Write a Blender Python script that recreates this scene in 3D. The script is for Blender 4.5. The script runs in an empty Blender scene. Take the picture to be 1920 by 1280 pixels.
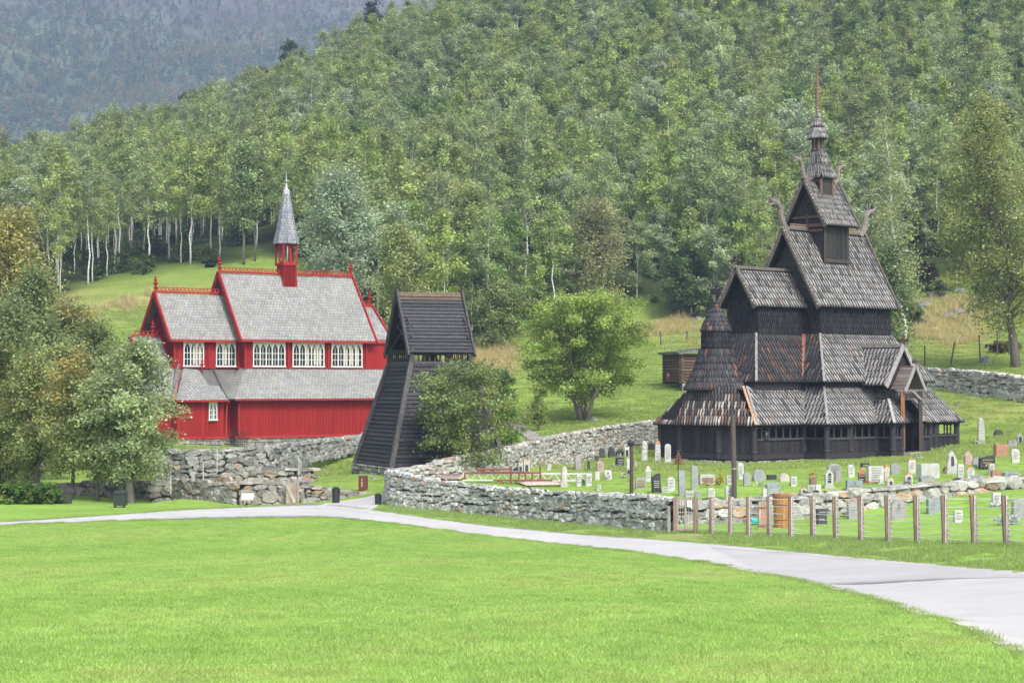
import bpy, math, random
import numpy as np
from mathutils import Vector, Matrix

# ---------------------------------------------------------------- camera, sky, sun, exposure
SC = bpy.context.scene
COL = SC.collection
F = 3800.0
PITCH = math.atan(80 / F)
CP, SP = math.cos(PITCH), math.sin(PITCH)
cam_d = bpy.data.cameras.new('camera'); cam = bpy.data.objects.new('camera', cam_d); COL.objects.link(cam)
cam.location = (0, 0, 0); cam.rotation_euler = (math.pi / 2 + PITCH, 0, 0)
cam_d.sensor_width = 36.0; cam_d.lens = 36.0 * F / 1920; cam_d.clip_start = 0.5; cam_d.clip_end = 6000
SC.camera = cam
SUN_EL, SUN_AZ = 50.0, 152.0      # azimuth clockwise from +Y (view direction): sun behind the camera's right shoulder
world = bpy.data.worlds.new('World'); SC.world = world; world.use_nodes = True
wn = world.node_tree; bg = wn.nodes['Background']
sky = wn.nodes.new('ShaderNodeTexSky'); sky.sky_type = 'NISHITA'; sky.sun_disc = False
sky.sun_elevation = math.radians(SUN_EL); sky.sun_rotation = math.radians(SUN_AZ)
sky.air_density = 1.0; sky.dust_density = 4.0; sky.ozone_density = 1.0
hs = wn.nodes.new('ShaderNodeHueSaturation'); hs.inputs['Saturation'].default_value = .45   # thin high cloud takes the blue out of the sky
wn.links.new(sky.outputs[0], hs.inputs['Color']); wn.links.new(hs.outputs[0], bg.inputs[0]); bg.inputs[1].default_value = 0.13
sun_d = bpy.data.lights.new('sun', 'SUN'); sun = bpy.data.objects.new('sun', sun_d); COL.objects.link(sun)
sun_d.energy = 1.5; sun_d.angle = math.radians(12); sun_d.color = (1.0, 0.96, 0.9)
_az, _el = math.radians(SUN_AZ), math.radians(SUN_EL)
sdir = Vector((math.sin(_az) * math.cos(_el), math.cos(_az) * math.cos(_el), math.sin(_el)))
sun.rotation_euler = sdir.to_track_quat('Z', 'Y').to_euler()
SC.view_settings.view_transform = 'Standard'; SC.view_settings.look = 'None'
SC.view_settings.exposure = 1.1; SC.view_settings.gamma = 1.0
try:
    SC.cycles.use_denoising = True
    SC.cycles.max_bounces = 6; SC.cycles.diffuse_bounces = 3; SC.cycles.transparent_max_bounces = 6
    SC.cycles.volume_bounces = 0
except Exception:
    pass

# ---------------------------------------------------------------- projection helpers (used to measure the place)
def at(px, py, Y):
    u = (px - 960) / F; v = (640 - py) / F
    k = Y / (CP - v * SP)
    return Vector((u * k, Y, (SP + v * CP) * k))
def proj(x, y, z):
    d = y * CP + z * SP; v = -y * SP + z * CP
    return 960 + F * x / d, 640 - F * v / d

# ---------------------------------------------------------------- mesh building
ORG = {}
def org(o): return ORG.get(o.name, Vector((0, 0, 0))) if o else Vector((0, 0, 0))
def tag(o, label=None, cat=None, group=None, kind=None):
    if label: o['label'] = label
    if cat: o['category'] = cat
    if group: o['group'] = group
    if kind: o['kind'] = kind
    return o
def thing(name, label, cat, loc=(0, 0, 0), group=None):
    o = bpy.data.objects.new(name, None); COL.objects.link(o); o.location = loc
    o.empty_display_size = 0.3
    ORG[o.name] = Vector(loc)
    return tag(o, label, cat, group)
def link_mesh(name, me, parent=None, loc=None):
    o = bpy.data.objects.new(name, me); COL.objects.link(o)
    if parent: o.parent = parent
    if loc is not None: o.location = loc
    ORG[o.name] = org(parent) + (Vector(loc) if loc is not None else Vector((0, 0, 0)))
    return o
class MB:
    def __init__(s, col=(.5, .5, .5)): s.v = []; s.f = []; s.c = []; s.col = col
    def face(s, pts, col=None):
        n = len(s.v); s.v += [tuple(p) for p in pts]; s.f.append(tuple(range(n, n + len(pts)))); s.c.append(col or s.col)
    def mesh(s, vs, fs, col=None):
        n = len(s.v); s.v += [tuple(p) for p in vs]; c = col or s.col
        for f in fs: s.f.append(tuple(i + n for i in f)); s.c.append(c)
    def hexa(s, P, col=None):
        # 8 corners: bottom 0..3 counter clockwise, top 4..7
        s.mesh(P, [(3, 2, 1, 0), (4, 5, 6, 7), (0, 1, 5, 4), (1, 2, 6, 5), (2, 3, 7, 6), (3, 0, 4, 7)], col)
    def box(s, c, d, col=None, ux=(1, 0, 0), uy=(0, 1, 0), uz=(0, 0, 1)):
        c, ux, uy, uz = Vector(c), Vector(ux), Vector(uy), Vector(uz)
        a, b, e = ux * d[0] / 2, uy * d[1] / 2, uz * d[2] / 2
        s.hexa([c - a - b - e, c + a - b - e, c + a + b - e, c - a + b - e, c - a - b + e, c + a - b + e, c + a + b + e, c - a + b + e], col)
    def beam(s, p, q, w, h, col=None, up=(0, 0, 1)):
        p, q = Vector(p), Vector(q); d = (q - p)
        if d.length < 1e-6: return
        d.normalize(); up = Vector(up)
        x = d.cross(up)
        if x.length < 1e-3: x = d.cross(Vector((1, 0, 0)))
        x.normalize(); z = x.cross(d).normalized()
        a, e = x * w / 2, z * h / 2
        s.hexa([p - a - e, p + a - e, q + a - e, q - a - e, p - a + e, p + a + e, q + a + e, q - a + e], col)
    def tube(s, pts, rad, n=6, col=None, cap=True):
        pts = [Vector(p) for p in pts]; k = len(pts)
        if not hasattr(rad, '__len__'): rad = [rad] * k
        vs = []; prev = None
        for i in range(k):
            t = (pts[min(i + 1, k - 1)] - pts[max(i - 1, 0)])
            t = t.normalized() if t.length > 1e-9 else Vector((0, 0, 1))
            if prev is None:
                r = t.cross(Vector((0.31, 0.95, 0.05))); r.normalize()
            else:
                r = prev - t * prev.dot(t); r.normalize()
            prev = r; b = t.cross(r)
            for j in range(n):
                a = 2 * math.pi * j / n
                vs.append(pts[i] + (r * math.cos(a) + b * math.sin(a)) * rad[i])
        fs = [(i * n + j, i * n + (j + 1) % n, (i + 1) * n + (j + 1) % n, (i + 1) * n + j) for i in range(k - 1) for j in range(n)]
        if cap: fs += [tuple(range(n - 1, -1, -1)), tuple((k - 1) * n + j for j in range(n))]
        s.mesh(vs, fs, col)
    def lathe(s, c, prof, n=12, col=None):
        c = Vector(c)
        s.tube([c + Vector((0, 0, z)) for r, z in prof], [max(r, .002) for r, z in prof], n, col)
    def build(s, name, mat, parent=None, loc=None, smooth=False):
        base = org(parent) + (Vector(loc) if loc is not None else Vector((0, 0, 0)))
        me = bpy.data.meshes.new(name)
        v = np.array(s.v, dtype=np.float64).reshape(-1, 3) - np.array(base)
        me.from_pydata(v.tolist(), [], s.f)
        at_ = me.attributes.new('col', 'FLOAT_COLOR', 'FACE')
        arr = np.ones((len(s.f), 4), np.float32); arr[:, :3] = np.array(s.c, np.float32).reshape(-1, 3)
        at_.data.foreach_set('color', arr.ravel())
        me.materials.append(mat)
        if smooth: me.polygons.foreach_set('use_smooth', [True] * len(me.polygons))
        me.update()
        return link_mesh(name, me, parent, loc)
def quads_mesh(name, V, C, mat, smooth=False):
    """V (N,4,3) quads, C (N,3) colours -> mesh data"""
    N = len(V); me = bpy.data.meshes.new(name)
    me.vertices.add(N * 4); me.vertices.foreach_set('co', V.astype(np.float32).ravel())
    me.loops.add(N * 4); me.loops.foreach_set('vertex_index', np.arange(N * 4, dtype=np.int32))
    me.polygons.add(N); me.polygons.foreach_set('loop_start', np.arange(0, N * 4, 4, dtype=np.int32))
    try: me.polygons.foreach_set('loop_total', np.full(N, 4, np.int32))
    except Exception: pass
    me.update(calc_edges=True)
    a = me.attributes.new('col', 'FLOAT_COLOR', 'FACE')
    arr = np.ones((N, 4), np.float32); arr[:, :3] = C; a.data.foreach_set('color', arr.ravel())
    me.materials.append(mat)
    return me

# ---------------------------------------------------------------- materials (colour comes from the face attribute 'col')
def newmat(name):
    m = bpy.data.materials.new(name); m.use_nodes = True; nt = m.node_tree; nt.nodes.clear()
    out = nt.nodes.new('ShaderNodeOutputMaterial'); return m, nt, out
def mat(name, rough=.8, var=.25, scale=6., stretch=(1, 1, 1), bump=.0, bscale=20., spec=.3, metal=0., trans=0., objvar=0., var2=0., scale2=.6, stain=None):
    m, nt, out = newmat(name); N = nt.nodes.new; L = nt.links.new
    at_ = N('ShaderNodeAttribute'); at_.attribute_name = 'col'
    tc = N('ShaderNodeTexCoord'); mp = N('ShaderNodeMapping'); mp.inputs['Scale'].default_value = stretch
    L(tc.outputs['Object'], mp.inputs[0])
    col = at_.outputs['Color']
    def vary(col, amt, sc, det=4):
        nz = N('ShaderNodeTexNoise'); nz.inputs['Scale'].default_value = sc; nz.inputs['Detail'].default_value = det
        nz.inputs['Roughness'].default_value = .65
        L(mp.outputs[0], nz.inputs['Vector'])
        mr = N('ShaderNodeMapRange'); mr.inputs[1].default_value = .3; mr.inputs[2].default_value = .7
        mr.inputs[3].default_value = 1 - amt; mr.inputs[4].default_value = 1 + amt
        L(nz.outputs[0], mr.inputs[0])
        mx = N('ShaderNodeVectorMath'); mx.operation = 'SCALE'; L(col, mx.inputs[0]); L(mr.outputs[0], mx.inputs['Scale'])
        return mx.outputs[0]
    if var: col = vary(col, var, scale)
    if var2: col = vary(col, var2, scale2, 3)
    if stain:
        sc_, lo, hi, c_, am = stain
        nz = N('ShaderNodeTexNoise'); nz.inputs['Scale'].default_value = sc_; nz.inputs['Detail'].default_value = 6
        L(tc.outputs['Object'], nz.inputs['Vector'])
        mr = N('ShaderNodeMapRange'); mr.inputs[1].default_value = lo; mr.inputs[2].default_value = hi; mr.inputs[3].default_value = 0; mr.inputs[4].default_value = am
        L(nz.outputs[0], mr.inputs[0])
        mx = N('ShaderNodeMix'); mx.data_type = 'RGBA'; L(mr.outputs[0], mx.inputs[0]); L(col, mx.inputs[6]); mx.inputs[7].default_value = (*c_, 1)
        col = mx.outputs[2]
    if objvar:
        oi = N('ShaderNodeObjectInfo'); cr = N('ShaderNodeValToRGB'); e = cr.color_ramp.elements
        e[0].position = 0; e[0].color = (.86, .90, .92, 1); e[1].position = 1; e[1].color = (1.06, 1.05, .86, 1)
        for p, c_ in ((.2, (1.0, 1.03, 1.12, 1)), (.45, (.90, .98, .90, 1)), (.7, (1.08, 1.12, .96, 1)), (.86, (.95, 1.0, .9, 1))):
            k = e.new(p); k.color = c_
        L(oi.outputs['Random'], cr.inputs[0])
        mu = N('ShaderNodeVectorMath'); mu.operation = 'MULTIPLY'; L(col, mu.inputs[0]); L(cr.outputs[0], mu.inputs[1]); col = mu.outputs[0]
    if trans:
        d = N('ShaderNodeBsdfDiffuse'); t = N('ShaderNodeBsdfTranslucent'); g = N('ShaderNodeBsdfGlossy'); g.inputs['Roughness'].default_value = .45
        g.inputs['Color'].default_value = (.8, .8, .8, 1)
        L(col, d.inputs[0]); L(col, t.inputs[0]); ms = N('ShaderNodeMixShader'); ms.inputs[0].default_value = trans
        L(d.outputs[0], ms.inputs[1]); L(t.outputs[0], ms.inputs[2])
        m2 = N('ShaderNodeMixShader'); m2.inputs[0].default_value = .03; L(ms.outputs[0], m2.inputs[1]); L(g.outputs[0], m2.inputs[2])
        L(m2.outputs[0], out.inputs[0]); return m
    b = N('ShaderNodeBsdfPrincipled'); b.inputs['Roughness'].default_value = rough; b.inputs['Metallic'].default_value = metal
    b.inputs['Specular IOR Level'].default_value = spec
    L(col, b.inputs['Base Color'])
    if bump:
        nz = N('ShaderNodeTexNoise'); nz.inputs['Scale'].default_value = bscale; nz.inputs['Detail'].default_value = 5
        L(mp.outputs[0], nz.inputs['Vector']); bp = N('ShaderNodeBump'); bp.inputs['Strength'].default_value = bump; bp.inputs['Distance'].default_value = .05
        L(nz.outputs[0], bp.inputs['Height']); L(bp.outputs[0], b.inputs['Normal'])
    L(b.outputs[0], out.inputs[0]); return m
MAT = dict(
    stone=mat('dry_stone', .9, .35, 9, bump=.5, bscale=14, stain=(3.2, .52, .66, (.56, .56, .53), .4)),
    tar=mat('tarred_wood', .75, .35, 7, bump=.2, bscale=30, spec=.25),
    board=mat('painted_board', .7, .16, 2.5, stretch=(6, 6, .6), bump=.1, bscale=20, spec=.15, var2=.14, scale2=.35),
    slate=mat('slate', .8, .2, 12, bump=.2, bscale=20, stain=(.7, .52, .75, (.30, .31, .24), .4), var2=.12, scale2=.5),
    wood=mat('plain_wood', .8, .3, 5, stretch=(3, 3, .5), bump=.2, bscale=25),
    white=mat('white_paint', .6, .06, 8), metal=mat('metal', .5, .15, 8, metal=.0, spec=.5),
    glass=mat('glass', .12, .3, 2.5, spec=.6), granite=mat('granite', .6, .22, 40, bump=.1, bscale=60, var2=.2, scale2=4),
    leaf=mat('foliage', var=.08, scale=.5, trans=.42, objvar=1), leafp=mat('foliage_plain', var=.12, scale=.7, trans=.42),
    bark=mat('bark', .9, .35, 5, stretch=(2, 2, .6), bump=.4, bscale=12),
    birch=mat('birch_bark', .8, .5, 3.0, stretch=(1, 1, 3), bump=.2, bscale=15),
    blade=mat('grass_blades', var=.22, scale=.3, trans=.5), flower=mat('petals', .7, .1, 5),
)
# ---------------------------------------------------------------- terrain
CT = []
def cpt(px, py, Y): p = at(px, py, Y); CT.append((p.x, p.y, p.z))
for x in (-600, 0, 960, 1920, 2500): cpt(x, 1280, 15.5)
for x in (-300, 0, 700, 1400): cpt(x, 1150, 25)
for x in (-300, 0, 500, 960): cpt(x, 1060, 41)
for q in ((0, 985, 60), (-400, 985, 60), (350, 970, 66), (690, 955, 74), (900, 1003, 64), (1100, 1025, 58), (1270, 1045, 53), (1440, 1075, 47), (1600, 1110, 39),
          (1750, 1160, 30), (1920, 1225, 21), (1100, 1003, 65), (1450, 1030, 55), (1700, 1055, 47), (1920, 1073, 40), (2150, 1100, 34),
          (739, 945, 80), (893, 963, 77), (1032, 976, 73), (1153, 987, 69), (1259, 996, 66), (1334, 1000, 65), (1525, 1008, 60), (1667, 1015, 56), (1890, 1023, 51), (2100, 1040, 46),
          (1560, 975, 72), (1700, 955, 74), (1860, 935, 76), (1920, 925, 77), (2100, 910, 80),
          (1100, 925, 82), (800, 895, 87), (1400, 920, 80), (1700, 900, 86), (1850, 870, 92), (1000, 890, 96),
          (1260, 877, 107), (1400, 876, 105), (1330, 878, 104), (1547, 862, 112), (1700, 860, 112), (1790, 857, 121), (1000, 868, 110), (1250, 830, 128), (880, 880, 95),
          (1840, 829, 115), (1880, 818, 118), (1735, 728, 140), (1920, 752, 130), (2150, 790, 118), (1850, 690, 155), (1850, 640, 170), (1900, 560, 190),
          (1080, 790, 140), (1200, 780, 142), (1000, 820, 128), (1200, 700, 165), (1250, 640, 190), (1250, 600, 205), (900, 680, 170),
          (700, 892, 92), (860, 858, 98), (760, 890, 93), (960, 830, 118), (500, 838, 141), (300, 838, 139), (640, 832, 145), (430, 948, 84), (620, 885, 108), (560, 905, 98), (330, 945, 86), (640, 935, 88),
          (250, 600, 185), (400, 500, 225), (150, 560, 210), (60, 620, 190), (1000, 600, 195), (1000, 500, 220), (1000, 300, 275), (1000, 100, 330), (1400, 550, 205),
          (1400, 280, 275), (1400, 0, 350), (1900, 400, 235), (1900, 100, 300), (1900, -100, 350), (2300, 300, 250), (2300, 0, 330),
          (700, 560, 200), (700, 420, 235), (100, 412, 320), (400, 300, 370), (650, 150, 390), (-300, 470, 320), (500, 390, 290), (200, 470, 280),
          (100, 945, 84), (-200, 950, 80), (0, 800, 120), (-300, 780, 130), (80, 700, 160)): cpt(*q)
CT += [(0, 0, -1.8), (-40, 0, -2), (40, 0, -2), (0, -60, -1), (-120, -40, -2), (120, -40, -2), (-120, 60, -5), (130, 60, -4), (-200, 160, 0), (150, 150, 12), (220, 200, 40),
       (200, 330, 95), (60, 460, 96), (140, 460, 110), (-40, 470, 62), (-120, 470, 30), (-250, 470, 10), (-200, 330, 26), (-260, 60, -5), (260, 40, 5)]
CT = np.array(CT)
def _phi(r): return np.sqrt(r * r + 9.0)
def _rbf():
    n = len(CT); P = CT[:, :2]
    A = _phi(np.linalg.norm(P[:, None] - P[None], axis=2)) - np.eye(n) * 0.35
    Q = np.c_[np.ones(n), P]
    M_ = np.block([[A, Q], [Q.T, np.zeros((3, 3))]])
    return np.linalg.solve(M_, np.r_[CT[:, 2], 0, 0, 0])
_W = _rbf()
def Hs(xy):
    xy = np.asarray(xy, float).reshape(-1, 2); out = np.zeros(len(xy)); n = len(CT)
    for i in range(0, len(xy), 4000):
        q = xy[i:i + 4000]
        out[i:i + 4000] = _phi(np.linalg.norm(q[:, None] - CT[None, :, :2], axis=2)) @ _W[:n] + _W[n] + q @ _W[n + 1:] + .32 * np.exp(-((q[:, 0] + 13.4) / 1.5) ** 2 - ((q[:, 1] - 83.2) / 1.6) ** 2)
    return out
def H(x, y): return float(Hs([(x, y)])[0])
def ground(px, py, y0=14., y1=420.):
    """where the sight line through this pixel meets the ground"""
    ys = np.r_[np.arange(y0, 160, .5), np.arange(160, y1, 1.)]
    d = at(px, py, 1.); g = Hs(np.c_[d.x * ys, ys]) - d.z * ys
    k = np.where(g > 0)[0]
    if len(k) == 0: return Vector((d.x * 200, 200, H(d.x * 200, 200)))
    i = k[0]
    if i == 0: y = ys[0]
    else: y = ys[i - 1] + (ys[i] - ys[i - 1]) * (-g[i - 1]) / (g[i] - g[i - 1])
    return Vector((d.x * y, y, H(d.x * y, y)))
def ramp(a, b, x): return np.clip((x - a) / (b - a), 0, 1)
def smooth_noise(x, y, s, seed=0):
    r = np.random.RandomState(seed); o = 0
    for k in range(5):
        a = r.uniform(0, 6.28); f = (1.0 + .7 * k) / s; p = r.uniform(0, 6.28)
        o = o + np.sin((x * math.cos(a) + y * math.sin(a)) * f * 2 + p + np.sin((x * math.sin(a * 1.7) - y * math.cos(a)) * f + k)) / (1 + k * .4)
    return o / 2.2
# foot of the forest, as image columns -> rows, measured on the photograph
FB = [(-900, 640), (0, 600), (130, 548), (200, 527), (330, 505), (420, 492), (500, 474), (560, 500), (650, 590), (740, 640), (860, 640), (930, 655), (1000, 625), (1100, 595),
      (1200, 568), (1290, 592), (1400, 600), (1640, 610), (1700, 560), (1760, 520), (1850, 530), (1950, 570), (2900, 620)]
def forest_foot(px): return np.interp(px, [p[0] for p in FB], [p[1] for p in FB])
def gauss(px, py, cx, cy, sx, sy): return np.exp(-((px - cx) / sx) ** 2 - ((py - cy) / sy) ** 2)
def grid_axis(segs):
    o = []
    for a, b, s in segs: o += list(np.arange(a, b, s))
    o.append(segs[-1][1]); return np.array(o)
gx = grid_axis([(-300, -90, 6), (-90, -36, 2), (-36, 36, .7), (36, 110, 2), (110, 300, 6)])
gy = grid_axis([(-60, 10, 5), (10, 150, .7), (150, 260, 2), (260, 480, 5)])
GX, GY = np.meshgrid(gx, gy); P_ = np.c_[GX.ravel(), GY.ravel()]; GZ = Hs(P_)
GZ += .03 * smooth_noise(P_[:, 0], P_[:, 1], 3.0, 3) * ramp(150, 200, P_[:, 1]) * 6
d_ = np.maximum(P_[:, 1] * CP + GZ * SP, 1.); PX = 960 + F * P_[:, 0] / d_; PY = 640 - F * (-P_[:, 1] * SP + GZ * CP) / d_
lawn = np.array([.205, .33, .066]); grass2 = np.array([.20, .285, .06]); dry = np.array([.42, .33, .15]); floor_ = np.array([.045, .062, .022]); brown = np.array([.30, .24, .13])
n1 = smooth_noise(P_[:, 0], P_[:, 1], 5, 1); n2 = smooth_noise(P_[:, 0], P_[:, 1], 14, 2); n3 = smooth_noise(P_[:, 0], P_[:, 1], 2.2, 5)
far = ramp(78, 100, P_[:, 1])[:, None]
C = lawn * (1 - far) + grass2 * far
C = C * (1 + .07 * n2[:, None])
def blend(C, c, w): w = np.clip(w, 0, 1)[:, None]; return C * (1 - w) + c * w
dr = (gauss(PX, PY, 1265, 622, 75, 28) + 1.3 * gauss(PX, PY, 900, 680, 70, 45) + 1.2 * gauss(PX, PY, 1800, 600, 100, 52) + .4 * gauss(PX, PY, 200, 585, 70, 25) + .45 * gauss(PX, PY, 330, 560, 120, 30)
      + .8 * gauss(PX, PY, 1360, 650, 30, 40) + .4 * gauss(PX, PY, 1860, 770, 90, 25) + .5 * gauss(PX, PY, 120, 560, 60, 20)) * (PY < 800)
C = blend(C, dry, dr * (.75 + .5 * n1) * (P_[:, 1] > 120))
wear = gauss(PX, PY, 1290, 1008, 70, 7) + .9 * gauss(PX, PY, 1640, 1036, 60, 5) + .7 * gauss(PX, PY, 1310, 1072, 130, 14) * (n3 > -.2) + .5 * gauss(PX, PY, 1060, 998, 90, 5)
C = blend(C, brown, wear * (.6 + .5 * n3) * (P_[:, 1] < 90))
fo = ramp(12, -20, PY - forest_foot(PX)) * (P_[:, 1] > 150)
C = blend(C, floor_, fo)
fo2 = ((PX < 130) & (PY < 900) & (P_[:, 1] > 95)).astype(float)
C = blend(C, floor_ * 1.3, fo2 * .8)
nx, ny = len(gx), len(gy)
idx = np.arange(nx * ny).reshape(ny, nx)
fc = np.stack([idx[:-1, :-1], idx[:-1, 1:], idx[1:, 1:], idx[1:, :-1]], -1).reshape(-1, 4)
me = bpy.data.meshes.new('ground')
me.from_pydata(np.c_[P_, GZ].tolist(), [], fc.tolist())
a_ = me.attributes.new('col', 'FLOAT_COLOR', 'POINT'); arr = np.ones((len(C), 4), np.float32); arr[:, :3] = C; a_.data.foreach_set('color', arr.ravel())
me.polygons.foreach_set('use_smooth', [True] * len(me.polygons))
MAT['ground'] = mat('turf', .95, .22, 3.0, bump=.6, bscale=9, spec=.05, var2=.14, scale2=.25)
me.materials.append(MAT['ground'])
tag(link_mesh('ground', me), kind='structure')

def drape(name, left, right, m, col, off=.015, step=.7, label=None):
    """strip between two ground-level edges (lists of image points, same length)"""
    L_ = [ground(*p) for p in left]; R_ = [ground(*p) for p in right]
    vs = []; fs = []; rows = []
    for i in range(len(L_) - 1):
        n = max(2, int(max((L_[i + 1] - L_[i]).length, (R_[i + 1] - R_[i]).length) / step))
        for k in range(n): rows.append((L_[i].lerp(L_[i + 1], k / n), R_[i].lerp(R_[i + 1], k / n)))
    rows.append((L_[-1], R_[-1])); M_ = 8
    r_ = random.Random(4)
    for a, b in rows:
        w = (b - a).length or 1; j0, j1 = r_.uniform(-.12, .12) / w, r_.uniform(-.12, .12) / w
        for j in range(M_ + 1):
            t = j / M_; t = t * (1 + j1 - j0) + j0; p = a.lerp(b, t); vs.append((p.x, p.y, 0))
    hz = Hs([(v[0], v[1]) for v in vs]); vs = [(v[0], v[1], h + off) for v, h in zip(vs, hz)]
    for i in range(len(rows) - 1):
        for j in range(M_): q = i * (M_ + 1) + j; fs.append((q, q + 1, q + M_ + 2, q + M_ + 1))
    nv = len(vs); E_ = [i * (M_ + 1) for i in range(len(rows))]; G_ = [i * (M_ + 1) + M_ for i in range(len(rows))]
    for e in (E_, G_):
        for i in range(len(e) - 1):
            k = len(vs); vs += [(vs[e[i]][0], vs[e[i]][1], vs[e[i]][2] - .12), (vs[e[i + 1]][0], vs[e[i + 1]][1], vs[e[i + 1]][2] - .12)]
            fs.append((e[i], k, k + 1, e[i + 1]))
    mb = MB(col); mb.mesh(vs, fs); o = mb.build(name, m, smooth=True); return tag(o, label, kind='structure')
MAT['gravel'] = mat('gravel', .9, .10, 30, bump=.25, bscale=60, spec=.15, var2=.10, scale2=.4)
lower = [(-900, 988), (-400, 985), (0, 984), (180, 978), (350, 973), (520, 970), (620, 970), (700, 977), (800, 989), (900, 1003), (1000, 1014), (1100, 1025), (1190, 1035), (1270, 1046), (1350, 1059), (1440, 1077), (1520, 1093), (1600, 1112), (1680, 1136), (1750, 1161), (1830, 1190), (1920, 1228), (2010, 1275), (2080, 1330)]
upper = [(-900, 984), (-400, 981), (0, 979.5), (180, 968), (350, 956), (520, 948), (600, 946), (680, 955), (760, 965), (830, 975), (900, 984), (1000, 994), (1100, 1003), (1180, 1008), (1260, 1014), (1340, 1020), (1450, 1031), (1560, 1041), (1650, 1049), (1740, 1057), (1830, 1065), (1920, 1073), (2060, 1088), (2300, 1110)]
drape('path', lower, upper, MAT['gravel'], (.45, .44, .435))
drape('asphalt_patch', [(1405, 1062), (1480, 1081), (1530, 1091), (1572, 1098), (1700, 1092), (1800, 1086), (1935, 1083)], [(1330, 1026), (1470, 1036), (1540, 1043), (1600, 1048), (1700, 1058), (1800, 1066), (1935, 1078)], MAT['gravel'], (.395, .39, .395), off=.019)
drape('side_path', [(575, 952), (610, 944), (650, 938), (690, 932), (712, 926)], [(690, 962), (697, 955), (708, 948), (722, 940), (735, 932)], MAT['gravel'], (.44, .43, .43), off=.02)
drape('hill_path', [(1036, 832), (1010, 815), (985, 800), (960, 793), (930, 790), (900, 789)], [(1000, 836), (978, 815), (955, 800), (940, 796), (920, 794), (900, 793)], MAT['gravel'], (.30, .27, .25), off=.07)

# ---------------------------------------------------------------- far mountain
mx_ = np.arange(-1300, 900, 22.); my_ = np.arange(760, 2000, 22.)
X2, Y2 = np.meshgrid(mx_, my_); Z2 = -60 + .43 * (Y2 - 850) + 22 * smooth_noise(X2, Y2, 260, 8) + 9 * smooth_noise(X2, Y2, 90, 9) + 4 * smooth_noise(X2, Y2, 40, 10) - .06 * (X2 + 300)
me = bpy.data.meshes.new('mountain'); n_ = len(mx_); idx = np.arange(X2.size).reshape(X2.shape)
fc = np.stack([idx[:-1, :-1], idx[:-1, 1:], idx[1:, 1:], idx[1:, :-1]], -1).reshape(-1, 4)
me.from_pydata(np.c_[X2.ravel(), Y2.ravel(), Z2.ravel()].tolist(), [], fc.tolist())
d2 = Y2 * CP + Z2 * SP; py2 = 640 - F * (-Y2 * SP + Z2 * CP) / d2; px2 = 960 + F * X2 / d2
treeline = 30 + .05 * px2 + 25 * smooth_noise(X2, Y2, 120, 12)
t_ = ramp(treeline - 50, treeline + 30, py2).ravel()[:, None]
nn = smooth_noise(X2, Y2, 60, 11).ravel()[:, None]
Cm = np.array([.12, .112, .11]) * (1 + .3 * nn) * (1 - t_) + np.array([.10, .13, .07]) * (1 + .2 * nn) * t_
a_ = me.attributes.new('col', 'FLOAT_COLOR', 'POINT'); arr = np.ones((len(Cm), 4), np.float32); arr[:, :3] = Cm; a_.data.foreach_set('color', arr.ravel())
me.polygons.foreach_set('use_smooth', [True] * len(me.polygons))
MAT['fell'] = mat('mountain_slope', .95, .35, .045, bump=1.0, bscale=.12, spec=.05, var2=.25, scale2=.012); MAT['fell'].node_tree.nodes['Bump'].inputs['Distance'].default_value = 6.
me.materials.append(MAT['fell']); tag(link_mesh('mountain', me), kind='structure')
def Hm(x, y):
    i = np.clip(((x - mx_[0]) / 22).astype(int), 0, len(mx_) - 2); j = np.clip(((y - my_[0]) / 22).astype(int), 0, len(my_) - 2)
    fx = (x - mx_[i]) / 22; fy = (y - my_[j]) / 22
    return (Z2[j, i] * (1 - fx) + Z2[j, i + 1] * fx) * (1 - fy) + (Z2[j + 1, i] * (1 - fx) + Z2[j + 1, i + 1] * fx) * fy
# ---------------------------------------------------------------- trees
def leaf_quads(Cn, size, r, asp=.7, ctr=None, bias=(.9, .45)):
    N = len(Cn); nrm = r.normal(size=(N, 3)) * .75; nrm[:, 2] += bias[0]
    if ctr is not None:
        o = Cn - ctr; o /= np.linalg.norm(o, axis=1)[:, None] + 1e-6; nrm += o * bias[1]
    nrm /= np.linalg.norm(nrm, axis=1)[:, None] + 1e-9
    w = r.normal(size=(N, 3)); u = np.cross(nrm, w); u /= np.linalg.norm(u, axis=1)[:, None] + 1e-9; v = np.cross(nrm, u)
    s = (size * r.uniform(.65, 1.35, N))[:, None]
    u = u * s * .5; v = v * s * .5 * asp
    return np.stack([Cn - u, Cn + v - u * .1, Cn + u, Cn - v - u * .1], 1)
def crown_profile(kind, t):
    # relative radius over the crown's height t 0..1
    if kind == 'birch': return (math.sin(math.pi * min(1, t * .92 + .1)) ** .7) * (1.0 - .28 * t)
    if kind == 'oval': return math.sin(math.pi * (t * .86 + .09)) ** .6
    if kind == 'round': return math.sqrt(max(0, 1 - (2 * t * .93 - .93 + .02) ** 2))
    if kind == 'cone': return max(.04, (1 - t) ** .9) * (1 if t > .06 else t / .06)
    if kind == 'slim': return .9 * math.sin(math.pi * (t * .84 + .1)) ** .55
    if kind == 'pine': return max(.1, math.sin(math.pi * (t * .7 + .25)))
    return 1
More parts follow.
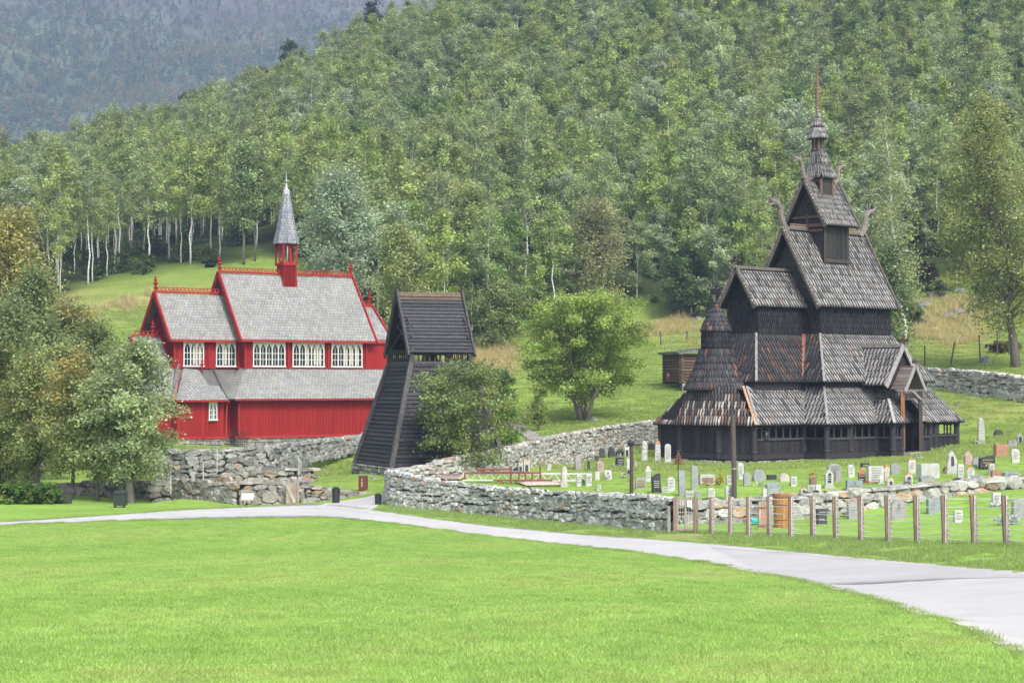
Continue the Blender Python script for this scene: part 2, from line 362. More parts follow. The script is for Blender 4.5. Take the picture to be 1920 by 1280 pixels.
def make_tree(name, seed, h, cr, start, nleaf, leaf, kind, col, bark='birch', stems=1, trad=None, droop=.25, lean=(0, 0), nbr=34, sig=.25, spread=.12, vari=.3, barkcol=(.62, .61, .58), leafmat='leaf', hue=None, tips=None, stemheight=.9, crooked=.025, offs=None):
    r = np.random.RandomState(seed); tm = MB(barkcol); trad = trad or h * .0072
    if bark != 'birch': pass
    cent = []; cf = []
    H0 = h * start
    for s in range(stems):
        az = 2 * math.pi * s / stems + r.uniform(-.4, .4); sp_ = 0 if stems == 1 else spread * h * r.uniform(.7, 1.2)
        n = 9; top = h * (stemheight if s == 0 else stemheight * r.uniform(.78, .98)); pts = []
        wob = r.normal(size=(n, 2)) * h * crooked * .25
        for i in range(n):
            t = i / (n - 1)
            q = Vector((math.cos(az) * sp_ * t ** .8 + lean[0] * t ** 1.2, math.sin(az) * sp_ * t ** .8 + lean[1] * t ** 1.2, top * t))
            if 0 < i: q.x += wob[i, 0]; q.y += wob[i, 1]
            pts.append(q)
        if offs is not None: pts = [p + Vector((math.cos(az), math.sin(az), 0)) * offs for p in pts]
        pts[0].z = -.5
        tr = trad / (stems ** .35)
        tm.tube(pts, [tr * (1.25 if i == 0 else 1) * (1 - .88 * i / (n - 1)) for i in range(n)], 7)
        nb = max(6, nbr // stems)
        for b in range(nb):
            t = start + (1 - start) * ((b + r.uniform(.0, .9)) / nb) ** .85
            t = min(t, .99); hh = h * t; k = min(t / stemheight, .999) * (n - 1); i = int(k); f_ = k - i
            p0 = pts[i].lerp(pts[min(i + 1, n - 1)], f_)
            ct = (t - start) / (1 - start); rad = cr * crown_profile(kind, ct)
            a = r.uniform(0, 2 * math.pi)
            ctr = Vector((lean[0] * t, lean[1] * t, 0))
            edge = ctr + Vector((math.cos(a), math.sin(a), 0)) * rad * r.uniform(.62, 1.08)
            rise = {'cone': -.25, 'pine': .1}.get(kind, .45)
            dd = edge - Vector((p0.x, p0.y, 0)); Ln = dd.length
            e = Vector((edge.x, edge.y, hh + Ln * rise * .5 - droop * Ln * r.uniform(.2, 1)))
            mid = p0.lerp(e, .5) + Vector((0, 0, Ln * .16 * (1 if kind != 'cone' else -.2)))
            z0 = Vector((p0.x, p0.y, max(p0.z - Ln * (.35 if kind != 'cone' else 0), .3)))
            kk = min(z0.z / max(top, .1), .999) * (n - 1); ii = int(max(kk, 0)); z0 = pts[ii].lerp(pts[min(ii + 1, n - 1)], max(kk, 0) - ii)
            br = tr * .33 * (1 - .6 * t)
            tm.tube([z0, z0.lerp(mid, .55) + Vector((0, 0, .04 * Ln)), mid, mid.lerp(e, .6), e], [br, br * .8, br * .6, br * .4, br * .2], 4, cap=False)
            m = max(3, int(Ln * 2.4) + 2); cfac = r.uniform(1 - vari, 1 + vari); hf = r.uniform()
            for j in range(m):
                q = .25 + .8 * (j / (m - 1)) if m > 1 else 1
                pp = (mid.lerp(e, (q - .5) * 2) if q > .5 else z0.lerp(mid, q * 2))
                cent.append((pp.x + r.normal() * .2 * sig, pp.y + r.normal() * .2 * sig, pp.z - droop * .3 * r.uniform(), q)); cf.append((cfac * (1 + .12 * r.normal()), hf))
    cent = np.array(cent); cf = np.array(cf)
    wgt = .35 + cent[:, 3]; wgt /= wgt.sum()
    pick = r.choice(len(cent), nleaf, p=wgt)
    sg = sig * (h / 10) ** .5
    off = r.normal(size=(nleaf, 3)) * np.array([sg, sg, sg * .8]); off[:, 2] -= np.abs(r.normal(size=nleaf)) * droop * sg * 1.6
    Pn = cent[pick, :3] + off
    V = leaf_quads(Pn, leaf, r, ctr=np.array([lean[0] * .6, lean[1] * .6, h * (start + 1) * .5]))
    base = np.array(col)
    Cc = base[None] * cf[pick, 0][:, None] * r.uniform(.86, 1.14, nleaf)[:, None]
    if hue is not None:  # a share of branches in another real leaf colour
        hc, share = hue; mk = cf[pick, 1] < share; Cc[mk] = np.array(hc)[None] * r.uniform(.7, 1.3, mk.sum())[:, None]
    if tips is not None:
        mk = r.uniform(size=nleaf) < tips[1]; Cc[mk] = np.array(tips[0])[None] * r.uniform(.8, 1.2, mk.sum())[:, None]
    cm = quads_mesh(name + '_crown', V, Cc, MAT[leafmat])
    tme = bpy.data.meshes.new(name + '_trunk'); tme.from_pydata([tuple(v) for v in tm.v], [], tm.f)
    a = tme.attributes.new('col', 'FLOAT_COLOR', 'FACE'); arr = np.ones((len(tm.f), 4), np.float32); arr[:, :3] = np.array(tm.c, np.float32); a.data.foreach_set('color', arr.ravel())
    tme.materials.append(MAT['birch' if bark == 'birch' else 'bark']); tme.polygons.foreach_set('use_smooth', [True] * len(tme.polygons))
    return tme, cm
def plant(name, meshes, loc, label, cat='tree', rz=0, sc=1., scz=None, group=None, stem='trunk'):
    t = bpy.data.objects.new(name, None); COL.objects.link(t); t.location = loc; t.rotation_euler = (0, 0, rz); t.scale = (sc, sc, scz or sc); t.empty_display_size = .3
    tag(t, label, cat, group)
    for nm, me in ((stem, meshes[0]), ('crown', meshes[1])):
        c = bpy.data.objects.new(nm, me); COL.objects.link(c); c.parent = t
    return t
YG = (.43, .51, .17); GG = (.36, .42, .20); DG = (.055, .10, .035); SG = (.40, .46, .27); OL = (.39, .45, .18)
kinds = [make_tree('birch_a', 1, 10, 2.1, .22, 4600, .23, 'birch', YG, nbr=36), make_tree('birch_b', 2, 11, 1.9, .30, 4300, .23, 'slim', OL, nbr=34, hue=((.40, .39, .15), .06)),
         make_tree('birch_c', 3, 9.5, 2.3, .16, 4800, .22, 'oval', GG, nbr=34), make_tree('aspen', 4, 10.5, 2.3, .2, 4600, .24, 'oval', SG, nbr=32, droop=.1, barkcol=(.33, .33, .30)),
         make_tree('birch_d', 5, 11, 1.7, .42, 3200, .21, 'birch', OL, nbr=26), make_tree('alder', 6, 8.5, 2.2, .1, 4600, .23, 'round', (.24, .33, .11), nbr=32, bark='alder', barkcol=(.12, .10, .08)),
         make_tree('birch_f', 8, 12, 1.9, .5, 2400, .21, 'birch', GG, nbr=22), make_tree('pine', 7, 12, 1.9, .18, 3600, .27, 'cone', (.035, .06, .028), bark='pine', nbr=60, droop=.1, barkcol=(.16, .10, .07), leafmat='leafp')]
KN = ['birch', 'birch', 'birch', 'aspen', 'birch', 'alder', 'birch', 'conifer']
KW = ['feathery yellow-green birch', 'slender olive birch', 'bushy grey-green birch', 'silvery aspen', 'long-trunked birch', 'round dark-stemmed alder', 'sparse white-stemmed birch', 'dark pointed conifer']
rr = np.random.RandomState(77)
cand = []
for y in np.arange(150, 425, 3.9):
    for x in np.arange(-.31 * y - 14, .31 * y + 14, 4.0):
        cand.append((x + rr.uniform(-1.5, 1.5), y + rr.uniform(-1.5, 1.5)))
cand = np.array(cand); cz = Hs(cand)
d_ = cand[:, 1] * CP + cz * SP; cpx = 960 + F * cand[:, 0] / d_; cpy = 640 - F * (-cand[:, 1] * SP + cz * CP) / d_
foot = forest_foot(cpx)
ok = (cpy < foot - 2) & (cpy > -620)
# a clearing between the stave church and the right-hand pasture, rocks show there
ok &= ~((cpx > 1690) & (cpx < 1870) & (cpy > 480))
# hidden beyond the crest
ok &= ~((cand[:, 1] > 405))
# at the front edge the trees stand further apart
dens = np.where(cpy > foot - 70, .75, .86); ok &= rr.uniform(size=len(cand)) < dens
cand = cand[ok]; cz = cz[ok]; cpx = cpx[ok]; cpy = cpy[ok]; foot = foot[ok]
n = len(cand)
kn = rr.choice(7, n, p=[.24, .16, .14, .12, .15, .07, .12]); sc = rr.uniform(.74, 1.34, n); rz = rr.uniform(0, 6.28, n)
edge = (foot - cpy) < 60
lf = edge & (cpx > 80) & (cpx < 520); kn[lf] = rr.choice([4, 6, 1, 4], lf.sum()); sc[lf] *= 1.05
pn = (cand[:, 1] > 340) & (rr.uniform(size=n) < .02); kn[pn] = 7
sc[(cand[:, 1] > 380)] *= .8
infr = (cpx > 0) & (cpx < 1920) & (cpy > 20) & (cpy < 1280)
size = sc / cand[:, 1]; order = np.argsort(-np.where(infr, size, 0))
single = np.zeros(n, bool); single[order[:290]] = True; single &= infr
LM = [(150, 'left edge of the valley'), (330, 'meadow behind the red church chancel'), (470, 'red church roof'), (620, 'red church steeple'), (760, 'gap between red church and bell tower'), (900, 'bell tower'),
      (1020, 'tower-side bush'), (1160, 'round rowan'), (1280, 'gap left of the black church'), (1400, 'little black cross turret'), (1510, 'black choir roof'), (1600, 'black church spire'), (1720, 'black nave roof'), (1840, 'rocky clearing'), (1921, 'right-hand pasture')]
def lm(px):
    for a, b in LM:
        if px < a: return b
    return LM[-1][1]
usedl = {}
def szw(s): return 'small' if s < .87 else ('middling' if s < 1.03 else ('tall' if s < 1.2 else 'towering'))
for i in np.where(single)[0]:
    back = foot[i] - cpy[i]
    row = 'at the wood edge' if back < 22 else ('just inside the wood' if back < 60 else ('low in the wood' if back < 120 else 'high in the wood'))
    base = '%s %s %s, behind %s' % (szw(sc[i]), KW[kn[i]], row, lm(cpx[i]))
    usedl.setdefault(base.replace('the ', '') if 0 else base, []).append(i)
for base, ii in usedl.items():
    ii.sort(key=lambda i: cpx[i])
    for q, i in enumerate(ii):
        lab = base
        if len(ii) > 1:
            lab = base.replace(', behind', ', %s behind' % (['leftmost', 'rightmost'][q] if len(ii) == 2 else (['leftmost', 'middle', 'rightmost'] if len(ii) == 3 else ['leftmost', 'second from left', 'second from right', 'rightmost'] if len(ii) == 4 else ['leftmost', 'second', 'third', 'fourth', 'fifth', 'sixth', 'seventh', 'eighth', 'ninth', 'tenth'])[min(q, 9)]))
        words = lab.split()
        if len(words) > 16: lab = lab.replace('of the wooded slope', 'of the wood').replace('on the wooded slope', 'in the wood').replace('up the wooded slope', 'up the wood').replace('with a long bare pale trunk', 'on bare pale trunk').replace('with a tall bare white trunk', 'on bare trunk').replace('chancel', '').replace('  ', ' ')
        words = lab.split()
        if len(words) > 16: lab = lab.replace('the ', '').replace('right-hand ', '').replace('middling ', '')
        plant(KN[kn[i]] + '_tree', kinds[kn[i]], (cand[i, 0], cand[i, 1], cz[i] - .1), lab, 'tree', rz[i], sc[i], sc[i] * rr.uniform(.9, 1.12), 'trees of the wooded hillside')
# the rest of the wood as one object
def source_collection(name, objs):
    c = bpy.data.collections.new(name)
    for o in objs: c.objects.link(o)
    return c
def joined(name, trunk, crown):
    import bmesh
    bm = bmesh.new(); bm.from_mesh(trunk); n0 = len(bm.faces); bm.from_mesh(crown)
    bm.faces.ensure_lookup_table()
    for i, f in enumerate(bm.faces): f.material_index = 0 if i < n0 else 1
    me = bpy.data.meshes.new(name); bm.to_mesh(me); bm.free()
    me.materials.append(trunk.materials[0]); me.materials.append(crown.materials[0])
    return bpy.data.objects.new(name, me)
def scatter(name, P, rz, sc, ix, coll, label=None, cat=None, tilt=None):
    me = bpy.data.meshes.new(name); me.vertices.add(len(P)); me.vertices.foreach_set('co', np.asarray(P, np.float32).ravel())
    a = me.attributes.new('rz', 'FLOAT', 'POINT'); a.data.foreach_set('value', np.asarray(rz, np.float32))
    a = me.attributes.new('sc', 'FLOAT', 'POINT'); a.data.foreach_set('value', np.asarray(sc, np.float32))
    a = me.attributes.new('ix', 'INT', 'POINT'); a.data.foreach_set('value', np.asarray(ix, np.int32))
    o = bpy.data.objects.new(name, me); COL.objects.link(o)
    g = bpy.data.node_groups.new(name, 'GeometryNodeTree')
    g.interface.new_socket('Geometry', in_out='INPUT', socket_type='NodeSocketGeometry'); g.interface.new_socket('Geometry', in_out='OUTPUT', socket_type='NodeSocketGeometry')
    N = g.nodes.new; L = g.links.new
    gi, go = N('NodeGroupInput'), N('NodeGroupOutput'); m2p = N('GeometryNodeMeshToPoints'); iop = N('GeometryNodeInstanceOnPoints'); ci = N('GeometryNodeCollectionInfo')
    ci.inputs['Collection'].default_value = coll; ci.inputs['Separate Children'].default_value = True; ci.inputs['Reset Children'].default_value = True
    def na(nm, t):
        q = N('GeometryNodeInputNamedAttribute'); q.data_type = t; q.inputs['Name'].default_value = nm; return q.outputs[0]
    cx = N('ShaderNodeCombineXYZ'); L(na('rz', 'FLOAT'), cx.inputs[2])
    L(gi.outputs[0], m2p.inputs[0]); L(m2p.outputs[0], iop.inputs['Points']); L(ci.outputs[0], iop.inputs['Instance']); iop.inputs['Pick Instance'].default_value = True
    L(na('ix', 'INT'), iop.inputs['Instance Index']); L(cx.outputs[0], iop.inputs['Rotation']); L(na('sc', 'FLOAT'), iop.inputs['Scale'])
    L(iop.outputs[0], go.inputs[0])
    md = o.modifiers.new('scatter', 'NODES'); md.node_group = g
    tag(o, label, cat, kind='stuff'); return o
src = [joined('wood_%02d' % i, *k) for i, k in enumerate(kinds)]
FC = source_collection('wood_sources', src)
rest = ~single
scatter('forest', np.c_[cand[rest], cz[rest] - .1], rz[rest], sc[rest], kn[rest], FC, 'dense mixed birch wood covering the upper hillside', 'forest')
# undergrowth along the wood's foot and on its floor
ushr = [make_tree('under_a', 21, 2.2, 1.5, .02, 700, .26, 'round', (.09, .14, .04), bark='x', barkcol=(.1, .08, .06), nbr=18, leafmat='leaf'),
        make_tree('under_b', 22, 1.7, 1.4, .02, 600, .24, 'round', (.15, .19, .06), bark='x', barkcol=(.1, .08, .06), nbr=18, leafmat='leaf')]
UC = source_collection('undergrowth_sources', [joined('undergrowth_%d' % i, *k) for i, k in enumerate(ushr)])
sel = (rr.uniform(size=n) < .55) & (cand[:, 1] < 300)
U = cand[sel] + rr.uniform(-1.6, 1.6, (sel.sum(), 2)); uz = Hs(U)
scatter('undergrowth', np.c_[U, uz - .15], rr.uniform(0, 6, len(U)), rr.uniform(.5, 1.3, len(U)), rr.randint(0, 2, len(U)), UC, 'low green scrub growing under the hillside trees', 'undergrowth')
# far mountain wood
mt = [make_tree('far_a', 31, 8, 2.4, .1, 260, .95, 'oval', (.24, .31, .15), bark='x', barkcol=(.15, .13, .1), nbr=14), make_tree('far_b', 32, 8, 2.2, .1, 260, .95, 'birch', (.33, .35, .15), bark='x', barkcol=(.15, .13, .1), nbr=14),
      make_tree('far_c', 33, 9, 2.0, .1, 240, .95, 'birch', (.55, .38, .16), bark='x', barkcol=(.15, .13, .1), nbr=14), make_tree('far_d', 34, 10, 2.2, .05, 260, .95, 'cone', (.07, .10, .06), bark='x', barkcol=(.1, .08, .06), nbr=20, leafmat='leafp')]
MC = source_collection('far_wood_sources', [joined('far_wood_%d' % i, *k) for i, k in enumerate(mt)])
mp_ = np.c_[rr.uniform(-620, 40, 36000), rr.uniform(1000, 1950, 36000)]; mz = Hm(mp_[:, 0], mp_[:, 1])
dd = mp_[:, 1] * CP + mz * SP; mpx = 960 + F * mp_[:, 0] / dd; mpy = 640 - F * (-mp_[:, 1] * SP + mz * CP) / dd
tl = 10 + .05 * mpx + 25 * smooth_noise(mp_[:, 0], mp_[:, 1], 120, 12)
keep = (mpx > -150) & (mpx < 900) & (mpy < 420) & (mpy > -60) & (rr.uniform(size=len(mpx)) < np.clip((mpy - tl + 60) / 120, .05, 1))
mp_, mz = mp_[keep], mz[keep]; sn = smooth_noise(mp_[:, 0], mp_[:, 1], 70, 14)
ix = np.where(rr.uniform(size=len(mz)) < .13, 2, np.where(sn > .35, 1, np.where(rr.uniform(size=len(mz)) < .05, 3, 0)))
scatter('mountain_forest', np.c_[mp_, mz], rr.uniform(0, 6, len(mz)), rr.uniform(.45, .95, len(mz)), ix, MC, 'distant wood covering the lower side of the blue mountain', 'forest')
print('TREES', n, single.sum(), 'mountain', len(mz))
# ---------------------------------------------------------------- building frames and roofing
class Frame:
    def __init__(s, ox, oy, th, z=0):
        t = math.radians(th); s.o = Vector((ox, oy, z)); s.a = Vector((math.cos(t), math.sin(t), 0)); s.c = Vector((math.sin(t), -math.cos(t), 0))
    def __call__(s, a, c, z): return s.o + s.a * a + s.c * c + Vector((0, 0, z))
def slab(mb, pts, t, col=None):
    pts = [Vector(p) for p in pts]; n = (pts[1] - pts[0]).cross(pts[-1] - pts[0]).normalized() * t; k = len(pts)
    lo = [p - n for p in pts]
    mb.mesh(pts + lo, [tuple(range(k)), tuple(range(2 * k - 1, k - 1, -1))] + [(i, i + k, (i + 1) % k + k, (i + 1) % k) for i in range(k)], col)
def fbox(mb, fr, a0, a1, c0, c1, z0, z1, col=None):
    mb.hexa([fr(a0, c1, z0), fr(a1, c1, z0), fr(a1, c0, z0), fr(a0, c0, z0), fr(a0, c1, z1), fr(a1, c1, z1), fr(a1, c0, z1), fr(a0, c0, z1)], col)
def shingles(mb, A, B, C_, D, w, row, th, colfn, rnd, skew=-.3, tip=.55, fill=.64, edge=None, side=None, under=(.02, .018, .018), jag=.012, back=.06):
    A, B, C_, D = map(Vector, (A, B, C_, D))
    e = (B - A); Lb = e.length
    if Lb < 1e-6: return
    e.normalize(); n = (B - A).cross(D - A).normalized(); up = n.cross(e)
    vD, vC = (D - A).dot(up), (C_ - A).dot(up); Hh = max(vD, vC); uD, uC = (D - A).dot(e), (C_ - A).dot(e)
    if back: slab(mb, [A, B, A + e * uC + up * vC, A + e * uD + up * vD], back, under)
    if back: lo = -n * (back + .03); mb.face([A + lo, B + lo, C_ + lo, D + lo], under)
    k = int(Hh / row + .5)
    for i in range(k):
        v = i * row; tt = min(1, (v + row * .5) / Hh); uL = uD * tt; uR = Lb + (uC - Lb) * tt
        ph = (i * skew * w) % w; j0 = int((uL - ph) / w) - 1; j1 = int((uR - ph) / w) + 2
        for j in range(j0, j1):
            u = ph + j * w; hw = w * fill * .5 * rnd.uniform(.9, 1.06)
            l, r_ = max(u - hw, uL), min(u + hw, uR)
            if r_ - l < w * .18: continue
            dv = rnd.uniform(-jag, jag) - (0 if i else .02); t2 = th * rnd.uniform(.75, 1.3); m = (l + r_) / 2
            v1 = min(v + row * 1.25, Hh + .02)
            def P(uu, vv, hh): return A + e * uu + up * vv + n * hh
            tl, tr = P(l, v1, .012), P(r_, v1, .012)
            rm, tp, lm_ = P(r_, v + row * tip + dv, t2 * .8), P(m, v + dv, t2), P(l, v + row * tip + dv, t2 * .8)
            rb, tb, lb = P(r_, v + row * tip + dv, 0), P(m, v + dv, 0), P(l, v + row * tip + dv, 0)
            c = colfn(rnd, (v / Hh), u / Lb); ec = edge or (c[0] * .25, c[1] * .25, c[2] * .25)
            q = len(mb.v); mb.v += [tuple(x) for x in (tl, lm_, tp, rm, tr, lb, tb, rb)]
            mb.f += [(q, q + 1, q + 2, q + 3, q + 4), (q + 1, q + 5, q + 6, q + 2), (q + 2, q + 6, q + 7, q + 3), (q, q + 5, q + 1), (q + 4, q + 3, q + 7)]
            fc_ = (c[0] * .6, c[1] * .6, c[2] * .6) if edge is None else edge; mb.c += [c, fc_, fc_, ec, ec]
def ring(z0, z1, o, i, sides='nesw'):
    """trapezoid faces of a hipped skirt: o,i = (a0,a1,c0,c1) outer eave / inner head"""
    R = []
    if 's' in sides: R.append(((o[0], o[3], z0), (o[1], o[3], z0), (i[1], i[3], z1), (i[0], i[3], z1)))
    if 'e' in sides: R.append(((o[0], o[2], z0), (o[0], o[3], z0), (i[0], i[3], z1), (i[0], i[2], z1)))
    if 'w' in sides: R.append(((o[1], o[3], z0), (o[1], o[2], z0), (i[1], i[2], z1), (i[1], i[3], z1)))
    if 'n' in sides: R.append(((o[1], o[2], z0), (o[0], o[2], z0), (i[0], i[2], z1), (i[1], i[2], z1)))
    return R
# ---------------------------------------------------------------- the black stave church
SF = Frame(16.036, 117.083, 44)
BLK = (.018, .017, .019); BLK2 = (.034, .032, .036); GRY = (.30, .29, .285)
rs = random.Random(5)
def mix(a, b, t): return tuple(a[i] * (1 - t) + b[i] * t for i in range(3))
def c_grey(r, t, u):   # weathered silver grey with darker tarred ones
    k = r.uniform(.74, 1.2) * (1.08 - .3 * t)
    if r.random() < .12: k *= .5
    c = (.25 * k, .245 * k, .24 * k)
    return (c[0] * 1.12, c[1] * .95, c[2] * .88) if r.random() < .07 else c
def c_tar(r, t, u):
    k = r.uniform(.6, 1.5)
    if r.random() < .08: return (.15 * k, .075 * k, .05 * k)
    return (.052 * k, .05 * k, .056 * k)
def c_wall(r, t, u):
    k = r.uniform(.6, 1.5); return (.024 * k, .023 * k, .027 * k)
def c_peel(r, t, u):   # tar worn off towards the eave: bare pale and reddish wood
    k = r.uniform(.7, 1.25); w = 1.15 - 1.7 * abs(t - .05)
    x = r.random()
    if x < w * .42: return (.42 * k, .37 * k, .345 * k)
    if x < w * .68: return (.22 * k, .13 * k, .105 * k)
    return (.085 * k, .075 * k, .075 * k)
def c_red(r, t, u):
    k = r.uniform(.6, 1.4); return (.13 * k, .075 * k, .058 * k) if r.random() * .5 + .25 + .25 * math.sin(u * 14 + t * 9) < .32 else (.055 * k, .052 * k, .056 * k)
ST = thing('stave_church', 'black tarred wooden stave church with tiered shingle roofs, dragon heads and tall spire', 'church', SF(3.3, 0, -4.15))
T_ = MAT['tar']
SHW, SHR = .25, .42
def roofpart(name, quads, parent=ST, label=None, w=SHW, row=SHR, th=.05, mat_=T_, **kw):
    mb = MB()
    for q in quads:
        fn = q[4] if len(q) > 4 else c_grey
        shingles(mb, *[SF(*p) for p in q[:4]], w, row, th, fn, rs, **kw)
    o = mb.build(name, mat_, parent); tag(o, label); return o
def seams(parent, lst, name='hip_board', wid=.14, col=(.24, .23, .225), mat_=T_):
    for l in lst:
        mb = MB(col); p, q = SF(*l[0]), SF(*l[1]); mb.beam(p, q, wid, .07, l[2] if len(l) > 2 else None); mb.build(name, mat_, parent)
# stone footing
def stone_pile(mb, pts, h, rnd, size=.35, base=(.30, .29, .27)):
    for i in range(len(pts) - 1):
        p, q = Vector(pts[i]), Vector(pts[i + 1]); L_ = (q - p).length; n_ = max(1, int(L_ / size)); d = (q - p).normalized(); o_ = Vector((d.y, -d.x, 0))
        for k in range(n_):
            for r_ in range(max(1, int(h / .2))):
                c = p.lerp(q, (k + rnd.uniform(.2, .8)) / n_) + Vector((0, 0, -h + .1 + r_ * .2)) + o_ * rnd.uniform(-.03, .12)
                kk = rnd.uniform(.6, 1.3); sx, sy, sz = size * rnd.uniform(.4, .6), rnd.uniform(.12, .22), rnd.uniform(.08, .13)
                ps = []
                for dz in (-1, 1):
                    for a, b in ((-1, -1), (1, -1), (1, 1), (-1, 1)):
                        ps.append(c + d * a * sx * rnd.uniform(.75, 1.05) + o_ * -b * sy * rnd.uniform(.8, 1.1) + Vector((0, 0, dz * sz * rnd.uniform(.7, 1.1))))
                mb.hexa([ps[0], ps[1], ps[2], ps[3], ps[4], ps[5], ps[6], ps[7]], (base[0] * kk, base[1] * kk, base[2] * kk))
mb = MB()
G_OUT = [(-7.55, -3.2), (-8.0, -1.4), (-8.0, 1.4), (-7.4, 3.4), (-3.05, 3.4), (-3.05, 4.95), (1.5, 4.95), (1.5, 6.1), (5.1, 6.1), (5.1, 4.95), (9.55, 4.95), (9.55, -4.95), (-3.05, -4.95), (-3.05, -3.4), (-7.4, -3.4), (-7.55, -3.2)]
stone_pile(mb, [SF(a, c, -4.05) for a, c in G_OUT], .5, rs)
mb.build('stone_footing', MAT['stone'], ST)
# gallery walls
gw = MB(BLK2); rails = MB(BLK2)
def gallery(p, q, openings=True, fn=None):
    """one run of gallery wall from p to q (a,c), seen from outside left to right"""
    P, Q = SF(p[0], p[1], 0), SF(q[0], q[1], 0); d = (Q - P); L_ = d.length; d.normalize(); n = Vector((d.y, -d.x, 0))
    def bx(u0, u1, z0, z1, o0, o1, col):
        gw.hexa([P + d * u0 + n * o1 + Vector((0, 0, z0)), P + d * u1 + n * o1 + Vector((0, 0, z0)), P + d * u1 + n * o0 + Vector((0, 0, z0)), P + d * u0 + n * o0 + Vector((0, 0, z0)),
                 P + d * u0 + n * o1 + Vector((0, 0, z1)), P + d * u1 + n * o1 + Vector((0, 0, z1)), P + d * u1 + n * o0 + Vector((0, 0, z1)), P + d * u0 + n * o0 + Vector((0, 0, z1))], col)
    bx(-.06, L_ + .06, -4.08, -3.8, -.12, .13, (.036, .034, .038))
    top = -3.0 if openings else -2.3
    k = max(1, int(L_ / .24)); 
    for i in range(k):
        kk = rs.uniform(.75, 1.25); g = .008
        bx(L_ * i / k + g, L_ * (i + 1) / k - g, -3.8, top, -.03, rs.uniform(.0, .035), (.028 * kk, .026 * kk, .031 * kk))
    bx(0, L_, -3.8, top, -.05, -.031, (.02, .02, .02))
    if openings:
        bx(0, L_, -3.06, -2.94, -.06, .09, (.06, .056, .062)); bx(0, L_, -2.36, -2.2, -.05, .05, BLK2)
        m = max(2, int(L_ / .62))
        for i in range(m + 1):
            c = P + d * (L_ * i / m)
            gw.lathe(c + Vector((0, 0, 0)), [(.05, -2.95), (.075, -2.9), (.04, -2.82), (.06, -2.6), (.04, -2.45), (.07, -2.38), (.07, -2.33)], 6, (.055, .05, .055))
            if i < m:   # round-arched heads between the colonnettes
                for s in (-1, 1):
                    e0 = P + d * (L_ * (i + .5 + s * .5) / m); e1 = P + d * (L_ * (i + .5 + s * .22) / m)
                    gw.mesh([e0 + Vector((0, 0, -2.36)), e0 + Vector((0, 0, -2.52)), e1 + Vector((0, 0, -2.36))], [(0, 1, 2)], BLK2)
    return P, Q
runs = [(G_OUT[0], G_OUT[1], 0), (G_OUT[1], G_OUT[2], 0), (G_OUT[2], G_OUT[3], 0), (G_OUT[3], G_OUT[4], 1), (G_OUT[4], G_OUT[5], 1), (G_OUT[5], G_OUT[6], 1), (G_OUT[6], G_OUT[7], 1),
        (G_OUT[7], (2.35, 6.1), 1), ((4.25, 6.1), G_OUT[8], 1), (G_OUT[8], G_OUT[9], 1), (G_OUT[9], G_OUT[10], 1), (G_OUT[10], G_OUT[11], 1), (G_OUT[11], G_OUT[12], 0), (G_OUT[12], G_OUT[13], 0), (G_OUT[13], G_OUT[14], 0)]
for p, q, o_ in runs: gallery(p, q, bool(o_))
gw.build('gallery_wall', T_, ST)
posts = [G_OUT[0], G_OUT[1], G_OUT[2], G_OUT[3], G_OUT[4], G_OUT[5], (-.9, 4.95), G_OUT[6], G_OUT[7], (2.35, 6.1), (4.25, 6.1), G_OUT[8], G_OUT[9], (7.3, 4.95), G_OUT[10], (9.55, 1.6), (9.55, -1.6), G_OUT[11]]
for a, c in posts:
    m = MB((.04, .037, .041)); b = SF(a, c, 0)
    m.lathe(b, [(.17, -4.1), (.17, -3.75), (.21, -3.7), (.17, -3.62), (.16, -2.5), (.19, -2.45), (.19, -2.25)], 10)
    m.build('post', T_, ST, loc=b - org(ST) + Vector((0, 0, -4.1)))
# inner dark walls behind the gallery (aisle and choir walls)
iw = MB((.03, .028, .03))
fbox(iw, SF, -1.6, 8.3, -3.7, 3.7, -4.0, .25); fbox(iw, SF, -6.0, -1.6, -2.3, 2.3, -4.0, .2)
iw.lathe(SF(-6.5, 0, 0), [(1.45, -4.0), (1.45, -.2)], 16)
iw.build('inner_wall', T_, ST)
# lower gallery roof
o1 = (-3.4, 9.9, -5.3, 5.3); i1 = (-1.55, 8.25, -3.65, 3.65); ZE, ZT = -2.22, -.15
low = [((-3.4, 5.3, ZE), (9.9, 5.3, ZE), (8.25, 3.65, ZT), (-1.55, 3.65, ZT), c_grey), ((-3.4, 3.7, ZE), (-3.4, 5.3, ZE), (-1.55, 3.65, ZT), (-1.55, 2.1, ZT), c_grey),
       ((9.9, 5.3, ZE), (9.9, -5.3, ZE), (8.25, -3.65, ZT), (8.25, 3.65, ZT), c_grey), ((9.9, -5.3, ZE), (-3.4, -5.3, ZE), (-1.55, -3.65, ZT), (8.25, -3.65, ZT), c_grey),
       ((-7.65, 3.72, ZE), (-3.2, 3.72, ZE), (-1.55, 2.1, ZT), (-6.2, 2.1, ZT), c_grey), ((-3.2, -3.72, ZE), (-7.65, -3.72, ZE), (-6.2, -2.1, ZT), (-1.55, -2.1, ZT), c_grey)]
roofpart('gallery_roof', low, label='lowest roof, weathered grey shingles over the gallery')
E0 = [(-7.85, -3.5), (-8.35, -1.5), (-8.35, 1.5), (-7.68, 3.72)]; E1 = [(-6.7, -1.72), (-7.9, -.8), (-7.9, .8), (-6.9, 1.75)]
east = []
for i in range(3): east.append(((*E0[i], ZE - .02), (*E0[i + 1], ZE - .02), (*E1[i + 1], -.2), (*E1[i], -.2), c_peel))
roofpart('east_gallery_roof', east, label='lowest roof at the east end, tar peeled to bare white and reddish wood', w=.19)
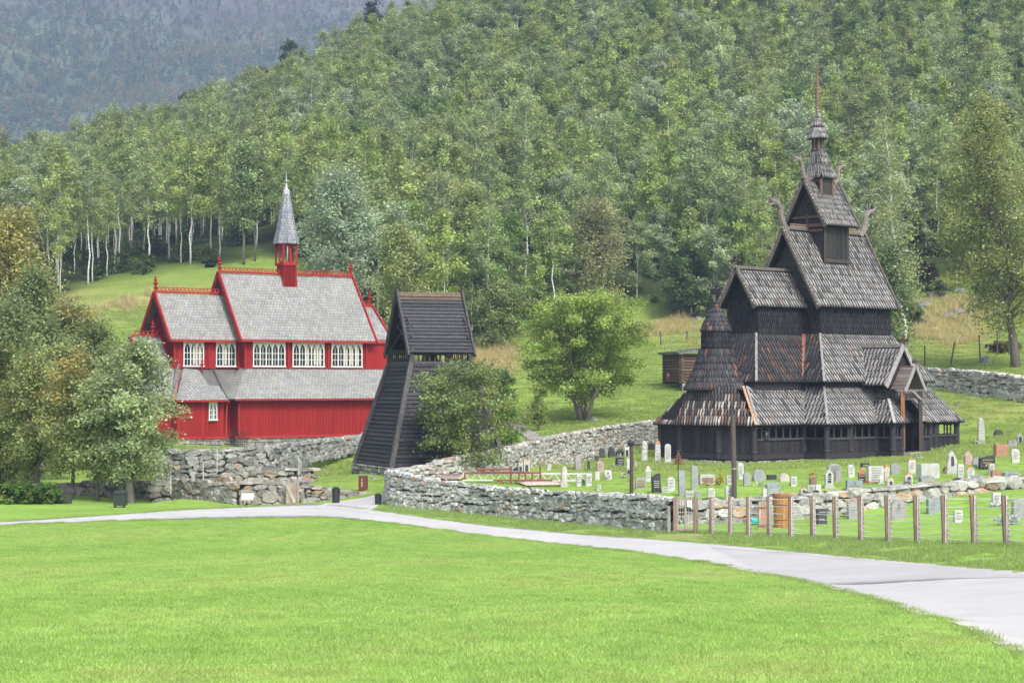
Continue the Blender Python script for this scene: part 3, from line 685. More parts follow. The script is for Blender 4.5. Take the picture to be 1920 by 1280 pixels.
seams(ST, [((-7.66, 3.74, ZE + .03), (-6.75, 2.1, ZT + .03), (.44, .24, .15)), ((-7.5, 3.78, ZE + .03), (-6.5, 2.15, ZT + .03)), ((-3.4, 5.3, ZE + .04), (-1.55, 3.65, ZT + .04)), ((-3.3, 3.72, ZE + .02), (-1.6, 2.15, ZT + .02), (.16, .13, .11)),
           ((1.15, 5.28, ZE + .05), (1.15, 4.2, -.9), (.16, .13, .11)), ((9.9, 5.3, ZE + .04), (8.25, 3.65, ZT + .04))])
# dark wall band between lower and middle roof, middle roof
band = MB(BLK); fbox(band, SF, -1.5, 8.2, -3.6, 3.6, -.3, .35); fbox(band, SF, -5.7, -1.5, -2.05, 2.05, -.3, .4); band.build('aisle_wall', T_, ST)
zm, zt = .12, 2.86
mid = [((-2.05, 4.05, zm), (8.75, 4.05, zm), (6.8, 2.2, zt), (0, 2.2, zt), c_grey), ((-2.05, 2.5, zm), (-2.05, 4.05, zm), (0, 2.2, zt), (0, .9, zt), c_tar), ((8.75, 4.05, zm), (8.75, -4.05, zm), (6.8, -2.2, zt), (6.8, 2.2, zt), c_grey),
       ((8.75, -4.05, zm), (-2.05, -4.05, zm), (0, -2.2, zt), (6.8, -2.2, zt), c_grey), ((-6.1, 2.5, zm), (-1.95, 2.5, zm), (0, 1.08, zt - .05), (-4.35, 1.08, zt - .05), c_red), ((-1.95, -2.5, zm), (-6.1, -2.5, zm), (-4.35, -1.08, zt - .05), (0, -1.08, zt - .05), c_tar),
       ((-6.1, -2.5, zm), (-6.1, 2.5, zm), (-4.35, 1.08, zt - .05), (-4.35, -1.08, zt - .05), c_tar)]
roofpart('aisle_roof', mid, label='middle roof, grey over the nave and dark tarred over the choir')
seams(ST, [((-6.1, 2.5, zm + .04), (-4.35, 1.08, zt)), ((-2.0, 2.52, zm + .03), (-.15, 1.1, zt), (.24, .11, .07)), ((-1.93, 2.56, zm + .03), (-.05, 1.15, zt), (.18, .08, .055)), ((-2.05, 4.05, zm + .04), (0, 2.2, zt + .03)), ((8.75, 4.05, zm + .04), (6.8, 2.2, zt + .03))])
# upper nave: shingled walls
def gable_wall(mb, a, c1, z0, z1, zr, th, col):
    slab(mb, [SF(a, -c1, z0), SF(a, c1, z0), SF(a, c1, z1), SF(a, 0, zr), SF(a, -c1, z1)], th, col)
up = MB(BLK)
fbox(up, SF, .05, 6.75, -2.15, 2.15, 2.4, 4.9, BLK); gable_wall(up, .0, 2.15, 2.4, 4.7, 8.55, .1, (.04, .037, .04))
for z in (5.6, 6.9): up.beam(SF(-.05, -1.9 + (z - 5) * .5, z), SF(-.05, 1.9 - (z - 5) * .5, z), .06, .22, (.055, .045, .045))
W1 = [((0, 2.2, 2.82), (6.8, 2.2, 2.82), (6.8, 2.2, 4.85), (0, 2.2, 4.85)), ((0, -2.2, 2.82), (0, 2.2, 2.82), (0, 2.2, 4.9), (0, -2.2, 4.9)), ((6.8, 2.2, 2.82), (6.8, -2.2, 2.82), (6.8, -2.2, 4.85), (6.8, 2.2, 4.85))]
for q in W1: shingles(up, *[SF(*p) for p in q], .17, .32, .03, c_wall, rs, skew=.5, fill=.8, back=0)
for a in (1.4, 2.9, 4.1, 5.6):
    up.tube([SF(a, 2.2, 4.15), SF(a, 2.26, 4.15)], .09, 8, (.0, .0, .0))
up.build('nave_wall', T_, ST)
def gable_roof(fr, a0, a1, hw, ze, zr, name, parent, colfn, w=SHW, row=SHR, th=.05, bcol=(.15, .13, .118), mat_=T_, both=True, barge=True, skew=-.3, c_shift=0, rw=.13, tiles=True, bw=.09):
    mb = MB()
    sides = [((a0, hw, ze), (a1, hw, ze), (a1, 0, zr), (a0, 0, zr))]
    if both: sides.append(((a1, -hw, ze), (a0, -hw, ze), (a0, 0, zr), (a1, 0, zr)))
    for q in sides: shingles(mb, *[fr(*p) for p in q], w, row, th, colfn, rs, back=.1, skew=skew)
    mb.beam(fr(a0 - .03, 0, zr + .08), fr(a1 + .03, 0, zr + .08), rw, .16, bcol)
    o = mb.build(name, mat_, parent)
    if barge:
        for a, s in ((a0, -1), (a1, 1)):
            for c in (-1, 1):
                bm_ = MB(bcol)
                p, q = fr(a + s * .05, c * (hw + .05), ze - .08), fr(a + s * .05, 0, zr + .06)
                bm_.beam(p, q, bw, .28)
                L_ = (q - p).length; k = int(L_ / .22)
                for i in range(k if tiles else 0):   # ragged row of shingle ends along the rake
                    x = p.lerp(q, (i + .5) / k); kk = rs.uniform(.6, 1.5)
                    bm_.box(x + (fr.a * s * .04) + Vector((0, 0, .12)), (.16, .16, .07), (.26 * kk, .23 * kk, .21 * kk), ux=fr.a, uy=(q - p).normalized(), uz=fr.a.cross((q - p).normalized()))
                bm_.build('barge_board', mat_, o)
    return o
NR = gable_roof(SF, -.55, 7.15, 2.52, 4.42, 8.95, 'nave_roof', ST, c_grey)
# carved ridge board with pierced crest
def crest(fr, a0, a1, z, parent, col, step=.16, h=.16, mat_=T_, name='ridge_crest'):
    m = MB(col); m.beam(fr(a0, 0, z), fr(a1, 0, z), .08, .09); m.beam(fr(a0, 0, z + h), fr(a1, 0, z + h), .05, .035)
    k = int(abs(a1 - a0) / step)
    for i in range(k):
        a = a0 + (a1 - a0) * (i + .5) / k
        m.tube([fr(a - step * .45, 0, z + .02), fr(a, 0, z + h), fr(a + step * .45, 0, z + .02)], .022, 4)
    return m.build(name, mat_, parent)
crest(SF, .1, 1.7, 9.12, NR, (.26, .19, .15)); crest(SF, 4.6, 6.6, 9.12, NR, (.26, .19, .15))
def dragon(fr, a0, z0, s, parent, k=1., name='dragon_head'):
    m = MB((.21, .18, .165)); P = lambda a, z, c=0: fr(a0 + s * a * k, c * k, z0 + z * k)
    m.tube([P(-.35, -.1), P(.05, .35), P(.25, .85), P(.3, 1.25), P(.55, 1.55), P(.85, 1.62)], [.2 * k, .21 * k, .19 * k, .18 * k, .19 * k, .17 * k], 7)
    m.tube([P(.8, 1.62), P(1.15, 1.72), P(1.5, 1.95)], [.15 * k, .10 * k, .035 * k], 6)      # upper jaw
    m.tube([P(.8, 1.56), P(1.1, 1.5), P(1.35, 1.42)], [.12 * k, .075 * k, .03 * k], 6)         # lower jaw
    m.tube([P(1.15, 1.6), P(1.45, 1.7), P(1.55, 1.6)], [.03 * k, .02 * k, .01 * k], 5)        # tongue
    for c in (-1, 1): m.tube([P(.6, 1.68, .06 * c), P(.55, 1.95, .1 * c), P(.72, 2.15, .12 * c)], [.08 * k, .055 * k, .02 * k], 5)
    for i in range(7):
        t = i / 6; a, z = (-.05 + .12 * math.sin(t * 3) - .1 + .2 * t, .3 + 1.1 * t)
        m.tube([P(a + .02, z), P(a - .16, z + .14)], [.06 * k, .012 * k], 4)
    return m.build(name, T_, parent, smooth=False)
dragon(SF, -.55, 8.95, -1, NR, .92); dragon(SF, 7.15, 8.95, 1, NR, .92)
# second stage on the ridge
b2 = MB(BLK); fbox(b2, SF, 1.85, 4.05, -1.12, 1.12, 7.1, 9.6, (.04, .036, .04)); slab(b2, [SF(1.8, -1.12, 9.0), SF(1.8, 1.12, 9.0), SF(1.8, 1.12, 9.6), SF(1.8, 0, 11.6), SF(1.8, -1.12, 9.6)], .08, (.035, .03, .03))
for z, h_ in ((9.25, .2), (9.75, .12), (8.95, .16)): b2.beam(SF(1.74, -1.1, z), SF(1.74, 1.1, z), .07, h_, (.14, .085, .06))
b2.beam(SF(1.7, 0, 8.9), SF(1.7, 0, 9.9), .12, .12, (.09, .06, .05))
for a in (1.85, 4.05): b2.beam(SF(a, 1.16, 6.7), SF(a, 1.16, 9.3), .14, .12, (.07, .05, .043))
for z in (7.18,): b2.beam(SF(1.85, 1.18, z), SF(4.05, 1.18, z), .1, .2, (.07, .055, .05))
for i in range(10): b2.box(SF(2.05 + .2 * i, 1.13, 8.25), (.17, .03, 2.0), (.035 * rs.uniform(.7, 1.4),) * 3, ux=SF.a, uy=SF.c)
b2.build('tower_body', T_, ST)
R2 = gable_roof(SF, 1.4, 4.5, 1.55, 9.22, 11.95, 'tower_roof', ST, c_grey, w=.17, row=.36)
dragon(SF, 1.4, 11.85, -1, R2, .75); dragon(SF, 4.5, 11.85, 1, R2, .68)
# third stage, lantern and spire
def turn(fr, a, c, z, h, rot=True):
    return [fr(a - h, c + h, z), fr(a + h, c + h, z), fr(a + h, c - h, z), fr(a - h, c - h, z)]
def pyramid(mb, fr, a, c, z0, h0, z1, h1, fn, w=.13, row=.34, a2=None, n=1):
    for k in range(n):
        t0, t1 = k / n, (k + 1) / n
        B_ = turn(fr, a + ((a2 or a) - a) * t0, c, z0 + (z1 - z0) * t0, h0 + (h1 - h0) * t0 ** .8); T2 = turn(fr, a + ((a2 or a) - a) * t1, c, z0 + (z1 - z0) * t1, h0 + (h1 - h0) * t1 ** .8)
        for i in range(4):
            j = (i + 1) % 4; shingles(mb, B_[i], B_[j], T2[j], T2[i], w, row, .045, fn, rs, back=.04)
t3 = MB((.05, .043, .043)); fbox(t3, SF, 2.34, 3.4, -.52, .52, 10.6, 12.1)
for a in (2.34, 3.4): t3.beam(SF(a, .55, 10.4), SF(a, .55, 12.15), .12, .1, (.16, .10, .075))
for c in (-.52, .52): t3.beam(SF(2.3, c, 10.9), SF(2.3, c, 12.1), .1, .1, (.15, .09, .065))
for z in (10.95, 11.3, 11.9): t3.beam(SF(2.3, -.5, z), SF(2.3, .5, z), .08, .09, (.12, .08, .06))
t3.beam(SF(2.4, .57, 10.95), SF(3.35, .57, 10.95), .08, .14, (.12, .085, .07)); t3.build('lantern_body', T_, ST)
sp_ = MB(); pyramid(sp_, SF, 2.87, 0, 12.08, .72, 13.75, .30, c_grey, a2=2.74, n=2); sp_.build('lantern_roof', T_, ST)
dr_ = MB((.075, .055, .05)); dr_.lathe(SF(2.72, 0, 0), [(.36, 13.7), (.30, 13.78), (.30, 14.35), (.38, 14.45)], 8)
for k in range(8):
    a = math.pi * 2 * k / 8; dr_.beam(SF(2.72 + .33 * math.cos(a), .33 * math.sin(a), 13.72), SF(2.72 + .33 * math.cos(a), .33 * math.sin(a), 14.45), .07, .07, (.15, .10, .08))
dr_.build('spire_drum', T_, ST)
def cone(mb, fr, a, c, prof, fn, n=10, w=.13, row=.34, th=.045, ph=.0):
    for k in range(len(prof) - 1):
        (r0, z0), (r1, z1) = prof[k], prof[k + 1]
        for i in range(n):
            t0, t1 = ph + 2 * math.pi * i / n, ph + 2 * math.pi * (i + 1) / n
            P = lambda r_, t, z: fr(a + r_ * math.cos(t), c - r_ * math.sin(t), z)
            # left to right seen from outside
            shingles(mb, P(r0, t0, z0), P(r0, t1, z0), P(r1, t1, z1), P(r1, t0, z1), w, row, th, fn, rs, back=.03, fill=.86)
cn = MB(); cone(cn, SF, 2.7, 0, [(.62, 14.4), (.40, 15.1), (.22, 15.6), (.07, 16.15)], c_grey, 8, w=.12, row=.3); cn.build('spire_roof', T_, ST)
fi = MB((.20, .12, .085)); fi.lathe(SF(2.67, 0, 0), [(.08, 16.1), (.12, 16.2), (.07, 16.3), (.11, 16.9), (.12, 17.3), (.14, 17.34), (.14, 17.4), (.09, 17.44), (.11, 17.5), (.09, 18.0), (.1, 18.04), (.05, 18.1), (.03, 18.7)], 8); fi.build('spire_finial', T_, ST)
# choir upper part
cw = MB(BLK); fbox(cw, SF, -4.2, .0, -1.05, 1.05, 2.4, 4.6); slab(cw, [SF(-4.25, -1.05, 2.4), SF(-4.25, 1.05, 2.4), SF(-4.25, 1.05, 4.6), SF(-4.25, 0, 6.2), SF(-4.25, -1.05, 4.6)], .08)
for q in [((-4.25, 1.1, 2.75), (0, 1.1, 2.75), (0, 1.1, 4.55), (-4.25, 1.1, 4.55)), ((-4.3, -1.1, 2.75), (-4.3, 1.1, 2.75), (-4.3, 1.1, 4.7), (-4.3, -1.1, 4.7))]:
    shingles(cw, *[SF(*p) for p in q], .17, .32, .03, c_wall, rs, skew=.5, fill=.8, back=0)
cw.build('choir_wall', T_, ST)
CR = gable_roof(SF, -4.75, .02, 1.33, 4.35, 6.5, 'choir_roof', ST, c_grey)
def cross(mb, p, h, w, fr, t=.08, celtic=False):
    mb.beam(p, p + Vector((0, 0, h)), t, t); mb.beam(p + fr.c * -w / 2 + Vector((0, 0, h * .62)), p + fr.c * w / 2 + Vector((0, 0, h * .62)), t, t, up=fr.a)
    for s in (-1, 1): mb.box(p + fr.c * s * w / 2 + Vector((0, 0, h * .62)), (t * 1.2, t * 1.6, t * 2.2), ux=fr.a, uy=fr.c)
    mb.box(p + Vector((0, 0, h)), (t * 2, t * 2, t * 1.6))
m = MB((.09, .065, .05)); cross(m, SF(-4.78, 0, 6.5), .75, .5, SF); m.build('gable_cross', T_, CR)
# round apse tower
AC = (-6.52, 0)
cn = MB(); cone(cn, SF, *AC, [(1.82, -.32), (1.5, .35), (1.15, 1.1), (.95, 1.95)], c_tar, 14, w=.19, row=.38); cn.build('apse_roof', T_, ST)
cn = MB(BLK); cn.lathe(SF(*AC, 0), [(.78, 1.6), (.78, 3.1)], 14); cone(cn, SF, *AC, [(.83, 1.95), (.83, 3.0)], c_wall, 12, w=.14, row=.3); cn.build('apse_drum', T_, ST)
cn = MB(); cone(cn, SF, *AC, [(.93, 2.92), (.72, 3.4), (.42, 3.95), (.10, 4.45)], c_tar, 10, w=.15, row=.28); ao = cn.build('apse_spire', T_, ST)
m = MB((.035, .034, .038)); m.lathe(SF(*AC, 0), [(.14, 4.4), (.16, 4.55), (.08, 4.6)], 8); cross(m, SF(*AC, 4.5), 1.05, .5, SF, .14); m.build('turret_cross', T_, ao)
# side porch
pr = MB(); pq = [((1.15, 5.1, ZE), (1.15, 6.45, ZE), (1.95, 5.75, -1.3), (1.95, 5.1, -1.3)), ((1.15, 6.45, ZE), (2.3, 6.45, ZE), (2.3, 5.5, -1.0), (1.95, 5.5, -1.0)), ((4.3, 6.45, ZE), (5.45, 6.45, ZE), (4.65, 5.5, -1.0), (4.3, 5.5, -1.0)), ((5.45, 6.45, ZE), (5.45, 5.1, ZE), (4.65, 5.1, -1.3), (4.65, 5.75, -1.3))]
pq = [((1.15, 4.6, ZE + .03), (1.15, 6.45, ZE + .03), (2.1, 5.4, -.9), (2.1, 4.2, -.9)), ((1.15, 6.45, ZE + .03), (2.35, 6.45, ZE + .03), (2.35, 5.4, -.9), (2.1, 5.4, -.9)), ((4.25, 6.45, ZE + .03), (5.45, 6.45, ZE + .03), (4.5, 5.4, -.9), (4.25, 5.4, -.9)), ((5.45, 6.45, ZE + .03), (5.45, 4.6, ZE + .03), (4.5, 4.2, -.9), (4.5, 5.4, -.9))]
for q in pq: shingles(pr, *[SF(*p) for p in q], SHW, SHR, .05, c_grey, rs)
pr.beam(SF(1.15, 6.47, ZE + .06), SF(2.1, 5.4, -.84), .15, .08, (.36, .34, .33)); pr.beam(SF(5.45, 6.47, ZE + .06), SF(4.5, 5.4, -.84), .15, .08, (.36, .34, .33))
pr.build('porch_skirt_roof', T_, ST)
# main porch gable: ridge runs towards the viewer
PF = Frame(*SF(3.3, 0, 0)[:2], 44); PF.a, PF.c = SF.c, SF.a * -1       # a runs out of the long wall
pm = MB()
for s in (1, -1):
    A, B, C_, D = ((2.9, s * 1.62, -.05), (5.55, s * 1.62, -.05), (5.55, 0, 2.12), (2.0, 0, 2.12))
    q = (A, B, C_, D) if s == 1 else (B, A, D, C_)
    # frame c is -a of the church, so s=+1 is the side towards the apse
    pts = [PF(*p) for p in q]
    n_ = (pts[1] - pts[0]).cross(pts[3] - pts[0])
    if n_.z < 0: pts = [pts[1], pts[0], pts[3], pts[2]]
    shingles(pm, *pts, SHW, SHR, .05, c_grey, rs, back=.08)
pm.beam(PF(2.4, 0, 2.2), PF(5.6, 0, 2.2), .16, .2, (.28, .25, .23))
pgr = pm.build('porch_roof', T_, ST)
for s in (1, -1): m = MB((.33, .31, .31)); m.beam(PF(5.6, s * 1.7, -.15), PF(5.6, 0, 2.2), .1, .26); m.build('barge_board', T_, pgr)
m = MB((.10, .06, .045)); cross(m, PF(5.6, 0, 2.15), .55, .45, SF, .09); m.build('gable_cross', T_, pgr)
m = MB(BLK); slab(m, [PF(5.35, 1.5, -.1), PF(5.35, -1.5, -.1), PF(5.35, 0, 1.95)], .06, (.03, .027, .027)); slab(m, [PF(5.35, 1.5, -.1), PF(5.35, 0, 1.95), PF(5.35, -1.5, -.1)], .06, (.03, .027, .027))
m.build('porch_gable', T_, ST)
# small boarded gable roof below it
m = MB((.17, .14, .125))
for s in (1, -1):
    pts = [PF(5.3, s * .95, -.3), PF(6.35, s * .95, -.3), PF(6.35, 0, 1.0), PF(5.3, 0, 1.0)]
    if (pts[1] - pts[0]).cross(pts[3] - pts[0]).z < 0: pts = [pts[1], pts[0], pts[3], pts[2]]
    for k in range(6):
        t0, t1 = k / 6, (k + 1) / 6 + .03; kk = rs.uniform(.7, 1.3)
        slab(m, [pts[0].lerp(pts[3], t0) + Vector((0, 0, .03)), pts[1].lerp(pts[2], t0) + Vector((0, 0, .03)), pts[1].lerp(pts[2], t1), pts[0].lerp(pts[3], t1)], .03, (.17 * kk, .14 * kk, .125 * kk))
    m.beam(PF(6.4, s * 1.0, -.4), PF(6.4, 0, 1.08), .08, .2, (.30, .28, .28))
sg_ = m.build('door_gable_roof', MAT['wood'], ST)
m = MB((.16, .12, .1)); cross(m, PF(6.4, 0, 1.0), .4, .32, SF, .08); m.build('gable_cross', T_, sg_)
# the portal: doorway with brown carved jamb, dark passage
m = MB((.05, .04, .04))
m.beam(SF(2.4, 6.12, -4.0), SF(2.4, 6.12, -.4), .28, .2, (.28, .12, .065)); m.beam(SF(2.72, 6.0, -4.0), SF(2.72, 6.0, -.7), .12, .12, (.16, .08, .05))
m.beam(SF(4.15, 6.12, -4.0), SF(4.15, 6.12, -.4), .24, .2, (.07, .055, .05)); m.beam(SF(2.3, 6.1, -.65), SF(4.3, 6.1, -.65), .14, .3, (.05, .04, .04))
m.beam(SF(2.45, 6.18, -.9), SF(3.3, 6.2, -.5), .08, .12); m.beam(SF(4.15, 6.2, -.9), SF(3.3, 6.2, -.4), .08, .12, (.3, .28, .27)); m.beam(SF(4.25, 6.22, -2.1), SF(4.25, 6.22, -1.8), .2, .2, (.34, .31, .3))
m.build('portal', MAT['wood'], ST)
m = MB((.018, .015, .014)); slab(m, [SF(2.2, 3.8, -4.0), SF(4.4, 3.8, -4.0), SF(4.4, 3.8, 0), SF(2.2, 3.8, 0)], .05); m.build('door', T_, ST)
m = MB((.36, .33, .32)); m.box(SF(3.05, 6.5, -4.05), (1.5, .5, .42), ux=SF.a, uy=SF.c); m.build('door_step', MAT['stone'], ST)
m = MB((.02, .02, .02)); q = SF(-7.3, 3.75, -2.5); m.tube([q, q + Vector((.28, -.28, -.02))], .03, 6); m.lathe(q + Vector((.28, -.28, -.55)), [(.05, 0), (.12, .06), (.12, .35), (.04, .5)], 8); m.build('wall_lantern', MAT['metal'], ST)
# ---------------------------------------------------------------- the red church
_c = at(460, 720, 144); RF0 = Frame(_c.x, _c.y, 36); RF = Frame(*(RF0(0, -3.0, 0))[:2], 36)
RED = (.285, .02, .018); RED2 = (.32, .026, .024); SL = (.27, .265, .255)
RC = thing('red_church', 'large red timber church with grey slate roofs and a slim slate steeple', 'church', RF(4, 0, -4.1))
BD, SLM = MAT['board'], MAT['slate']
def c_slate(r, t, u):
    k = r.uniform(.84, 1.14); c = (.27 * k, .27 * k, .265 * k)
    return (.27 * k, .28 * k, .225 * k) if r.random() < .08 else c
def rshing(mb, q, fr=RF, w=.26, row=.24): shingles(mb, *[fr(*p) for p in q], w, row, .022, c_slate, rs, skew=.5, tip=.55, fill=.94, jag=.008, back=.07, under=(.12, .115, .11), edge=(.12, .12, .115))
def boards(mb, p, q, z0, z1, fr=RF, step=.22, col=RED, off=.0):
    P, Q = fr(p[0], p[1], 0), fr(q[0], q[1], 0); d = Q - P; L_ = d.length; d.normalize(); n = Vector((d.y, -d.x, 0)); k = max(1, int(L_ / step)); n0 = Vector((0, 0, 1))
    mb.hexa([P + n * off + n0 * z0, Q + n * off + n0 * z0, Q - n * .1 + n0 * z0, P - n * .1 + n0 * z0, P + n * off + n0 * z1, Q + n * off + n0 * z1, Q - n * .1 + n0 * z1, P - n * .1 + n0 * z1], col)
    for i in range(k + 1):
        c = P + d * (L_ * i / k) + n * (off + .018); kk = rs.uniform(.88, 1.08)
        mb.box(c + n0 * (z0 + z1) / 2, (.06, .036, z1 - z0), tuple(x * kk for x in col), ux=d, uy=n)
# lower walls (aisle, sacristy, choir aisle)
lw = MB(RED); ZB, ZL = -3.65, -1.0
RL = [(-7.6, 4.2), (-6.5, 4.2), (-6.35, 5.15), (-4.85, 5.95), (-3.15, 5.55), (-3.05, 4.1), (-1.75, 4.1), (-1.75, 5.2), (12.0, 5.2), (12.0, -5.2), (-1.75, -5.2), (-1.75, -4.2), (-7.6, -4.2)]
for i in range(len(RL)):
    p, q = RL[i], RL[(i + 1) % len(RL)]; boards(lw, p, q, ZB, ZL)
for a in (-1.75, 1.15, 4.75, 8.3, 12): lw.beam(RF(a, 5.26, ZB), RF(a, 5.26, ZL), .14, .08, RED2)
for i in (1, 2, 3, 4): lw.beam(RF(*RL[i], ZB), RF(*RL[i], ZL), .14, .14, RED2)
lw.build('lower_wall', BD, RC)
m = MB(RED2)
for i in range(len(RL) - 4):
    p, q = RF(*RL[i], ZB - .03), RF(*RL[i + 1], ZB - .03); d = (q - p).normalized(); o_ = Vector((d.y, -d.x, 0)) * .08; m.beam(p + o_, q + o_, .16, .16, (.36, .035, .03))
m.build('sill_board', BD, RC)
# upper walls
uw = MB(RED)
fbox(uw, RF, 0, 12.0, -2.95, 2.95, .5, 3.3); fbox(uw, RF, -5.1, 0, -2.05, 2.05, .5, 3.3)
boards(uw, (0, 3.0), (10.15, 3.0), 1.1, 3.2); boards(uw, (-5.1, 2.1), (0, 2.1), 1.1, 3.2); boards(uw, (10.15, 2.7), (12, 2.7), 1.1, 3.2)
for a, c in ((0, 3.03), (3.5, 3.03), (6.85, 3.03), (10.1, 3.03), (-5.1, 2.13), (-2.4, 2.13), (-.05, 2.13)): uw.beam(RF(a, c, 1.1), RF(a, c, 3.2), .3, .1, RED2)
for a in (-5.12, -5.12): slab(uw, [RF(a, -2.1, -1.2), RF(a, 2.1, -1.2), RF(a, 2.1, 3.3), RF(a, 0, 6.2), RF(a, -2.1, 3.3)], .1, RED)
slab(uw, [RF(-.02, -3, 2.5), RF(-.02, 3, 2.5), RF(-.02, 3, 3.3), RF(-.02, 0, 7.7), RF(-.02, -3, 3.3)], .1, RED); slab(uw, [RF(12.02, 3, .5), RF(12.02, -3, .5), RF(12.02, -2.7, 3.2), RF(12.02, 0, 5.6), RF(12.02, 2.7, 3.2)], .1, RED)
uw.build('upper_wall', BD, RC)
def rroof(a0, a1, hw, ze, zr, cr0, cr1, fin, label=None, hw2=None):
    mb = MB(); rshing(mb, ((a0, hw, ze), (a1, hw, ze), (a1, 0, zr), (a0, 0, zr))); rshing(mb, ((a1, -hw, ze), (a0, -hw, ze), (a0, 0, zr), (a1, 0, zr)))
    o = mb.build('roof', SLM, RC); tag(o, label)
    for a, s in ((a0, -1), (a1, 1)):
        for c in (-1, 1): m = MB(RED2); m.beam(RF(a + s * .06, c * (hw + .05), ze - .1), RF(a + s * .06, 0, zr + .05), .12, .3); m.build('barge_board', BD, o)
    m = MB(RED2); m.beam(RF(a0, hw + .04, ze - .07), RF(a1, hw + .04, ze - .07), .1, .16, (.33, .03, .03)); m.build('gutter', BD, o)
    m = MB(RED2); m.beam(RF(cr0, 0, zr + .1), RF(cr1, 0, zr + .1), .12, .12); m.beam(RF(cr0, 0, zr + .42), RF(cr1, 0, zr + .42), .05, .05)
    k = int((cr1 - cr0) / .3)
    for i in range(k):
        a = cr0 + (cr1 - cr0) * (i + .5) / k; m.tube([RF(a - .14, 0, zr + .12), RF(a, 0, zr + .4), RF(a + .14, 0, zr + .12)], .035, 4, (.42, .05, .035)); m.box(RF(a, 0, zr + .26), (.12, .05, .1), (.36, .09, .05), ux=RF.a, uy=RF.c)
    m.build('ridge_crest', BD, o)
    for a in fin:
        m = MB(RED2); m.lathe(RF(a, 0, 0), [(.09, zr - .1), (.09, zr + .35), (.16, zr + .42), (.07, zr + .5), (.12, zr + .62), (.2, zr + .72), (.07, zr + .82), (.14, zr + .95), (.05, zr + 1.05), (.09, zr + 1.12), (.02, zr + 1.22)], 8); m.build('finial', BD, o)
    return o
rroof(-.55, 10.65, 3.42, 3.15, 8.0, -.5, 10.6, (-.5, 10.6), 'tall main slate roof over the nave'); rroof(-5.6, -.1, 2.5, 3.1, 6.42, -5.55, -.1, (-5.55,), 'lower slate roof over the chancel')
rroof(10.2, 12.4, 3.0, 3.15, 5.85, 11.3, 12.3, (12.25,), 'narrow slate roof at the far end')
rroof(-7.4, -5.2, 1.9, .9, 3.3, -7.3, -5.3, (-5.75,), 'low slate roof at the chancel end')
ev = MB(RED); slab(ev, [RF(-7.2, -1.7, -1.2), RF(-7.2, 1.7, -1.2), RF(-7.2, 1.7, 1), RF(-7.2, 0, 3.2), RF(-7.2, -1.7, 1)], .1); fbox(ev, RF, -7.2, -5.1, -1.7, 1.7, -1.2, 1.1); ev.build('vestry_wall', BD, RC)
# lower roofs
lr = MB(); ze, zt = -1.05, 1.12
for q in [((-2.3, 5.6, ze), (12.5, 5.6, ze), (12.0, 3.0, zt), (0.0, 3.0, zt)), ((-2.3, 4.0, ze), (-2.3, 5.6, ze), (0, 3.0, zt), (0, 1.5, zt)), ((12.5, -5.6, ze), (-2.3, -5.6, ze), (0, -3, zt), (12, -3, zt)), ((12.5, 5.6, ze), (12.5, -5.6, ze), (12, -3, zt), (12, 3, zt)),
          ((-8.0, 4.5, ze), (-6.4, 4.5, ze), (-5.1, 2.1, zt), (-6.8, 2.1, zt)), ((-6.7, 4.35, ze - .05), (-6.62, 5.35, ze - .05), (-4.4, 2.12, zt - .02), (-5.1, 2.12, zt - .02)), ((-6.62, 5.35, ze - .05), (-4.85, 6.35, ze - .05), (-4.3, 2.12, zt), (-4.4, 2.12, zt)),
          ((-4.85, 6.35, ze - .05), (-2.9, 5.9, ze - .05), (-2.1, 2.12, zt), (-4.3, 2.12, zt)), ((-2.9, 5.9, ze - .05), (-2.1, 4.4, ze), (-.2, 2.12, zt), (-2.1, 2.12, zt)), ((-8, -4.5, ze), (-8.0, 4.5, ze), (-6.8, 2.1, zt), (-6.8, -2.1, zt))]: rshing(lr, q)
lo = lr.build('lower_roof', SLM, RC); tag(lo, 'low slate lean-to roofs with yellow lichen')
for p, q, c_ in (((-6.72, 5.35, ze), (-4.9, 2.5, zt - .1), (.42, .12, .08)), ((0, 3.05, zt + .04), (12, 3.05, zt + .04), RED2), ((-5.1, 2.15, zt + .04), (0, 2.15, zt + .04), RED2)):
    m = MB(c_); m.beam(RF(*p), RF(*q), .08, .09); m.build('flashing', BD, lo)
for p, q in (((-2.3, 5.68, ze - .04), (12.5, 5.68, ze - .04)), ((-6.6, 5.42, ze - .1), (-4.85, 6.42, ze - .1)), ((-4.85, 6.42, ze - .1), (-2.9, 5.98, ze - .1)), ((-8, 4.58, ze - .05), (-6.4, 4.58, ze - .05))):
    m = MB((.30, .03, .03)); m.beam(RF(*p), RF(*q), .1, .13); m.build('gutter', BD, lo)
m = MB(RED2); m.lathe(RF(-3.2, 2.6, 0), [(.06, .8), (.06, 1.3), (.13, 1.4), (.05, 1.5), (.1, 1.62), (.02, 1.8)], 7); m.build('finial', BD, lo)
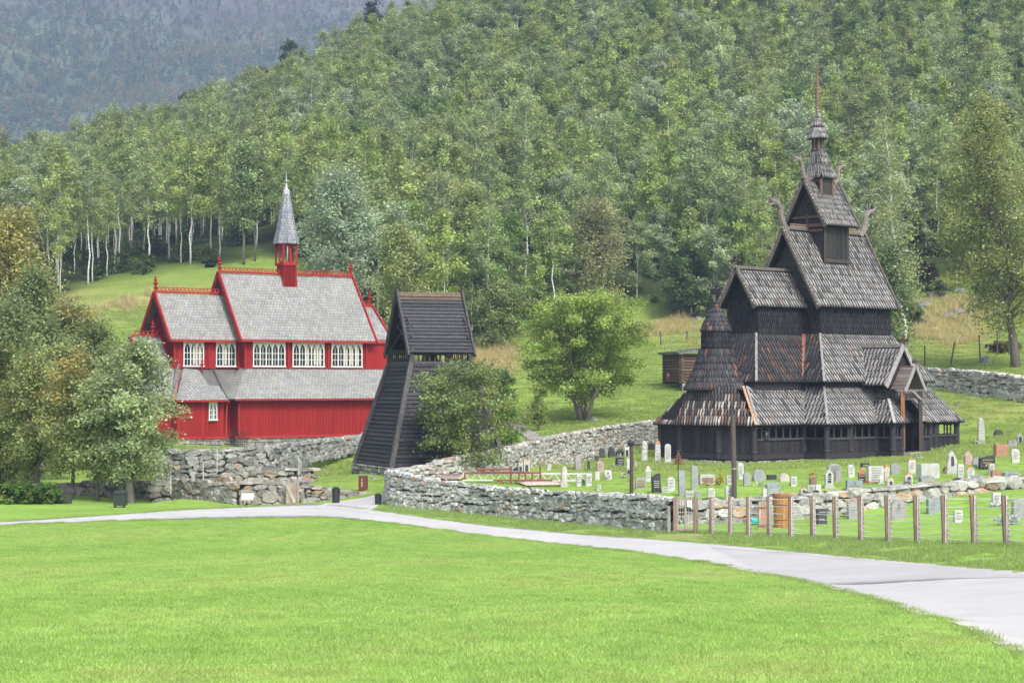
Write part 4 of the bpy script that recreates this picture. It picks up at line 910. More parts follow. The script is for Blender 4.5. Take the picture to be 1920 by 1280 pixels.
# windows
def window(p0, p1, c, z0, z1, n, parent=RC, cream=0., shallow=False):
    W = MB((.72, .73, .72)); d = Vector(RF.a); o_ = Vector(RF.c) if not shallow else None
    P = p0; Q = p1; d = (Q - P); L_ = d.length; d.normalize(); o_ = Vector((d.y, -d.x, 0)); n0 = Vector((0, 0, 1))
    def B(u0, u1, za, zb, th=.06, off=.11): W.box(P + d * (u0 + u1) / 2 + o_ * off + n0 * (za + zb) / 2, (u1 - u0, th, zb - za), ux=d, uy=o_)
    B(-.07, 0, z0, z1); B(L_, L_ + .07, z0, z1); B(-.1, L_ + .1, z0 - .1, z0, .14, .11); B(-.07, L_ + .07, z1, z1 + .06); w = L_ / n
    for i in range(1, n): B(w * i - .035, w * i + .035, z0, z1)
    for k in (.27, .53): zz = z0 + (z1 - z0) * k; B(0, L_, zz - .018, zz + .018, .03, .09)
    for i in range(n): B(w * (i + .5) - .014, w * (i + .5) + .014, z0, z1 - .3, .03, .09)
    for i in range(n):
        for s in (0, 1):   # pointed lancet heads
            x0 = w * (i + s); xm = w * (i + .5); e = .012 * i; zz = z1
            pts = [P + d * x0 + n0 * zz, P + d * x0 + n0 * (zz - .52), P + d * (x0 + (xm - x0) * .45) + n0 * (zz - .3), P + d * xm + n0 * (zz - .08), P + d * xm + n0 * zz]
            pts = [p + o_ * .125 for p in pts]
            if s: pts = pts[::-1]
            W.mesh(pts + [p - o_ * .05 for p in pts], [(0, 1, 2, 3, 4), (9, 8, 7, 6, 5)] + [(j, j + 5, (j + 1) % 5 + 5, (j + 1) % 5) for j in range(5)])
    o = W.build('window', MAT['white'], parent)
    G = MB((.02, .022, .025)); G.box(P + d * L_ / 2 + o_ * .06 + n0 * (z0 + z1) / 2, (L_, .02, z1 - z0), ux=d, uy=o_); po = G.build('pane', MAT['glass'], o)
    if cream:
        for i in range(n):
            K = MB((.45, .42, .33))
            if rs.random() < cream: K.box(P + d * w * (i + rs.uniform(.35, .65)) + o_ * .0725 + n0 * (z0 * .55 + z1 * .45), (w * .45, .003, (z1 - z0) * .8), ux=d, uy=o_)
            if K.f: K.build('curtain', MAT['white'], o)
    return o
for a0, a1 in ((.62, 3.1), (3.85, 6.35), (7.1, 9.6)): window(RF(a0, 3.0, 0), RF(a1, 3.0, 0), 3, 1.32, 2.98, 5, cream=.35)
for a0, a1 in ((-4.4, -2.95), (-1.85, -.42)): window(RF(a0, 2.1, 0), RF(a1, 2.1, 0), 2, 1.32, 2.98, 3, cream=.5)
pa, pb = RF(-4.85, 5.95, 0), RF(-3.15, 5.55, 0); window(pa.lerp(pb, .28), pa.lerp(pb, .62), 0, -2.4, -1.25, 2, shallow=True)
m = MB((.8, .8, .78)); q = RF(-2.9, 5.0, -1.5); m.lathe(q, [(.03, -.02), (.11, .0), (.13, .1), (.09, .2), (.03, .26)], 8); m.build('wall_lamp', MAT['white'], RC)
m = MB((.75, .75, .75)); m.box(RF(-5.6, 5.62, -2.25), (.12, .05, .12), ux=RF.a, uy=RF.c); m.build('alarm_box', MAT['white'], RC)
for a, c in ((-3.0, 5.7), (-1.85, 5.35)):
    m = MB((.36, .05, .045)); m.tube([RF(a + .25, c + .15, ze - .1), RF(a + .1, c - .02, ze - .4), RF(a + .08, c - .02, ZB - .1)], .045, 6); m.build('downpipe', BD, RC)
# stone foundation
def course_wall(mb, p, q, z0, z1, rnd, off=.0, sz=(.5, .25), col=(.27, .26, .24)):
    P, Q = Vector(p), Vector(q); d = Q - P; L_ = d.length; d.normalize(); n = Vector((d.y, -d.x, 0)); n0 = Vector((0, 0, 1)); z = z0
    mb.hexa([P + n * off + n0 * z0, Q + n * off + n0 * z0, Q - n * .3 + n0 * z0, P - n * .3 + n0 * z0, P + n * off + n0 * z1, Q + n * off + n0 * z1, Q - n * .3 + n0 * z1, P - n * .3 + n0 * z1], (.04, .04, .038))
    while z < z1 - .03:
        h = min(sz[1] * rnd.uniform(.6, 1.4), z1 - z); u = -rnd.uniform(0, .2)
        while u < L_:
            l = sz[0] * rnd.uniform(.5, 1.6); k = rnd.uniform(.6, 1.3); a, b = max(u + .015, 0), min(u + l - .015, L_)
            if b - a > .05:
                t = rnd.uniform(.03, .1); o_ = n * off; g = .012
                A = [P + d * a + n0 * (z + g), P + d * b + n0 * (z + g), P + d * b + n0 * (z + h - g), P + d * a + n0 * (z + h - g)]
                i_ = min(.05, (b - a) * .2, h * .2); Bq = [P + d * (a + i_ * rnd.uniform(.3, 1)) + n0 * (z + g + i_ * .6), P + d * (b - i_ * rnd.uniform(.3, 1)) + n0 * (z + g + i_ * .6), P + d * (b - i_ * rnd.uniform(.3, 1.2)) + n0 * (z + h - g - i_ * .6), P + d * (a + i_) + n0 * (z + h - g - i_ * .6)]
                v = [x + o_ for x in A] + [x + o_ + n * t * rnd.uniform(.7, 1.2) for x in Bq]
                mb.mesh(v, [(4, 5, 6, 7), (0, 1, 5, 4), (1, 2, 6, 5), (2, 3, 7, 6), (3, 0, 4, 7)], tuple(x * k for x in col))
            u += l
        z += h
m = MB()
for i in range(len(RL)):
    p, q = RF(*RL[i], 0), RF(*RL[(i + 1) % len(RL)], 0); course_wall(m, (p.x, p.y, 0), (q.x, q.y, 0), -5.2, ZB - .1, rs, off=.04)
m.build('stone_foundation', MAT['stone'], RC)
# steeple
ste = MB(RED); fbox(ste, RF, 4.5, 5.45, -.5, .62, 6.6, 8.75)
for i in range(5): ste.beam(RF(4.55 + .21 * i, .64, 6.7), RF(4.55 + .21 * i, .64, 8.7), .05, .03, RED2)
slab(ste, [RF(4.35, .62, 6.6), RF(5.65, .62, 6.6), RF(5.5, .62, 8.7), RF(4.48, .62, 8.7)], .1, RED)
st_o = ste.build('steeple_base', BD, RC)
m = MB(RED2); fbox(m, RF, 4.38, 5.57, -.6, .7, 8.72, 8.86)
for p in ((4.42, -.5), (5.0, -.5), (5.53, -.5), (4.42, .05), (5.53, .05), (4.42, .62), (5.0, .62), (5.53, .62)): m.beam(RF(*p, 8.8), RF(*p, 10.35), .13, .13)
slab(m, [RF(4.38, .62, 8.84), RF(5.57, .62, 8.84), RF(5.0, .3, 9.15)], .02); slab(m, [RF(4.38, -.5, 8.84), RF(4.38, .62, 8.84), RF(4.7, .1, 9.15)], .02)
for p, q in (((4.42, .62), (5.0, .62)), ((5.0, .62), (5.53, .62)), ((4.42, -.5), (4.42, .05)), ((4.42, .05), (4.42, .62))):
    A, B = RF(*p, 10.0), RF(*q, 10.0); M_ = (A + B) / 2 + Vector((0, 0, .3)); m.beam(A, M_, .08, .12); m.beam(B, M_, .08, .12)
fbox(m, RF, 4.4, 5.55, -.52, .64, 10.2, 10.42); m.build('belfry', BD, RC)
def rpyr(mb, a, c, prof):
    for k in range(len(prof) - 1):
        (h0, z0), (h1, z1) = prof[k], prof[k + 1]; n = 8
        for i in range(n):
            t0, t1 = math.pi / 8 + 2 * math.pi * i / n, math.pi / 8 + 2 * math.pi * (i + 1) / n
            P = lambda r_, t, z: RF(a + r_ * math.cos(t), c - r_ * math.sin(t), z)
            rshing(mb, (), ) if 0 else shingles(mb, P(h0, t0, z0), P(h0, t1, z0), P(h1, t1, z1), P(h1, t0, z1), .2, .2, .02, lambda r, t, u: tuple(x * 1.05 for x in ((.22, .24, .27) if r.random() < .6 else (.30, .31, .33))), rs, skew=.5, fill=.94, back=.03, under=(.1, .1, .11), edge=(.1, .1, .11))
m = MB(); rpyr(m, 4.97, .06, [(.98, 10.3), (.74, 11.3), (.5, 12.6), (.27, 14.0)]); so = m.build('spire', SLM, RC)
m = MB((.45, .46, .47)); m.lathe(RF(4.97, .06, 0), [(.27, 13.95), (.25, 14.3), (.12, 14.4), (.05, 14.9), (.2, 14.95), (.2, 15.0), (.04, 15.05), (.02, 15.6)], 8); m.build('spire_cap', MAT['metal'], so)

# ---------------------------------------------------------------- the free-standing bell tower
_c = at(773, 720, 94); b_ = Frame(_c.x, _c.y, 21); BF = Frame(*(b_(0, -1.6, 0))[:2], 21)
BT = thing('bell_tower', 'free-standing black tarred bell tower with sloping boarded sides', 'bell tower', BF(1.4, 0, -4.0))
def c_b(k): return (.04 * k, .04 * k, .046 * k)
z0, z1 = -3.75, 1.0; ob = (-1.35, 4.1, 2.78); it = (-.02, 2.8, 1.62)
def lerp(a, b, t): return a + (b - a) * t
def side_pts(t): return lerp(ob[0], it[0], t), lerp(ob[1], it[1], t), lerp(ob[2], it[2], t)
m = MB(); core = [BF(ob[0], ob[2], z0), BF(ob[1], ob[2], z0), BF(ob[1], -ob[2], z0), BF(ob[0], -ob[2], z0), BF(it[0], it[2], z1), BF(it[1], it[2], z1), BF(it[1], -it[2], z1), BF(it[0], -it[2], z1)]
m.hexa(core, (.02, .02, .022)); k = 25
for i in range(k):
    t0, t1 = i / k, (i + 1.1) / k; a0, a1, c1 = side_pts(t0); a2, a3, c2 = side_pts(t1); za, zb = lerp(z0, z1, t0), lerp(z0, z1, t1)
    for q in (((a0, c1), (a1, c1), (a3, c2), (a2, c2), (0, 1)), ((a0, -c1), (a0, c1), (a2, c2), (a2, -c2), (-1, 0)), ((a1, c1), (a1, -c1), (a3, -c2), (a3, c2), (1, 0)), ((a1, -c1), (a0, -c1), (a2, -c2), (a3, -c2), (0, -1))):
        da, dc = q[4]; kk = rs.uniform(.75, 1.35)
        lo_ = [BF(q[0][0] + da * .075, q[0][1] + dc * .075, za), BF(q[1][0] + da * .075, q[1][1] + dc * .075, za)]; hi = [BF(q[2][0] + da * .02, q[2][1] + dc * .02, zb), BF(q[3][0] + da * .02, q[3][1] + dc * .02, zb)]
        bl = [BF(q[0][0], q[0][1], za), BF(q[1][0], q[1][1], za)]
        nseg = 4; cuts = [0] + sorted(rs.uniform(.1, .9) for _ in range(nseg - 1)) + [1]
        for s in range(nseg):
            u, v = cuts[s], cuts[s + 1]; k2 = kk * rs.uniform(.85, 1.15)
            m.mesh([lo_[0].lerp(lo_[1], u), lo_[0].lerp(lo_[1], v), hi[1].lerp(hi[0], v), hi[1].lerp(hi[0], u), bl[0].lerp(bl[1], u), bl[0].lerp(bl[1], v)], [(0, 1, 2, 3), (4, 5, 1, 0)], c_b(k2))
m.build('boarded_wall', T_, BT)
for sa, sc in ((0, 1), (1, 1), (0, -1), (1, -1)):
    m = MB((.09, .085, .088)); p = BF((ob[sa] + (-.08, .08)[sa]), sc * (ob[2] + .08), z0 - .1); q = BF(it[sa] + (-.07, .07)[sa], sc * (it[2] + .06), z1); m.beam(p, q, .22, .22, up=BF.a)
    m.beam(q, BF(it[sa], sc * it[2], 1.75), .2, .2, (.06, .056, .06), up=BF.a); m.build('corner_post', T_, BT)
m = MB((.045, .043, .047))
for c in (-1.62, 1.62):
    m.beam(BF(0, c, 1.0), BF(2.8, c, 1.0), .12, .12, (.08, .075, .08)); m.beam(BF(0, c, 1.6), BF(2.8, c, 1.6), .12, .12)
    for i in range(9):
        a = .3 + .27 * i; m.lathe(BF(a, c, 0), [(.03, 1.0), (.055, 1.12), (.03, 1.3), (.05, 1.5), (.05, 1.6)], 5)
for a in (-.02, 2.8):
    m.beam(BF(a, -1.6, 1.0), BF(a, 1.6, 1.0), .12, .12, (.08, .075, .08))
    for i in range(10): m.lathe(BF(a, -1.35 + .3 * i, 0), [(.03, 1.0), (.055, 1.12), (.03, 1.3), (.05, 1.5), (.05, 1.62)], 5)
    for s in (-1, 1):
        for j in range(3): m.beam(BF(a, s * 1.5, 1.7 + .5 * j), BF(a, -s * (.7 - .2 * j), 2.8 + .5 * j), .05, .06, (.06, .055, .06))
m.build('sound_opening', T_, BT)
m = MB((.04, .05, .045)); m.lathe(BF(1.4, 0, 0), [(.48, .95), (.38, 1.2), (.3, 1.6), (.16, 1.85), (.05, 2.0)], 14); m.build('bell', MAT['metal'], BT)
slab_ = MB((.02, .02, .02)); slab(slab_, [BF(2.7, 1.4, 1.5), BF(2.7, -1.4, 1.5), BF(2.7, 0, 3.9)], .05); slab_.build('gable_board', T_, BT)
m = MB(); kr = 17
for s in (1, -1):
    for i in range(kr):
        t0, t1 = i / kr, (i + 1.08) / kr; kk = rs.uniform(.8, 1.3)
        col = c_b(kk * 1.25) if i < kr - 2 else (.12 * kk, .09 * kk, .065 * kk)
        P = lambda a, t, h: BF(a, s * (lerp(1.78, 0, min(t, 1)) + h * .8), lerp(1.45, 4.28, min(t, 1)) + h * .5)
        v = [P(-.22, t0, .07), P(2.95, t0, .07), P(2.95, t1, .015), P(-.22, t1, .015), P(-.22, t0, 0), P(2.95, t0, 0)]
        m.mesh(v, [(0, 1, 2, 3), (4, 5, 1, 0)] if s == 1 else [(3, 2, 1, 0), (0, 1, 5, 4)], col)
    q = [BF(-.2, s * 1.76, 1.4), BF(2.93, s * 1.76, 1.4), BF(2.93, 0, 4.22), BF(-.2, 0, 4.22)]; m.mesh(q, [(0, 1, 2, 3)], (.03, .03, .03))
m.beam(BF(-.22, 0, 4.3), BF(2.95, 0, 4.3), .14, .1, (.17, .13, .10)); ro = m.build('roof', T_, BT)
for a in (-.26, 2.99):
    for s in (1, -1): m = MB((.07, .066, .07)); m.beam(BF(a, s * 1.86, 1.3), BF(a, 0, 4.4), .09, .26); m.build('barge_board', T_, ro)
    m = MB((.04, .038, .04)); m.lathe(BF(a, 0, 0), [(.04, 4.3), (.04, 4.5), (.07, 4.56), (.025, 4.62), (.045, 4.7), (.012, 4.9)], 6); m.build('finial', T_, ro)
m = MB()
FP = [BF(-1.5, 2.95, 0), BF(4.3, 2.95, 0), BF(4.3, -2.95, 0), BF(-1.5, -2.95, 0)]
for i in range(4): course_wall(m, FP[i], FP[(i + 1) % 4], -4.9, -3.78, rs, off=.05, sz=(.4, .16), col=(.30, .29, .27))
m.build('stone_footing', MAT['stone'], BT)
# ---------------------------------------------------------------- dry stone walls
def dry_wall(name, pts, label, size=(.30, .15), thick=.55, col=(.38, .375, .35), seed=1, brown=.08, cap=True, cat='stone wall', back=True, extra=.25, wavy=.05):
    """pts: (px, row of the foot, row of the top[, depth])"""
    rnd = random.Random(seed); B_ = []; T2 = []
    for p in pts:
        g = ground(p[0], p[1]) if len(p) < 4 else at(p[0], p[1], p[3]); g.z = H(g.x, g.y) if name == 'stone_wall' and seed in (12, 13) else g.z
        B_.append(g); T2.append(at(p[0], p[2], g.y).z)
    cum = [0]
    for i in range(1, len(B_)): cum.append(cum[-1] + (Vector((B_[i].x, B_[i].y)) - Vector((B_[i - 1].x, B_[i - 1].y))).length)
    Lt = cum[-1]
    def samp(s):
        s = min(max(s, 0), Lt - 1e-4); i = max(0, min(len(cum) - 2, int(np.searchsorted(cum, s, side='right') - 1))); t = (s - cum[i]) / (cum[i + 1] - cum[i])
        p = B_[i].lerp(B_[i + 1], t); d = (B_[i + 1] - B_[i]); d.z = 0; d.normalize(); return Vector((p.x, p.y, 0)), p.z, T2[i] * (1 - t) + T2[i + 1] * t, d, Vector((d.y, -d.x, 0))
    root_ = thing(name, label, cat, B_[0])
    core = MB((.035, .034, .032)); st = MB(col); nseg = max(2, int(Lt / .6)); n0 = Vector((0, 0, 1))
    rows_ = []
    for k in range(nseg + 1):
        p, zb, zt, d, n = samp(Lt * k / nseg); h = thick / 2 - .07; rows_.append([p + n * h + n0 * (zb - extra), p - n * h + n0 * (zb - extra), p - n * h * .7 + n0 * (zt - .1), p + n * h * .7 + n0 * (zt - .1)])
    vs = [v for r in rows_ for v in r]; fs = []
    for k in range(nseg):
        for j in range(4): fs.append((4 * k + j, 4 * k + (j + 1) % 4, 4 * k + 4 + (j + 1) % 4, 4 * k + 4 + j))
    fs += [(3, 2, 1, 0), tuple(4 * nseg + j for j in range(4))]; core.mesh(vs, fs)
    def scol():
        k = rnd.uniform(.6, 1.35)
        if rnd.random() < brown: return (.36 * k, .26 * k, .18 * k)
        if rnd.random() < .12: return tuple(x * k * 1.25 for x in col)
        return tuple(x * k for x in col)
    def stone(P, d, n, l, h, tk):
        c = scol(); N8 = 8; out = []; inn = []
        for j in range(N8):
            a = 2 * math.pi * (j + .5 + rnd.uniform(-.2, .2)) / N8; ca, sa = math.cos(a), math.sin(a); m_ = max(abs(ca), abs(sa)); q = (1 / m_) ** .86 * rnd.uniform(.88, 1.05)
            out.append(P + d * ca * q * l / 2 + n0 * sa * q * h / 2 - n * .06); inn.append(P + d * ca * q * l / 2 * .80 + n0 * sa * q * h / 2 * .74 + n * tk * rnd.uniform(.6, 1.1))
        st.mesh(out + inn, [tuple(range(8, 16))] + [(j, (j + 1) % 8, 8 + (j + 1) % 8, 8 + j) for j in range(8)], c)
    Hmax = max(T2[i] - B_[i].z for i in range(len(B_))) + extra
    for sgn in ((1, -1) if back else (1,)):
        z = 0; ri = 0
        while z < Hmax:
            rh = size[1] * rnd.uniform(.75, 1.3) * (1.25 if z < extra + .25 else 1); s = -rnd.uniform(0, size[0])
            ph = rnd.uniform(0, 6)
            while s < Lt:
                l = size[0] * rnd.uniform(.45, 1.6); hh = rh * rnd.uniform(.8, 1.3); p, zb, zt, d, n = samp(s + l / 2)
                zz = zb - extra + z + rh / 2 + wavy * math.sin(s * 1.1 + ph) + rnd.uniform(-.3, .3) * size[1]
                if zz + rh * .1 < zt and 0 <= s + l / 2 <= Lt:
                    fr_ = (zz - zb + extra) / max(zt - zb + extra, .1); o_ = thick / 2 * (1 - .2 * fr_) - .03
                    dd_ = (d + n0 * rnd.uniform(-.12, .12)).normalized()
                    stone(p + n * sgn * o_ + n0 * zz, dd_ * sgn, n * sgn, l * 1.1, hh * 1.2, rnd.uniform(.03, .10))
                s += l * .93
            z += rh * .86; ri += 1
    if cap:
        s = 0
        while s < Lt:
            l = size[0] * rnd.uniform(.8, 2.2); p, zb, zt, d, n = samp(s + l / 2); c = scol(); w = thick * rnd.uniform(.38, .56); h = size[1] * rnd.uniform(.35, .75); b = p + n0 * (zt - .06 + rnd.uniform(-.03, .05)) + n * rnd.uniform(-.08, .08)
            tl = rnd.uniform(-.1, .1); P8 = []
            for zz, q in ((-h / 2, 1), (h / 2, .86)):
                for a, e in ((-1, 1), (1, 1), (1, -1), (-1, -1)): P8.append(b + d * a * l * .52 * q * rnd.uniform(.8, 1.05) + n * e * w * q * rnd.uniform(.8, 1.08) + n0 * (zz + a * tl * l * .3 + rnd.uniform(-.015, .015)))
            st.hexa(P8, c); s += l * .9
    core.build('wall_core', MAT['stone'], root_); st.build('stone_facing', MAT['stone'], root_)
    return root_
dry_wall('stone_wall', [(733, 930, 884, 83), (739, 946, 881), (766, 950, 889), (800, 954, 896), (893, 964, 908), (1002, 975, 919), (1093, 983, 923), (1183, 991, 926), (1262, 998, 933)], 'long grey dry stone wall curving beside the path in front of the graveyard', size=(.27, .15), seed=11, brown=.03, col=(.43, .43, .41))
dry_wall('stone_wall', [(742, 912, 880, 83.5), (775, 900, 876, 86), (810, 890, 868, 88), (850, 884, 856, 89.6), (905, 876, 846, 92), (960, 871, 836, 96), (1003, 866, 824, 101), (1060, 857, 812, 108), (1150, 841, 797, 117), (1215, 832, 789, 124), (1262, 826, 783, 129)], 'grey stone wall along the back of the graveyard, below the round rowan', size=(.36, .16), seed=12, col=(.36, .355, .33), back=False)
dry_wall('stone_wall', [(1268, 986, 938, 71), (1312, 984, 938, 71), (1400, 979, 934, 71.5), (1480, 974, 928, 72.5), (1560, 970, 922, 74), (1640, 963, 914, 75), (1700, 957, 908, 76), (1780, 946, 902, 77.5), (1860, 936, 896, 79), (1960, 925, 890, 80), (2050, 915, 884, 82), (2230, 900, 868, 85)], 'low wall of large flat stones behind the wire fence, under the headstones', size=(.55, .2), seed=13, col=(.31, .305, .285), brown=.1, wavy=.08)
dry_wall('stone_wall', [(1733, 728, 690), (1790, 733, 692), (1850, 742, 697), (1920, 752, 705), (2010, 765, 716), (2160, 790, 742)], 'grey stone wall on the slope to the right of the black church', size=(.5, .22), seed=14, back=False, thick=.8)
dry_wall('stone_wall', [(296, 900, 846, 100), (360, 900, 843, 99), (420, 898, 842, 99), (500, 885, 836, 101), (560, 866, 829, 106), (620, 850, 822, 112), (690, 835, 812, 118)], 'upper terrace wall just below the red church, tapering to the right', size=(.5, .25), seed=15, brown=.04, col=(.25, .25, .24), back=False)
dry_wall('stone_wall', [(370, 915, 889, 95), (430, 912, 888, 94), (500, 908, 880, 94), (555, 904, 878, 94), (583, 901, 877, 95)], 'narrow middle terrace wall with two rows of flat stones', size=(.55, .2), seed=16, col=(.25, .235, .215), brown=.08, back=False)
dry_wall('stone_wall', [(284, 948, 902, 88), (330, 946, 900, 88), (380, 947, 905, 86), (450, 948, 904, 84), (535, 946, 900, 84.5), (572, 942, 898, 85)], 'lower terrace wall with brown stones behind the info board', size=(.5, .26), seed=17, col=(.24, .225, .205), brown=.12, back=False)
dry_wall('stone_wall', [(570, 941, 908, 86), (610, 940, 914, 86), (660, 938, 921, 86), (700, 935, 924, 86), (735, 932, 922, 86)], 'low rough stone wall between wooden door and the bins', size=(.4, .16), seed=18, col=(.26, .25, .23), back=False, thick=.45)
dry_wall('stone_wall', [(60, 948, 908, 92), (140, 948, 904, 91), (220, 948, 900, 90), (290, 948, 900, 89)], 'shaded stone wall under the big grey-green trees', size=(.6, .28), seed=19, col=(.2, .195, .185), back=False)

# ---------------------------------------------------------------- headstones
GR = MAT['granite']; rg = random.Random(8)
HC = dict(white=(.50, .50, .49), pale=(.42, .42, .405), grey=(.28, .29, .30), blue=(.24, .28, .29), dark=(.06, .06, .065), black=(.045, .046, .05), brown=(.20, .15, .12), pink=(.42, .31, .28), rust=(.36, .19, .13), lich=(.46, .42, .37), purple=(.30, .27, .29))
def outline(shape, w, h, r):
    if shape == 'arch': return [(-w / 2, 0), (w / 2, 0), (w / 2, h - w * .42)] + [(w / 2 * math.cos(a), h - w * .42 + w * .42 * math.sin(a)) for a in (.5, .95, 1.4, 1.75, 2.2, 2.65)] + [(-w / 2, h - w * .42)]
    if shape == 'pillar': return [(-w / 2, 0), (w / 2, 0), (w * .42, h * .82), (w * .3, h * .94), (w * .06, h), (-w * .1, h), (-w * .32, h * .93), (-w * .4, h * .82)]
    if shape == 'slab': return [(-w / 2, 0), (w / 2, 0), (w / 2, h), (-w / 2, h)]
    if shape == 'low': return [(-w / 2, 0), (w / 2, 0), (w / 2, h * .8), (w * .2, h), (-w * .2, h), (-w / 2, h * .8)]
    if shape == 'slant': return [(-w / 2, 0), (w / 2, 0), (w / 2, h), (w * .1, h * .97), (-w / 2, h * .82)]
    if shape == 'gable': return [(-w / 2, 0), (w / 2, 0), (w / 2, h * .72), (0, h), (-w / 2, h * .72)]
    if shape == 'cross': return [(-w * .36, 0), (w * .36, 0), (w * .42, h * .55), (w * .5, h * .62), (w * .5, h * .74), (w * .3, h * .8), (w * .26, h * .93), (0, h), (-w * .26, h * .93), (-w * .3, h * .8), (-w * .5, h * .74), (-w * .5, h * .62), (-w * .42, h * .55)]
    n = 9; P_ = [(-w / 2, 0), (w / 2, 0)]                                # rough boulder-like
    for i in range(n): a = math.pi * i / (n - 1); P_.append((w / 2 * math.cos(a) * r.uniform(.85, 1.05), h * .35 + h * .65 * math.sin(a) * r.uniform(.88, 1.05)))
    return P_
def headstone(px, yb, wp, hp, shape, col, label, plaque=None, text=None, lichen=None, base=False, rot=None, tilt=0, thick=None):
    g = ground(px, yb); s = g.y / F; w, h = wp * s, hp * s; g = g - Vector((0, 0, .02))
    rot = rg.uniform(.10, .55) if rot is None else rot; d = Vector((math.cos(rot), math.sin(rot), 0)); n = Vector((d.y, -d.x, 0)); u = (Vector((0, 0, 1)) + d * (tilt + rg.uniform(-.03, .03)) + n * rg.uniform(-.05, .02)).normalized()
    w = w / math.cos(rot) * .94; tk = thick or min(.32, max(.12, w * .32)); r = rg
    root_ = thing('headstone', label, 'gravestone', g, 'headstones in the graveyard'); m = MB(HC[col]); c = HC[col]; o = outline(shape, w, h, r); k = len(o); z0 = 0
    if base: m.box(g + Vector((0, 0, .06)), (w * 1.35, tk * 1.7, .16), tuple(x * .85 for x in c), ux=d, uy=n)
    sh = .03 if shape != 'rough' else .08
    f0 = [g + d * a * (1 - sh) + u * (b * (1 - sh * .3)) + n * tk / 2 for a, b in o]; f1 = [g + d * a + u * b + n * (tk / 2 - .03) for a, b in o]; f2 = [g + d * a + u * b - n * tk / 2 for a, b in o]
    ccs = [c] + [tuple(x * 1.05 for x in c)] * (2 * k) + [c]
    top = lichen
    m.mesh(f0 + f1 + f2, [tuple(range(k))], c)
    q = len(m.v) - 3 * k
    for i in range(k):
        j = (i + 1) % k; hi = o[i][1] + o[j][1] > h * 1.5
        m.f.append((q + k + i, q + k + j, q + j, q + i)); m.c.append((.50, .24, .10) if (top and hi) else tuple(min(1, x * 1.1) for x in c))
        m.f.append((q + 2 * k + i, q + 2 * k + j, q + k + j, q + k + i)); m.c.append((.50, .24, .10) if (top and hi) else c)
    m.f.append(tuple(q + 3 * k - 1 - i for i in range(k))); m.c.append(c)
    if top: m.box(g + u * h * .93 + n * (tk / 2 - .01), (w * .5, .03, h * .12), (.50, .25, .10), ux=d, uy=n, uz=u)
    m.build('stone', GR, root_)
    if plaque:
        pw, ph, pz = plaque[0] * w, plaque[1] * h, plaque[2] * h; pc = HC[plaque[3]]; pm = MB(pc)
        o2 = [(-pw / 2, pz), (pw / 2, pz), (pw / 2, pz + ph * .8)] + ([(pw * .3, pz + ph * .95), (0, pz + ph), (-pw * .3, pz + ph * .95)] if len(plaque) > 4 else []) + [(-pw / 2, pz + ph * (.8 if len(plaque) > 4 else .8))]
        a_ = [g + d * x + u * z + n * (tk / 2 + .012) for x, z in o2]; b__ = [g + d * x + u * z + n * (tk / 2 - .01) for x, z in o2]; kk = len(o2)
        pm.mesh(a_ + b__, [tuple(range(kk))] + [(i, i + kk, (i + 1) % kk + kk, (i + 1) % kk) for i in range(kk)]); pm.build('plaque', MAT['glass'] if plaque[3] == 'black' else GR, root_)
    if text:
        tc_, n_, zt0, zt1 = text[0], text[1], text[2] if len(text) > 2 else .78, text[3] if len(text) > 3 else .35; tm = MB(tc_)
        for i in range(n_):
            z = h * (zt0 + (zt1 - zt0) * i / max(1, n_ - 1)); x = -w * .32; end = w * rg.uniform(.18, .34)
            while x < end: l = rg.uniform(.02, .06) * max(.6, w / .7); tm.box(g + d * (x + l / 2) + u * z + n * (tk / 2 + .016), (l, .008, .028), ux=d, uy=n, uz=u); x += l + .02
        tm.build('inscription', MAT['white'], root_, )
    return root_
DK = (.12, .12, .12); LT = (.6, .6, .58); GD = (.6, .48, .2)
